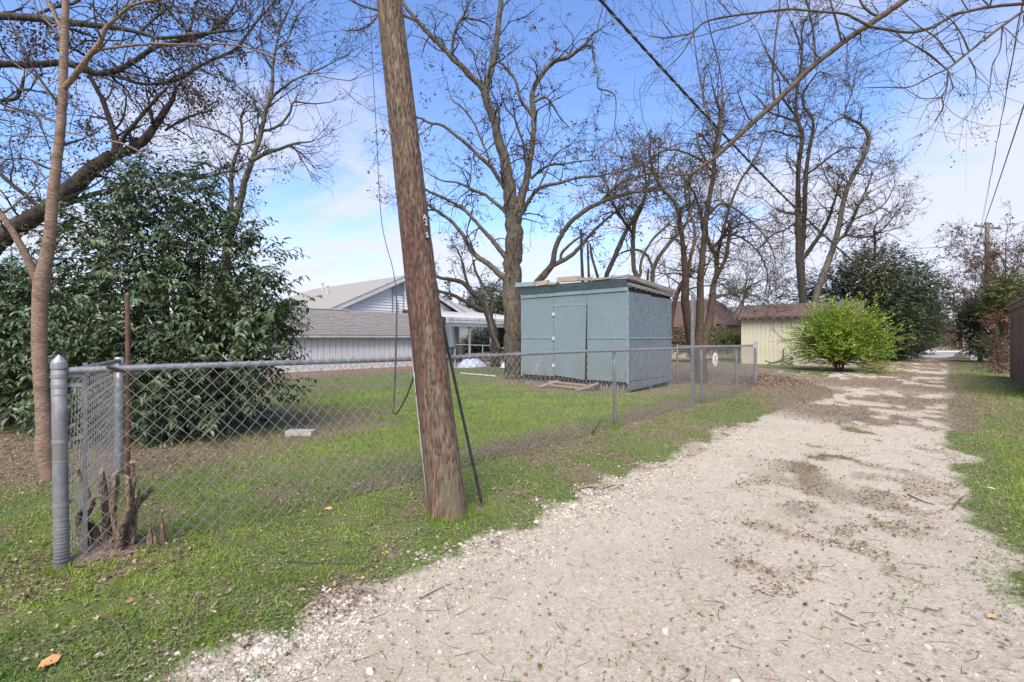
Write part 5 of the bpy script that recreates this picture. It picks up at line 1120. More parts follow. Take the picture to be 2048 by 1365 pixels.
tree('slanting_tree', 'slim dark trunk slanting right behind the middle of the shed roof', 19.5, [
    [(1205, 747, 14), (1210, 620, 12), (1213, 556, 10), (1224, 527, 10), (1238, 495, 10), (1252, 463, 8), (1264, 443, 7), (1275, 420, 6), (1287, 400, 5), (1292, 360, 4), (1285, 320, 3)],
    [(1255, 455, 6), (1240, 430, 6), (1222, 400, 5), (1215, 370, 4)],
], seed=22, bark='bark_dark', twig='twig_brown', dens=3, len1=(.5, 1.6), sub=(5, 3), rmin=.0065, wander=.28, seeds=500, seed_size=.085, twig_from=5.6)
tree('forked_tree', 'forked bare tree with a u shaped crook behind the shed roof', 20, [
    [(1275, 745, 16), (1275, 620, 14), (1274, 560, 12), (1268, 537, 9), (1266, 495, 9), (1268, 451, 8), (1276, 430, 7), (1284, 415, 6), (1290, 390, 5), (1300, 350, 4), (1310, 310, 3)],
    [(1275, 558, 6), (1281, 548, 6), (1281, 530, 6), (1288, 508, 6), (1297, 492, 5), (1308, 476, 5), (1327, 458, 4), (1345, 440, 3)],
    [(1267, 470, 5), (1245, 440, 5), (1228, 425, 4), (1205, 430, 3)],
], seed=23, bark='bark_grey', twig='twig_brown', dens=3, len1=(.5, 1.7), sub=(5, 3), rmin=.0065, wander=.28, seeds=500, seed_size=.085, twig_from=5.4)
tree('bare_tree', 'bare tree with an arching left branch at the right end of the shed roof', 20.5, [
    [(1305, 742, 15), (1306, 620, 12), (1305, 566, 10), (1307, 538, 9), (1316, 518, 8), (1328, 500, 8), (1345, 480, 7), (1358, 468, 6), (1372, 448, 5), (1380, 410, 4), (1375, 370, 3)],
    [(1306, 540, 6), (1300, 522, 5), (1290, 508, 5), (1273, 500, 5), (1255, 502, 4), (1240, 508, 3)],
], seed=24, bark='bark_grey', twig='twig_brown', dens=3, len1=(.5, 1.6), sub=(5, 3), rmin=.0065, wander=.28, seeds=400, seed_size=.085, twig_from=5.2)

# T7 cluster of vine-covered trunks behind the warning sign
tree('vine_tree', 'thick cluster of brown trunks tangled with vines behind the warning sign', 15, [
    [(1400, 772, 34), (1399, 735, 30), (1397, 700, 24), (1399, 660, 17), (1400, 610, 15), (1401, 560, 14), (1405, 510, 13), (1409, 470, 12), (1413, 430, 11), (1420, 390, 10), (1427, 345, 9), (1430, 300, 8), (1436, 260, 7), (1440, 225, 6), (1432, 200, 5), (1425, 170, 3)],
    [(1392, 730, 22), (1384, 690, 20), (1377, 650, 18), (1371, 605, 17), (1371, 560, 14), (1369, 530, 12), (1366, 490, 10), (1361, 450, 9), (1354, 415, 8), (1342, 395, 7), (1325, 378, 6), (1308, 345, 6), (1300, 310, 5), (1302, 270, 3)],
    [(1402, 712, 22), (1410, 675, 20), (1419, 640, 17), (1424, 605, 15), (1427, 575, 12), (1433, 545, 10), (1432, 518, 9), (1425, 500, 9), (1414, 478, 8), (1405, 458, 7), (1403, 435, 6), (1397, 412, 5), (1385, 380, 4), (1360, 350, 3)],
    [(1433, 525, 9), (1438, 495, 8), (1446, 465, 7), (1453, 440, 6), (1462, 408, 6), (1476, 372, 5), (1495, 340, 5), (1515, 310, 4), (1530, 270, 3)],
    [(1428, 560, 9), (1440, 540, 9), (1452, 515, 8), (1456, 490, 8), (1460, 463, 8)],
    [(1372, 560, 9), (1380, 520, 8), (1389, 480, 7), (1388, 450, 6), (1378, 420, 5), (1370, 385, 4), (1385, 340, 3)],
    [(1415, 432, 6), (1440, 408, 6), (1465, 415, 5), (1490, 432, 5), (1515, 455, 4), (1540, 490, 3), (1552, 530, 2)],
    [(1340, 660, 12), (1344, 632, 11), (1350, 603, 10), (1359, 575, 9), (1368, 560, 8)],
    [(1424, 600, 6), (1450, 590, 5), (1480, 585, 4), (1505, 570, 3), (1530, 558, 2)], [(1420, 660, 5), (1450, 648, 4), (1478, 615, 4), (1490, 590, 3), (1500, 560, 2)],
    [(1428, 345, 5), (1400, 320, 5), (1370, 305, 4), (1340, 300, 4), (1310, 310, 3), (1260, 330, 2)],
    [(1432, 300, 5), (1460, 280, 4), (1490, 272, 3), (1520, 265, 2)], [(1434, 270, 4), (1415, 230, 3), (1405, 190, 3), (1410, 150, 2)],
    [(1305, 340, 5), (1280, 330, 4), (1250, 340, 4), (1222, 352, 3), (1205, 380, 2)], [(1430, 310, 5), (1410, 280, 4), (1395, 268, 6), (1400, 300, 5), (1412, 320, 5)],
    [(1420, 500, 5), (1455, 470, 5), (1490, 480, 4), (1520, 510, 3), (1535, 550, 3), (1530, 590, 2)],
    [(1415, 705, 4), (1440, 660, 3.5), (1470, 640, 3), (1485, 610, 2.5), (1492, 575, 2)],
], seed=31, bark='bark_red', twig='twig_brown', dens=5.0, len1=(.5, 2.0), sub=(5, 3), rmin=.0050, wander=.30, up=-.01, seeds=1600, seed_size=.06, twig_from=2.6, drift=.45,
     seed_at=[(1290, 375, 60, 28, 480), (1390, 340, 60, 36, 520), (1350, 395, 70, 28, 480), (1240, 400, 36, 18, 160), (1450, 350, 36, 30, 240)])

# T8 / T9 beyond the yellow outbuilding
tree('tall_bare_tree', 'tall bare tree standing straight behind the lime bush, topmost in the right half', 29, [
    [(1606, 735, 24), (1606, 640, 18), (1605, 597, 16), (1602, 562, 16), (1600, 525, 18), (1598, 490, 14), (1596, 450, 13), (1596, 409, 12), (1596, 365, 10), (1598, 325, 10), (1603, 290, 9), (1604, 268, 9), (1596, 243, 8), (1592, 215, 7), (1593, 190, 6), (1596, 160, 6), (1602, 130, 5), (1605, 100, 4), (1603, 70, 3), (1610, 40, 2)],
    [(1602, 525, 11), (1606, 480, 11), (1608, 435, 10), (1610, 395, 10), (1612, 350, 9), (1616, 315, 8), (1621, 285, 8), (1626, 262, 7), (1624, 235, 6), (1608, 215, 5), (1606, 190, 5), (1620, 165, 4), (1638, 145, 3), (1660, 150, 2)],
    [(1604, 520, 10), (1618, 502, 10), (1632, 482, 9), (1648, 456, 8), (1660, 430, 7), (1668, 405, 5), (1680, 370, 4)],
    [(1593, 243, 5), (1563, 233, 5), (1545, 228, 4), (1530, 215, 4), (1520, 200, 3), (1505, 188, 2)], [(1590, 230, 5), (1578, 215, 5), (1562, 190, 4), (1558, 160, 3), (1540, 120, 3), (1530, 90, 2)],
    [(1598, 430, 6), (1570, 425, 5), (1555, 420, 4)], [(1604, 275, 5), (1575, 270, 4), (1545, 262, 4), (1520, 268, 3)], [(1612, 350, 5), (1640, 330, 5), (1665, 310, 4), (1690, 295, 3)],
    [(1598, 440, 5), (1570, 460, 4), (1545, 470, 4), (1520, 495, 3), (1500, 500, 2)], [(1603, 100, 3), (1590, 60, 3), (1580, 40, 2)], [(1604, 90, 3), (1625, 60, 2.5), (1632, 30, 2)],
], seed=41, bark='bark_dark', twig='twig_brown', dens=2.6, len1=(.8, 2.8), sub=(5, 3), rmin=.0085, wander=.28, up=.03, seeds=1600, seed_size=.10, twig_from=5.5, drift=.4)
tree('bent_tree', 'bare tree with a hooked top leaning right in front of the dark evergreen', 27, [
    [(1628, 740, 24), (1628, 640, 18), (1633, 591, 15), (1648, 547, 14), (1660, 515, 13), (1668, 490, 12), (1678, 453, 12), (1686, 409, 11), (1695, 375, 11), (1708, 350, 10), (1722, 325, 9), (1733, 300, 9), (1738, 282, 9), (1733, 263, 8), (1722, 250, 7), (1708, 242, 6), (1692, 234, 5), (1692, 215, 4), (1703, 190, 3), (1708, 160, 2)],
    [(1672, 480, 9), (1690, 470, 8), (1705, 440, 7), (1720, 405, 6), (1735, 375, 5), (1745, 345, 3)],
    [(1694, 234, 4), (1675, 240, 4), (1655, 255, 3), (1640, 270, 3)], [(1706, 440, 5), (1730, 430, 4), (1755, 420, 4), (1775, 400, 3), (1790, 370, 2)],
    [(1690, 470, 6), (1720, 475, 5), (1750, 470, 5), (1775, 450, 3), (1795, 420, 2)], [(1686, 400, 4), (1665, 375, 4), (1650, 350, 3), (1640, 320, 2)],
    [(1749, 520, 6), (1750, 490, 6), (1749, 460, 6)],
], seed=42, bark='bark_grey', twig='twig_brown', dens=3.0, len1=(.8, 2.6), sub=(5, 3), rmin=.0085, wander=.28, up=.02, seeds=1300, seed_size=.10, twig_from=5.2, drift=.4,
     seed_at=[(1720, 470, 50, 26, 260)])

# overhanging limbs of a tree whose trunk stands outside the frame, to the right
tree('overhanging_tree', 'smooth brown branches hanging into the upper right from a trunk outside the frame', 6.2, [
    [(2560, 880, 60), (2540, 500, 54), (2500, 100, 46), (2440, -250, 40)],
    [(2440, -250, 34), (2250, -230, 24), (2050, -150, 18), (1900, -65, 16), (1810, 0, 15), (1760, 35, 14), (1700, 75, 13), (1634, 126, 12), (1587, 170, 12), (1551, 205, 11), (1508, 243, 11), (1478, 272, 10), (1455, 293, 9), (1430, 315, 8), (1405, 332, 6), (1382, 348, 5), (1346, 349, 3), (1310, 345, 2)],
    [(2500, 60, 26), (2350, 0, 16), (2200, 5, 11), (2100, 8, 9), (2048, 8, 9), (1981, 14, 8), (1937, 23, 8), (1908, 29, 8), (1887, 42, 8), (1864, 55, 8), (1840, 62, 8), (1817, 65, 7), (1790, 62, 7), (1764, 58, 7), (1741, 53, 7), (1711, 38, 6), (1688, 28, 6), (1644, 24, 5), (1600, 20, 5), (1575, 19, 5), (1522, 25, 5), (1464, 32, 4.5), (1411, 44, 4), (1388, 64, 4), (1373, 69, 3), (1329, 76, 2.5), (1297, 72, 2)],
    [(2505, 90, 22), (2350, 0, 12), (2200, -30, 10), (2100, 0, 9), (2048, 23, 8), (2016, 44, 8), (1981, 70, 7), (1943, 100, 6), (1911, 126, 6), (1893, 139, 5), (1864, 152, 4), (1820, 174, 3.5), (1776, 175, 3), (1732, 176, 2)],
    [(1393, 57, 3), (1376, 88, 3), (1358, 114, 2.5), (1332, 138, 1.5)],
    [(1896, 141, 5), (1893, 176, 4), (1884, 193, 3.5), (1886, 217, 3), (1872, 240, 2)], [(1893, 139, 4), (1858, 108, 3.5), (1828, 91, 3), (1776, 63, 2)],
    [(1911, 126, 4), (1875, 79, 3.5), (1840, 54, 3), (1808, 26, 2)], [(1931, 26, 4), (1893, 56, 4), (1862, 76, 3.5), (1840, 92, 2)],
    [(1938, 103, 5), (1925, 73, 4), (1908, 47, 3), (1890, 30, 2)], [(1938, 115, 4), (1950, 140, 3), (1952, 160, 2)],
    [(1549, 203, 5), (1545, 146, 4.5), (1552, 73, 4), (1560, 0, 3.5), (1562, -60, 3)], [(1630, 125, 5), (1628, 73, 4.5), (1613, 0, 4), (1600, -60, 3)], [(1683, 82, 5), (1672, 40, 5), (1660, 0, 4), (1650, -50, 4)],
    [(1438, 305, 4), (1439, 278, 4), (1445, 205, 3.5), (1440, 141, 3), (1420, 59, 2.5), (1410, 0, 2)], [(1581, 172, 4), (1560, 145, 4), (1546, 123, 3.5), (1531, 100, 3), (1516, 64, 2)],
    [(1886, 195, 3), (1848, 198, 2.5), (1830, 190, 2)], [(2005, 52, 4), (2000, 100, 3), (1985, 130, 3), (1980, 175, 2)], [(1760, 35, 6), (1740, 25, 6), (1722, 5, 5), (1710, -30, 4)],
    [(1788, 62, 4), (1815, 83, 3.5), (1850, 105, 3), (1893, 139, 3)], [(1896, 143, 3), (1905, 178, 3), (1880, 195, 2)], [(1522, 25, 3), (1490, 45, 3), (1440, 60, 2.5), (1400, 72, 2), (1364, 80, 1.5)],
    [(1417, 325, 3), (1425, 260, 3), (1400, 160, 2.5), (1390, 90, 2), (1385, 30, 1.5)], [(1981, 14, 3), (1985, -20, 3), (1995, -60, 2)], [(1937, 23, 3), (1920, -5, 3), (1900, -40, 2)], [(1464, 32, 3), (1440, 5, 2.5), (1400, -40, 2)],
], seed=51, bark='bark_red', twig='twig', dens=3.2, len1=(.25, .95), sub=(2, 1), rmin=.0022, wander=.17, up=.02, seeds=900, seed_size=.028, twig_from=2.2, drift=.12, skip=(0,), jit=.06)

# small bare trees in the middle distance
def wild_tree(name, label, px, D, H, seed, spread=.35, bark='bark_dark', twig='twig', lean=0, dens=2.0, rmin=None, nl=7, group=None, seeds=0, seedmat='leaf_brown', w=None, fork=.3):
    rr = np.random.default_rng(seed); s = FPX / D; g = HOR + 1.42 * s; w = w or H * s * .035
    tr = [(px, g, w * 1.15), (px + lean * .2, g - H * s * .25, w), (px + lean * .5 + rr.normal(0, 2), g - H * s * .5, w * .7), (px + lean * .8 + rr.normal(0, 4), g - H * s * .75, w * .4), (px + lean, g - H * s, w * .15)]
    L = [tr]
    for k in range(nl):
        t = rr.uniform(fork, .8); x0 = np.interp(t, [0, .25, .5, .75, 1], [q[0] for q in tr]); y0 = g - t * H * s; dx = rr.uniform(.3, 1) * spread * H * s * (1 if k % 2 else -1); dy = rr.uniform(.15, .5) * H * s * (1 - t * .5)
        L.append([(x0, y0, w * .55 * (1 - t * .5)), (x0 + dx * .3, y0 - dy * .4, w * .4 * (1 - t * .5)), (x0 + dx * .65, y0 - dy * .75, w * .25 * (1 - t * .5)), (x0 + dx, y0 - dy, w * .1)])
    return tree(name, label, D, L, seed=seed, bark=bark, twig=twig, group=group, dens=dens, len1=(H * .08, H * .24), sub=(4, 3), rmin=rmin or D * .00032, wander=.22, up=.04, seeds=seeds, seed_size=D * .0042, seedmat=seedmat, drift=.5, twig_from=H * fork * .6)
wild_tree('small_bare_tree', 'small bare tree above the dark grey roof left of the yellow outbuilding', 1540, 40, 6.2, 61, .5, group=None)
wild_tree('small_bare_tree', 'small bare tree directly right of the vine covered trunks', 1492, 34, 5.4, 62, .5)
wild_tree('small_bare_tree', 'bare tree behind the brown roofed house at the right end of the blue shed', 1330, 44, 8, 63, .5)
wild_tree('brown_leaf_tree', 'brown leaved tree beside the crossarm utility pole', 2012, 30, 8.0, 64, .45, seeds=2600, seedmat='leaf_brown', twig='twig_brown', dens=3.2, nl=9)
wild_tree('brown_leaf_tree', 'brown leaved tree at the right edge above the board fence', 2062, 25, 6.8, 65, .5, seeds=2400, seedmat='leaf_rust', twig='twig_brown', dens=3.2, nl=9)
wild_tree('brown_leaf_tree', 'sparse brown leaved tree left of the crossarm utility pole', 1952, 36, 6.6, 66, .34, seeds=1100, seedmat='leaf_brown', twig='twig_brown', dens=2.6, nl=9)
wild_tree('brown_leaf_tree', 'small sparse tree farthest right down the alley next to the thin pole', 1930, 55, 6.0, 67, .30, seeds=600, seedmat='leaf_olive', twig='twig', dens=2.2)
wild_tree('bare_tree', 'bare tree at the far left seen through the fork of the young tree', 20, 22, 6.5, 68, .6, twig='twig_pale', bark='bark_grey')
wild_tree('rusty_tree', 'rusty leaved tree behind the house roof right of the leaning pole', 900, 52, 6.4, 69, .5, seeds=1500, seedmat='leaf_rust', twig='twig_brown')
wild_tree('alley_tree', 'bare brown tree on the left of the far alley', 1856, 78, 7.5, 70, .35, seeds=900, seedmat='leaf_brown', twig='twig_brown')
wild_tree('alley_tree', 'bare brown tree nearest behind the orange fence', 1838, 60, 5.6, 71, .5, seeds=900, seedmat='leaf_brown', twig='twig_brown', dens=3)
wild_tree('alley_tree', 'pale bare tree farthest along the left of the alley', 1872, 95, 6.5, 72, .35, twig='twig_brown')
# ------------------------------------------------------------------ leafy shrubs and evergreens
def shrub(name, label, lobes, n_cl, per, size, m, seed, D, cat='shrub', template=LEAF6, droop=.5, stems=(), big=0, width=.5, shell=.45, wob=.25, group=None, twigs=True, stem_m='bark_dark', clr=.16, base=None):
    """lobes: (px,py,D,rx px,ry px,depth m).  Leaves sit along short shoots near the lobes' surfaces."""
    rr = np.random.default_rng(seed); C, W = [], []
    for L in lobes:
        c = pix(L[0], L[1], L[2]); C.append((c, L[3] / FPX * L[2], L[4] / FPX * L[2], L[5])); W.append(L[3] * L[4])
    W = np.array(W, float); W /= W.sum(); k = rr.choice(len(C), n_cl, p=W); u = rdir(n_cl, rr); q = rr.random(n_cl) ** shell
    u2 = u * q[:, None]; ctr = np.array([c[0] for c in C])[k]; rx = np.array([c[1] for c in C])[k]; ry = np.array([c[2] for c in C])[k]; rd = np.array([c[3] for c in C])[k]
    nz_ = 1 + wob * (fbm(u[:, 0] * 2.2 + k * 3 + 9, u[:, 2] * 2.2 + u[:, 1] * 2, 3) - .5) * 2
    sc = nz_[:, None]
    P = ctr + sc * (u2[:, :1] * RGT * rx[:, None] + u2[:, 1:2] * FWD * rd[:, None] + u2[:, 2:3] * np.array([0, 0, 1.]) * ry[:, None])
    outd = u[:, :1] * RGT + u[:, 1:2] * FWD + u[:, 2:3] * np.array([0, 0, 1.])
    keep = P[:, 2] > gz(P[:, 0], P[:, 1]) + clr; P, outd, q, k = P[keep], outd[keep], q[keep], k[keep]; n_cl = len(P)
    b0 = np.array([pix(*lobes[0][:1], HOR, lobes[0][2])])[0] if base is None else base; b0[2] = float(gz(b0[0], b0[1]))
    root = thing(name, b0, label, cat, group)
    sd_ = outd * .8 + rdir(n_cl, rr) * .7; sd_[:, 2] += .15; sd_ /= np.linalg.norm(sd_, axis=1, keepdims=True); Ls = rr.uniform(2.2, 4.8, n_cl) * size
    Pt, Rt = grow(P, sd_, Ls, np.full(n_cl, size * .05), size * .02, 5, .16, -.05 * droop, rr)
    if twigs:
        v, f = tubes(Pt[:, ::2] if D > 12 else Pt, Rt[:, ::2] if D > 12 else Rt, 3); tag(mesh_np('shoots', v, f, M['twig_brown' if stem_m != 'leaf' else 'leaf_olive'], root), kind='stuff')
    # leaves along the shoots
    ii = np.repeat(np.arange(n_cl), per); t = np.tile(np.linspace(.1, 1, per), n_cl) * 4; kk = np.minimum(t.astype(int), 3); fr = (t - kk)[:, None]
    S = Pt[ii, kk] * (1 - fr) + Pt[ii, kk + 1] * fr; T = Pt[ii, kk + 1] - Pt[ii, kk]; T /= np.linalg.norm(T, axis=1, keepdims=True)
    sidev = np.cross(T, [0, 0, 1.]); sidev /= np.maximum(1e-6, np.linalg.norm(sidev, axis=1, keepdims=True)); sg = np.where(np.tile(np.arange(per), n_cl) % 2 == 0, 1, -1)[:, None]
    X = T * .55 + sidev * sg * .75 + rdir(len(S), rr) * .35; X[:, 2] -= droop * .75; Z = np.array([0, 0, 1.]) + outd[ii] * .5 + rdir(len(S), rr) * .45
    sz = size * rr.uniform(.45, 1.2, len(S)); SS = np.column_stack([sz, sz * width, sz])
    if big:       # the largest-showing leaves are objects of their own
        dist = np.linalg.norm(S - CAM, axis=1) / sz; o = np.argsort(dist + rr.random(len(S)) * dist.std() * .6); sel = o[:big]; rest = o[big:]
        me = None
        for i in sel:
            x = X[i] / np.linalg.norm(X[i]); y = np.cross(Z[i], x); y /= np.linalg.norm(y); z = np.cross(x, y)
            if me is None:
                lf = mesh_np('leaf', template[0] * [1, width, 1], template[1], M[m]); me = lf.data
            else: lf = bpy.data.objects.new('leaf', me); col.objects.link(lf)
            lf.parent = root; mt = Matrix(np.column_stack([x, y, z]).tolist()).to_4x4() @ Matrix.Scale(float(sz[i]), 4); mt.translation = Vector(S[i] - b0); lf.matrix_local = mt
        S, X, Z, SS = S[rest], X[rest], Z[rest], SS[rest]
    v, f = stamp(*template, S, X, Z, SS); tag(mesh_np('foliage', v, f, M[m], root), kind='stuff')
    for st in stems:
        st = np.array(st, float); Q = np.array([pix(x, y, d) for x, y, d, w in st]); Q[0, 2] = float(gz(Q[0, 0], Q[0, 1])) - .05
        MB().tube(smooth_line(Q, 4), np.interp(np.linspace(0, 1, 4 * (len(st) - 1) + 1), np.linspace(0, 1, len(st)), st[:, 3] / FPX * st[:, 2] / 2), 7).build('stem', M['bark_dark'], root)
    return root
stm = [[(350 + dx, 905, 6.9, 22), (350 + dx * 1.6, 780, 6.9, 18), (350 + dx * 2.3, 640, 7.0, 14), (350 + dx * 2.6, 520, 7.1, 6)] for dx in (-30, -8, 18, 42)]
shrub('evergreen_shrub', 'huge dark evergreen shrub behind the left end of the wire fence, taller than the fence', [
    (350, 735, 7.1, 205, 165, 1.15), (325, 575, 7.2, 165, 150, 1.15), (320, 450, 7.2, 100, 95, .8), (450, 640, 6.8, 108, 105, .8), (512, 625, 6.7, 50, 58, .4), (480, 730, 6.8, 62, 60, .5),
    (430, 490, 7.0, 62, 70, .5), (505, 520, 6.9, 42, 50, .35), (205, 520, 7.1, 75, 75, .6), (250, 770, 6.7, 115, 110, .7), (370, 815, 6.6, 85, 70, .6), (180, 640, 7.0, 90, 110, .7), (315, 375, 7.3, 50, 50, .4), (345, 340, 7.3, 22, 26, .2), (270, 360, 7.3, 20, 30, .2), (420, 410, 7.2, 22, 40, .2), (560, 590, 6.7, 30, 34, .25), (250, 400, 7.2, 40, 40, .3), (405, 380, 7.1, 30, 40, .25), (165, 450, 7.2, 36, 40, .3), (570, 660, 6.7, 22, 40, .3)],
    2700, 10, .112, 'leaf_dark', 5, 7, big=290, droop=.75, width=.46, shell=.50, wob=.34, stems=stm, clr=.08)
shrub('evergreen_shrub', 'broad leaved dark shrub at the left edge behind the smooth young tree', [
    (30, 690, 7.6, 95, 120, .8), (-60, 640, 8, 110, 130, .9), (60, 790, 7.3, 70, 55, .5), (10, 590, 7.8, 70, 60, .6), (120, 640, 7.6, 60, 80, .6)], 900, 9, .135, 'leaf_dark', 6, 7.6, droop=.7, width=.5, wob=.2,
    stems=[[(20, 860, 7.6, 14), (25, 760, 7.6, 10), (15, 640, 7.7, 7)], [(-40, 860, 7.8, 14), (-50, 740, 7.9, 9), (-70, 600, 8, 6)]])

# lime bush: arching sprays
def lime_bush():
    rr = np.random.default_rng(77); D = 20.3; c = at_px(1678, D); n = 620
    root = thing('lime_bush', c, 'bright yellow green arching bush in front of the pale yellow outbuilding', 'bush')
    az = rr.uniform(0, 2 * math.pi, n); el = rr.uniform(.02, 1.5, n) ; d = np.stack([np.cos(az) * np.cos(el), np.sin(az) * np.cos(el), np.sin(el)], 1)
    st = c + np.column_stack([rr.normal(0, .2, n), rr.normal(0, .2, n), rr.uniform(.25, 1.35, n)]); L = rr.uniform(.95, 1.85, n) * (1 + .18 * np.cos(el)) * (.85 + .4 * fbm(az * 1.6, el * 2, 2))
    right = (d * RGT).sum(1); L *= 1 + .12 * np.clip(right, 0, 1)
    P, Q = grow(st, d, L, np.full(n, .011), .004, 9, .09, -.035, rr); k_ = P[:, :, 2] < .12; P[:, :, 2] = np.where(k_, .12 + rr.random(P.shape[:2]) * .1, P[:, :, 2])
    v, f = tubes(P, Q, 3); tag(mesh_np('shoots', v, f, M['twig_pale'], root), kind='stuff')
    S2, D2, Q2 = spawn(P, Q, 3, rr, .35, .95, (.3, .7)); P2, R2 = grow(S2, D2, rr.uniform(.25, .6, len(S2)), Q2 * .6, .003, 5, .1, .01, rr)
    def leaves(P, per, tmin):
        Mn, k, _ = P.shape; ii = np.repeat(np.arange(Mn), per); t = np.tile(np.linspace(tmin, 1, per), Mn) * (k - 1); kk = np.minimum(t.astype(int), k - 2); fr = (t - kk)[:, None]
        S = P[ii, kk] * (1 - fr) + P[ii, kk + 1] * fr; T = P[ii, kk + 1] - P[ii, kk]; T /= np.maximum(1e-9, np.linalg.norm(T, axis=1, keepdims=True))
        sd_ = np.cross(T, [0, 0, 1.]); sg = np.where(np.arange(len(S)) % 2 == 0, 1, -1)[:, None]; return S, T * .6 + sd_ * sg * .8 + rdir(len(S), rr) * .35
    a, b = leaves(P, 26, .25), leaves(P2, 9, .1); S = np.concatenate([a[0], b[0]]); X = np.concatenate([a[1], b[1]]); sz = rr.uniform(.07, .13, len(S))
    v, f = stamp(*LEAF4, S, X, np.array([0, 0, 1.]) + rdir(len(S), rr) * .6, np.column_stack([sz, sz * .5, sz])); tag(mesh_np('foliage', v, f, M['leaf_lime'], root), kind='stuff')
    for k in range(9):
        a_ = k * .7; e = c + np.array([math.cos(a_) * .5, math.sin(a_) * .5, 1.5]); MB().tube(smooth_line([c + [math.cos(a_) * .12, math.sin(a_) * .12, -.05], (c + e) / 2 + [0, 0, .1], e], 4), np.linspace(.03, .012, 9), 6).build('stem', M['twig_brown'], root)
lime_bush()

# dark evergreens along the left of the alley
shrub('evergreen_tree', 'big rounded dark evergreen tree behind the lime bush on the left of the alley', [
    (1765, 590, 31, 78, 92, 3.0), (1740, 545, 31, 60, 52, 2.2), (1800, 620, 33, 62, 75, 3), (1775, 660, 30, 60, 60, 2.2), (1690, 600, 32, 60, 60, 2.4), (1655, 575, 33, 36, 40, 2), (1830, 600, 35, 26, 50, 2.4), (1600, 590, 34, 30, 34, 1.6)],
    3600, 8, .20, 'leaf_hedge', 8, 31, cat='tree', template=LEAF4, droop=.3, shell=.40, wob=.16, width=.55, stems=[[(1760, 720, 31, 14), (1755, 640, 31, 12), (1765, 570, 31, 8)], [(1800, 712, 33, 12), (1805, 640, 33, 9), (1815, 590, 33, 6)]])
shrub('evergreen_tree', 'farther dark evergreen tree leaning over the alley beyond the big rounded one', [
    (1818, 640, 42, 30, 52, 3), (1846, 605, 44, 20, 34, 2.5), (1815, 655, 40, 36, 52, 3), (1822, 570, 40, 30, 36, 2.5)],
    2000, 7, .24, 'leaf_hedge', 9, 42, cat='tree', template=LEAF4, droop=.3, shell=.40, wob=.2, width=.55, stems=[[(1835, 704, 42, 9), (1838, 640, 42, 7), (1845, 600, 42, 4)]])
shrub('hedge', 'low straggly dark hedge at the foot of the evergreen trees beside the alley', [(1745, 700, 30, 22, 34, 1.2), (1775, 700, 32, 25, 30, 1.5), (1795, 690, 35, 24, 32, 2), (1808, 680, 38, 16, 30, 2)],
    1500, 7, .17, 'leaf_hedge', 10, 32, cat='hedge', template=LEAF4, droop=.3, shell=.5, wob=.25)
shrub('vine_mound', 'grey green tangle of bare vines over the top of the big evergreen', [(1745, 545, 29.5, 42, 36, .8)], 260, 3, .22, 'leaf_olive', 12, 29.5, cat='vine', template=LEAF4, droop=.2, shell=.5)
shrub('green_hedge', 'low clipped green hedge in front of the white house between the trunks', [(1440, 682, 30, 48, 13, .8), (1380, 684, 29, 30, 13, .8), (1475, 684, 31, 25, 13, .8)], 1100, 7, .16, 'leaf_olive', 13, 30, cat='hedge', template=LEAF4, droop=.2, shell=.5, clr=.02)
shrub('dry_hedge', 'brownish dry hedge against the tan house right of the blue shed', [(1362, 682, 28, 22, 15, .8), (1395, 690, 27, 18, 13, .6)], 600, 6, .15, 'leaf_brown', 14, 28, cat='hedge', template=LEAF4, droop=.2, shell=.5, clr=.02)
# behind the carport
shrub('yard_shrub', 'yellow green shrub seen under the carport beside the big tree trunk', [(1008, 672, 40, 24, 22, 1.5), (1000, 695, 38, 20, 16, 1.2)], 600, 7, .20, 'leaf_olive', 15, 39, template=LEAF4, clr=-.3)
shrub('yard_shrub', 'dark green shrub under the left part of the carport roof', [(962, 680, 44, 26, 30, 2), (940, 690, 43, 20, 20, 1.5)], 800, 7, .22, 'leaf_hedge', 16, 44, template=LEAF4, clr=-.3)
shrub('conifer', 'dark green tree behind the carport roof left of the big trunk', [(985, 600, 50, 34, 30, 2.5), (1005, 640, 50, 30, 40, 2.5), (950, 625, 52, 22, 18, 2)], 1300, 7, .28, 'leaf_hedge', 17, 50, cat='tree', template=LEAF4, clr=-.3, stems=[[(1000, 705, 50, 8), (998, 650, 50, 7), (992, 605, 50, 4)]])
# right side of the alley
shrub('green_shrub', 'dark green shrub crowding the white post on the right side of the alley', [(1968, 650, 28, 26, 44, 1.4), (1982, 620, 27, 28, 32, 1.3), (1950, 632, 32, 14, 20, 1.2), (1978, 690, 27, 24, 26, 1.0)], 1700, 7, .17, 'leaf_hedge', 18, 28, template=LEAF4, stems=[[(1960, 735, 27, 9), (1962, 680, 27, 7), (1965, 630, 27, 4)]], base=at_px(1975, 27))
shrub('green_shrub', 'brighter green shrub above the board fence corner', [(2030, 585, 23, 30, 34, 1.2), (2005, 610, 24, 22, 26, 1)], 700, 7, .15, 'leaf_olive', 19, 23, template=LEAF4, stems=[[(2025, 735, 23.5, 7), (2022, 660, 23.5, 6), (2028, 600, 23.2, 4)]])
shrub('rust_shrub', 'rust red leaved shrub in front of the board fence end, tallest tuft', [(2005, 640, 20.5, 22, 14, .4), (1983, 646, 21, 18, 8, .4)], 80, 6, .15, 'leaf_rust', 20, 20.5, template=LEAF4, shell=.6, stems=[[(2003, 745, 20.5, 10), (2000, 705, 20.5, 9), (2006, 670, 20.5, 8), (1998, 640, 20.5, 5)], [(2003, 680, 20.5, 6), (1988, 655, 20.5, 4), (1975, 645, 20.5, 3)]])
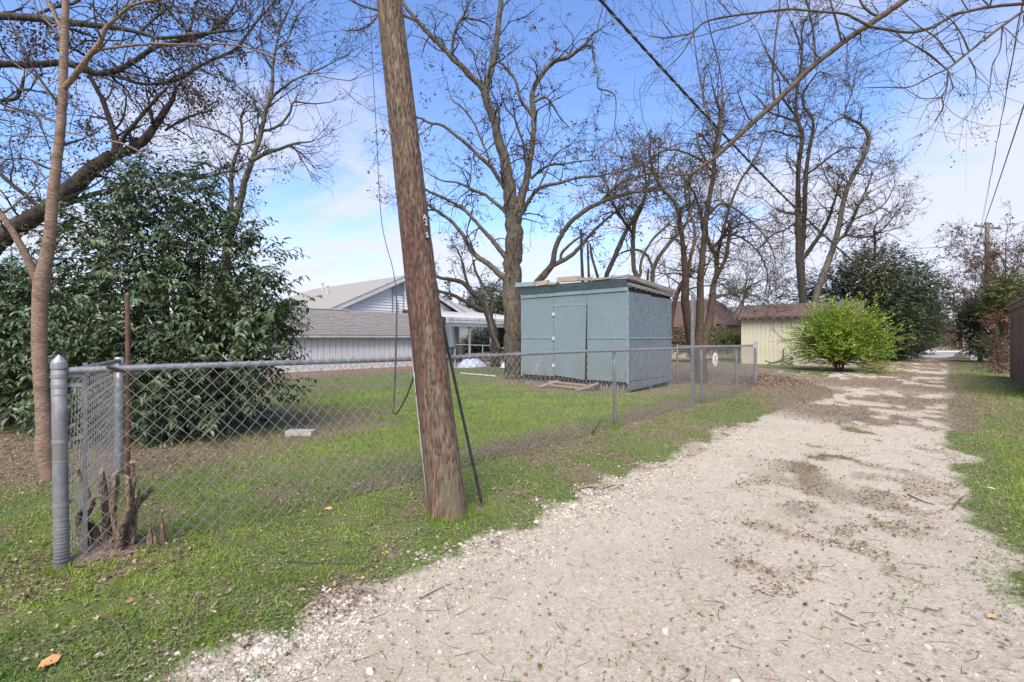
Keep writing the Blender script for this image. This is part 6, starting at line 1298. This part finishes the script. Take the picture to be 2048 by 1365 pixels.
shrub('rust_shrub', 'rust brown thicket low beside the board fence', [(2008, 695, 20, 16, 14, .5), (2012, 730, 19, 22, 14, .5), (1992, 738, 19.5, 20, 9, .5)], 120, 6, .12, 'leaf_rust', 21, 19.5, template=LEAF4, shell=.7, clr=.02)
shrub('grey_thicket', 'grey brown bare thicket under the rust red shrub', [(1996, 700, 22, 22, 34, .8), (2012, 680, 22, 18, 40, .8)], 300, 2, .14, 'leaf_olive', 22, 22, template=LEAF4, shell=.7, clr=.02)
for i, (px, D, H, m, lb) in enumerate(((1850, 70, 3.6, 'leaf_brown', 'brown scrubby shrub row behind the leaning panel'), (1872, 88, 4.5, 'leaf_olive', 'olive green scrub farther down the left of the alley'), (1930, 60, 3.2, 'leaf_brown', 'brown shrub behind the orange traffic marker'), (1922, 80, 4, 'leaf_hedge', 'dark shrub behind the thin far pole'))):
    s = FPX / D; shrub('alley_shrub', lb, [(px, HOR - (H / 2 - 1.42) * s, D, 18, H / 2 * s, 3), (px + 8, HOR - (H / 2.6 - 1.42) * s, D + 5, 14, H / 2.6 * s, 3)], 500, 6, D * .005, m, 30 + i, D, template=LEAF4, clr=0)

# far woodland closing the horizon
def woodland():
    rr = np.random.default_rng(5); n = 26000; th = rr.uniform(-.2, 2 * math.pi * .55, n) ; th = rr.uniform(0, 2 * math.pi, n); Rr = rr.uniform(120, 190, n)
    top = 2.6 + 4.5 * fbm(th * 22, th * 3 + 2, 3) ; a = CAM[0] + Rr * np.cos(th); b = CAM[1] + Rr * np.sin(th); z = rr.random(n) ** .8 * top
    P = np.stack([a, b, z + gz(a, b) - .3], 1); sz = rr.uniform(.8, 2.0, n); v, f = stamp(*LEAF4, P, rdir(n, rr), rdir(n, rr), np.column_stack([sz, sz * .8, sz])); tag(mesh_np('woodland', v, f, M['far_foliage']), kind='stuff')
woodland()

# ------------------------------------------------------------------ cut stump by the capped post
def stump():
    D = 3.02; c = gpt(218, D); root = thing('cut_stump', c, 'multi stemmed stump sawn off low against the wire fence by the capped post', 'stump'); rr = np.random.default_rng(4)
    X = lambda x: 150 + x * .1905; Y = lambda y: 900 + y * .1905
    def stem(pts, d0, d1, m='stump_bark', cut=True, slant=.5):
        Q = np.array([pix(X(x), Y(y), d0 + (d1 - d0) * i / (len(pts) - 1)) for i, (x, y, w) in enumerate(pts)]); w = np.array([p[2] for p in pts]) * .1905 / FPX * D / 2
        S = smooth_line(np.column_stack([Q, w]), 10); n = 18; S[1:, 3] *= rr.uniform(.93, 1.07, len(S) - 1); V, F = tubes(S[None, :, :3], S[None, :, 3], n); cc = np.repeat(S[:, :3], n, 0); k = np.repeat(np.arange(len(S)), n); a = np.tile(np.arange(n), len(S))
        V = cc + (V - cc) * (1 + .26 * (fbm(a * 1.3 + x0[0], k * .22, 3) - .5) * 2 + rr.normal(0, .03, len(a)))[:, None]
        # slanted saw cut at the top
        e = V[-n:].copy(); ec = e.mean(0); tdir = S[-1, :3] - S[-2, :3]; tdir /= np.linalg.norm(tdir); sd_ = rdir(1, rr)[0] - RGT * .2; h = ((e - ec) @ sd_) * slant * 2; e = e + tdir * h[:, None]; V[-n:] = e
        o = MB().add(V, [tuple(f) for f in F]).build('stem', M[m], root, smooth=True)
        if cut: b = MB(); b.add(np.vstack([e, e.mean(0)[None] + tdir * .004]), [(i, (i + 1) % n, n) for i in range(n)]); b.build('saw_cut', M['raw_wood'], o)
        x0[0] += 7
    x0 = [1.0]
    stem([(440, 1210, 110), (462, 1050, 85), (470, 930, 90), (480, 860, 70), (525, 740, 62), (560, 600, 52), (563, 450, 50), (555, 285, 50)], D, D, cut=True)
    stem([(455, 960, 70), (425, 840, 50), (400, 690, 50), (400, 560, 75), (410, 400, 92), (412, 250, 80)], D + .02, D + .06)
    stem([(500, 920, 70), (545, 800, 60), (585, 690, 55), (597, 540, 50), (600, 380, 45), (605, 240, 42), (600, 130, 40)], D + .03, D + .08)
    stem([(350, 1080, 100), (345, 950, 95), (340, 800, 85), (325, 640, 70), (310, 500, 66), (292, 350, 70), (272, 240, 50)], D + .06, D + .10, slant=1.2)
    stem([(560, 1100, 90), (560, 900, 80), (590, 700, 70), (650, 580, 75), (730, 480, 68), (815, 400, 58)], D + .10, D + .16)
    stem([(595, 1000, 50), (620, 850, 36), (635, 700, 30), (655, 560, 30), (680, 410, 28)], D + .06, D + .10)
    stem([(585, 480, 26), (615, 390, 24), (640, 320, 22), (655, 268, 20)], D + .02, D + .02)
    stem([(130, 1130, 90), (100, 980, 80), (90, 850, 70), (115, 720, 62), (150, 620, 60), (190, 540, 55)], D + .02, D + .06, slant=.9)
    stem([(250, 1110, 90), (225, 960, 80), (190, 820, 75), (150, 760, 60)], D + .08, D + .10)
    stem([(150, 620, 36), (180, 540, 34), (215, 500, 32), (265, 490, 26)], D + .02, D - .01, m='raw_wood')
    stem([(60, 900, 60), (40, 700, 60), (60, 640, 58), (100, 620, 50)], D + .05, D + .02, m='stump_bark', slant=1.2)
    stem([(160, 600, 30), (140, 450, 34), (100, 380, 34), (60, 300, 32), (30, 200, 28)], D + .05, D + .10)
    stem([(320, 800, 20), (270, 775, 30), (235, 790, 24)], D + .03, D)
    stem([(225, 1290, 110), (225, 1200, 105), (228, 1120, 80)], D - .04, D - .02, slant=.3)
    stem([(330, 1190, 90), (350, 1100, 80), (380, 980, 60), (400, 900, 50)], D + .02, D + .04)
    for p in ([(30, 1280, 9), (60, 1170, 9), (75, 1100, 7)], [(75, 1240, 6), (50, 1160, 6), (20, 1100, 5)], [(260, 1260, 6), (262, 1180, 6), (255, 1130, 5)], [(90, 1290, 7), (140, 1220, 7), (170, 1160, 5)], [(380, 1210, 6), (330, 1180, 6), (280, 1150, 5)]):
        Q = [pix(X(x), Y(y), D - .07) for x, y, w in p]; MB().tube(Q, [w * .1905 / FPX * D / 2 for _, _, w in p], 5).build('shoot', M['twig_pale'], root)
    # soil mound with bark crumbs
    n = 26; g = np.linspace(-1, 1, n); U, W = np.meshgrid(g, g, indexing='ij'); H = np.clip(1 - U ** 2 - W ** 2, 0, 1) ** .8 * .060 * (0.6 + .8 * fbm(U * 4 + 9, W * 4, 3)); q = gpt(212, D + .03)
    A_, B_ = q[0] + U * .27, q[1] + W * .17; I = (np.arange(n - 1)[:, None] * n + np.arange(n - 1)[None]).reshape(-1)
    mesh_np('root_soil', np.stack([A_, B_, gz(A_, B_) + H - .01], -1).reshape(-1, 3), np.stack([I, I + n, I + n + 1, I + 1], -1), mat('root_soil', (.085, .06, .045), (.20, .15, .115), 40, .95, .8, bumpdist=.02), root, smooth=True)
stump()
def small_stump():
    D = 3.13; c = gpt(311, D); root = thing('rotten_stump', c, 'small rotten splintered stump in the litter right of the cut stump', 'stump'); rr = np.random.default_rng(8)
    for k in range(11):
        a = rr.uniform(0, 6.28); r_ = rr.uniform(.02, .055); b = c + np.array([math.cos(a) * r_, math.sin(a) * r_, -.03]); h = rr.uniform(.05, .21); t = b + np.array([rr.normal(0, .01), rr.normal(0, .01), h + .03])
        MB().tube([b, (b + t) / 2 + rr.normal(0, .004, 3), t], [.018, .014, .003], 6).build('splinter', M['stump_bark'], root)
small_stump()

# ------------------------------------------------------------------ gravel, grass, litter
def polar(n, D0, D1, S=1.62, pw=0.0, seed=0, s0=None):
    rr = np.random.default_rng(seed); D = np.exp(rr.uniform(math.log(D0), math.log(D1), n)); s = rr.uniform(s0 if s0 is not None else -S, S, n)
    P = CAM[:2] + D[:, None] * FWD[:2] + (s * D)[:, None] * RGT[:2]; return P[:, 0], P[:, 1], D, rr
def blocked(a, b):
    k = ((a > 10.6) & (a < 13.4) & (b > 2.1) & (b < 5.8)) | (np.hypot(a - PP0[0], b - PP0[1]) < .15) | ((a > 7.4) & (b > 20.3)) | ((a > 27.6) & (a < 31.2) & (b > -.7) & (b < 4.6)) | (b < -5.5) & (a > 15) & (a < 24.4)
    return k
def P3(a, b, dz=0): return np.stack([a, b, gz(a, b) + dz], -1)
def gravel():
    a, b, D, rr = polar(240000, 1.75, 11, seed=1); g, l, _, _ = zones(a, b); edge = np.exp(-((b + 1.45) / .55) ** 2) * (a < 9)
    k = (rr.random(len(a)) < g * (.26 + .50 * edge) * (.50 + .9 * (fbm(a * 2.3, b * 2.3, 3) > .5))) & ~blocked(a, b); a, b, D = a[k], b[k], D[k]; edge = edge[k]; n = len(a)
    sz = (.0024 + .0060 * rr.random(n) ** 4 + .011 * edge * rr.random(n) ** 3 * (a < 5) + .0035 * edge * rr.random(n)) * (1 + .12 * np.maximum(D - 2.5, 0)); X = rdir(n, rr); X[:, 2] *= .3
    v, f = stamp(*OCTA, P3(a, b, 0) + np.column_stack([np.zeros(n), np.zeros(n), sz * .12]), X, np.array([0, 0, 1.]) + rdir(n, rr) * .35, np.column_stack([sz * rr.uniform(.9, 1.5, n), sz * rr.uniform(.7, 1.2, n), sz * rr.uniform(.5, .9, n)]))
    v += rr.normal(0, .0008, v.shape); tag(mesh_np('gravel', v, f, M['stone']), kind='stuff')
gravel()
def rocks():
    rr = np.random.default_rng(31)
    spots = [(740, 1330, .021, 'biggest pale limestone chunk in the gravel at bottom, left of the frame centre'), (520, 1288, .022, 'large grey white stone at the grass edge above the lower left gravel'),
             (500, 1306, .019, 'rounded white stone touching the large one at the lower left grass edge'), (762, 1262, .013, 'small angular stone alone on smooth gravel below the pole'),
             (598, 1318, .015, 'flat grey pebble left of the biggest limestone chunk'), (1330, 1250, .018, 'whitish stone beside a small twig near the bottom centre of the alley'),
             (1470, 1352, .020, 'white stone at the very bottom edge, right of centre'), (1982, 972, .026, 'white stone lying in the green right verge'),
             (200, 1312, .018, 'pale stone half sunk in grass inside the bend of the curved stick'), (470, 1262, .014, 'small stone in grass just left of the stone pair at lower left'),
             (1855, 1282, .014, 'light stone in the gravel near the lower right corner'), (1755, 1334, .015, 'creamy round stone in gravel at bottom right'),
             (1360, 1035, .016, 'single pale stone in the middle of the alley right of the pole'), (880, 1290, .012, 'small pale stone directly below the pole near the bottom')]
    me = None
    for i, (px, py, s, lb) in enumerate(spots):
        D = 1.42 * FPX / (py - HOR); c = gpt(px, D)
        import bmesh
        bm = bmesh.new(); bmesh.ops.create_icosphere(bm, subdivisions=2, radius=1)
        for v in bm.verts: v.co *= 1 + rr.uniform(-.14, .14)
        me = bpy.data.meshes.new('rock'); bm.to_mesh(me); bm.free(); me.materials.append(M['stone']); o = bpy.data.objects.new('rock', me); col.objects.link(o)
        o.location = c + [0, 0, s * .25]; o.scale = (s * rr.uniform(.9, 1.4), s * rr.uniform(.8, 1.2), s * rr.uniform(.5, .8)); o.rotation_euler = (rr.uniform(-.3, .3), rr.uniform(-.3, .3), rr.uniform(0, 6))
        tag(o, lb, 'stone')
rocks()
def grass():
    # fine blades
    a, b, D, rr = polar(540000, 1.75, 20, seed=2); g, l, lu, _ = zones(a, b); n1 = fbm(a * 1.7 + 8, b * 1.7, 3); tuft = fbm(a * 7, b * 7, 2)
    dens = (1 - g) * (1 - .70 * l) * (.38 + .62 * lu) * sst(.30, .56, tuft + .25 * lu); dens = np.maximum(dens, .02 * g * (n1 > .62))
    k = (rr.random(len(a)) < dens) & ~blocked(a, b); a, b, D, lu = a[k], b[k], D[k], lu[k]; n = len(a)
    h = rr.uniform(.018, .048, n) * (.75 + .5 * lu) * (1 + .05 * D); X = rdir(n, rr) * .75; X[:, 2] = rr.uniform(.45, 1.2, n); w = (.0022 + .0009 * D)
    v, f = stamp(*BLADE, P3(a, b, -.003), X, rdir(n, rr), np.column_stack([h, w, h])); tag(mesh_np('grass', v, f, M['grass'], None), kind='stuff')
    # low broad-leaved ground cover
    a, b, D, rr = polar(330000, 1.75, 15, seed=3); g, l, lu, _ = zones(a, b); t = fbm(a * 3 + 50, b * 3, 3)
    k = (rr.random(len(a)) < (1 - g) * (1 - .75 * l) * (.5 - .25 * lu) * 1.3 * sst(.36, .60, t) + .03 * g * (fbm(a * 1.2, b * 1.2, 3) > .62)) & ~blocked(a, b); a, b, D = a[k], b[k], D[k]; n = len(a)
    s = rr.uniform(.007, .016, n) * (1 + .06 * D); X = rdir(n, rr); X[:, 2] *= .35
    v, f = stamp(*LEAF4, P3(a, b) + np.column_stack([np.zeros(n), np.zeros(n), rr.uniform(.001, .022, n)]), X, np.array([0, 0, 1.]) + rdir(n, rr) * .6, np.column_stack([s, s * .8, s])); tag(mesh_np('ground_cover', v, f, M['clover']), kind='stuff')
    for cx0, cy0, r0_, nn in ((PP0[0], PP0[1], .15, 900), (0.0, 0.0, .04, 260), (gpt(218, 3.02)[0], gpt(218, 3.02)[1], .22, 700), (6.44, .02, .03, 260), (10.1, .02, .03, 260)):
        th = rr.uniform(0, 2 * math.pi, nn); rd_ = r0_ + np.abs(rr.normal(0, .035, nn)); aa = cx0 + np.cos(th) * rd_; bb = cy0 + np.sin(th) * rd_; X = rdir(nn, rr) * .5; X[:, 2] = rr.uniform(.5, 1.3, nn); h = rr.uniform(.02, .065, nn)
        v, f = stamp(*BLADE, P3(aa, bb, -.003), X, rdir(nn, rr), np.column_stack([h, np.full(nn, .0045), h])); tag(mesh_np('grass_tuft', v, f, M['grass']), kind='stuff')
    # dry blades
    a, b, D, rr = polar(110000, 1.75, 14, seed=4); g, l, lu, _ = zones(a, b); t = fbm(a * 4 + 20, b * 4 + 7, 3)
    k = (rr.random(len(a)) < (1 - g) * .55 * sst(.45, .6, t)) & ~blocked(a, b); a, b, D = a[k], b[k], D[k]; n = len(a); h = rr.uniform(.02, .06, n); X = rdir(n, rr); X[:, 2] = rr.uniform(0.02, .5, n)
    v, f = stamp(*BLADE, P3(a, b, .004), X, rdir(n, rr), np.column_stack([h, .0016 + .0006 * D, h])); tag(mesh_np('dry_grass', v, f, M['dry_grass']), kind='stuff')
grass()
def litter():
    a, b, D, rr = polar(330000, 1.75, 26, seed=5); g, l, lu, _ = zones(a, b); t = fbm(a * 2.2 + 31, b * 2.2, 3)
    dens = (.15 + .85 * l) * (1 - .9 * g * (l < .3)) * sst(.28, .62, t + .25 * l); dens = np.maximum(dens, .030)
    dens = np.maximum(dens, .80 * ell(a, b, 7.0, .15, 5.5, .32, .5) * (t > .42))
    k = (rr.random(len(a)) < dens * .62) & ~blocked(a, b); a, b, D = a[k], b[k], D[k]; n = len(a); s = rr.uniform(.010, .026, n) * (1 + .07 * D)
    X = rdir(n, rr); X[:, 2] *= .25; v, f = stamp(*LEAF4, P3(a, b) + np.column_stack([np.zeros(n), np.zeros(n), rr.uniform(.002, .02, n)]), X, np.array([0, 0, 1.]) + rdir(n, rr) * .55, np.column_stack([s, s * rr.uniform(.4, .9, n), s * 1.6])); tag(mesh_np('leaf_litter', v, f, M['dead_leaf']), kind='stuff')
    # small twigs
    a, b, D, rr = polar(2000, 1.8, 22, seed=6); k = ~blocked(a, b); a, b, D = a[k], b[k], D[k]; n = len(a); d = rdir(n, rr); d[:, 2] = 0; d /= np.linalg.norm(d, axis=1, keepdims=True)
    P, Q = grow(P3(a, b, .004), d, rr.uniform(.03, .14, n), rr.uniform(.0007, .0018, n), .0006, 4, .15, 0, rr); P[:, :, 2] = gz(P[:, :, 0], P[:, :, 1]) + .005
    v, f = tubes(P, Q, 4); tag(mesh_np('fallen_twigs', v, f, M['twig_brown']), kind='stuff')
    # mound of raked leaves at the far fence corner
    a = rr.normal(15.4, .8, 9000); b = rr.normal(.15, .5, 9000); n = len(a); s = rr.uniform(.03, .055, n); X = rdir(n, rr)
    v, f = stamp(*LEAF4, P3(a, b) + np.column_stack([np.zeros(n), np.zeros(n), rr.uniform(0, .06, n)]), X, np.array([0, 0, 1.]) + rdir(n, rr) * .8, np.column_stack([s, s * .6, s])); tag(mesh_np('leaf_mound', v, f, M['dead_leaf']), kind='stuff')
litter()
def fallen_leaves():
    rr = np.random.default_rng(9); me = {}
    def leaf(px, py, s, m, label, group=None, yaw=None, tilt=.15, name='fallen_leaf', width=.6):
        D = 1.42 * FPX / (py - HOR); c = gpt(px, D, .012)
        if m not in me: o = mesh_np(name, CURL[0] * [1, width, .8], CURL[1], M[m]); me[m] = o.data
        else: o = bpy.data.objects.new(name, me[m]); col.objects.link(o)
        o.location = c; o.scale = (s, s, s); o.rotation_euler = (rr.uniform(-tilt, tilt), rr.uniform(-tilt, tilt), yaw if yaw is not None else rr.uniform(0, 6.28)); tag(o, label, 'leaf', group)
    leaf(73, 1348, .085, 'orange_leaf', 'long pointed orange leaf lying in the lower left corner', yaw=.35)
    leaf(648, 1022, .07, 'orange_leaf', 'orange leaf on the grass left of the pole base', yaw=-.6)
    leaf(255, 1212, .045, 'orange_leaf', 'small lobed orange leaf in the grass in front of the capped post', yaw=1)
    leaf(1262, 1092 + 170, .03, 'orange_leaf', 'small reddish leaf on the pale gravel near the bottom centre')
    leaf(1975, 1234, .05, 'orange_leaf', 'reddish brown lobed leaf on the gravel at the right', yaw=-.7)
    for px, py, lb in ((105, 1193, 'curled tan leaf in the grass just below the capped post'), (432, 1228, 'dry pale leaf in grass midway between stump and bottom edge'), (592, 1185, 'tan leaf standing in grass below the dark rod'),
                       (352, 1093, 'brown curled leaf in grass right of the rotten stump'), (640, 882, 'tan leaf on the lawn behind the fence below the concrete block'), (700, 906, 'pale leaf lying on the lawn left of the pole'),
                       (462, 1050, 'dry leaf in the grass between the rotten stump and the pole'), (188, 1240, 'tan leaf at the upper tip of the curved stick'), (1862, 958, 'tan leaf on the gravel where the right verge begins'),
                       (1928, 1082, 'dry leaf at the inner edge of the right grass verge'), (1700, 1238, 'tan leaf on the gravel beside the long thin twig'), (985, 982, 'tan leaf in the verge grass right of the black guy guard'),
                       (1130, 905, 'dry leaf by the fence bottom left of the middle fence post'), (30, 1002, 'tan leaf in the grass at the far left, behind the capped post'), (2018, 1290, 'dry leaf in the lower right corner'),
                       (610, 1082, 'tan leaf in grass above the dark rod'), (245, 1345, 'tan leaf at the bottom left below the curved stick'), (1550, 976, 'dry leaf alone on pale gravel in the middle of the alley')):
        leaf(px, py, rr.uniform(.038, .058), 'tan_leaf', lb)
fallen_leaves()
def sticks():
    def st(pts, w, name, label, m='twig_pale', dz=.012):
        Q = []
        for px, py in pts: D = 1.42 * FPX / (py - HOR); Q.append(gpt(px, D, dz))
        S = smooth_line(Q, 5); tag(MB().tube(S, np.linspace(w, w * .55, len(S)), 6).build(name, M[m]), label, 'stick')
    st([(183, 1240), (215, 1242), (238, 1255), (250, 1280), (260, 1298), (240, 1320), (205, 1345), (180, 1362)], .0045, 'curved_stick', 'thin curved stick bent like a hook in the lower left grass')
    st([(1158, 978), (1180, 972), (1205, 973), (1230, 966)], .007, 'fallen_stick', 'pale fallen stick at the grass edge behind the pole', 'twig_pale')
    st([(567, 1127), (620, 1129), (700, 1130)], .004, 'dark_rod', 'thin dark rod lying in the grass left of the pole base', 'black_rubber')
    st([(1185, 872), (1195, 855), (1205, 840)], .012, 'upright_stick', 'short dark stick poking up near the fence post right of centre', 'twig', .05)
    st([(1815, 980), (1850, 995), (1870, 1000)], .006, 'fallen_stick', 'dark fallen stick on the gravel near the right verge', 'twig_brown')
    st([(1905, 1010), (1922, 990), (1930, 985)], .008, 'fallen_stick', 'forked grey stick at the edge of the right verge', 'twig_pale')
    st([(1670, 1215), (1710, 1235), (1735, 1250)], .003, 'fallen_stick', 'long thin twig on the gravel at lower right', 'twig_brown')
    st([(1850, 1210), (1878, 1217)], .005, 'fallen_stick', 'short pale twig near the pebbles at lower right', 'twig_pale')
    st([(1655, 748), (1672, 744), (1690, 750), (1708, 751)], .02, 'fallen_stick', 'dark branch lying on the gravel in front of the lime bush', 'twig')
    st([(840, 1190), (880, 1170), (905, 1160)], .003, 'fallen_stick', 'slim twig at the grass edge below the pole', 'twig_brown')
    # dark vine stalks against the yellow wall
    root = thing('dry_vine', at_px(1560, 24.5), 'bare looping vine stalks at the foot of the yellow wall', 'vine')
    for p in ([(1525, 735), (1545, 726), (1565, 722), (1580, 730), (1600, 728), (1620, 735)], [(1530, 722), (1550, 727), (1575, 717), (1595, 722), (1612, 733)], [(1560, 735), (1566, 715), (1567, 700), (1568, 697)], [(1578, 728), (1590, 720), (1575, 712), (1560, 722)]):
        MB().tube(smooth_line([pix(x, y, 24.6) for x, y in p], 5), .03, 6).build('stalk', M['bark_grey'], root)
sticks()
# debris under the fence by the trunks: a black fallen scrap
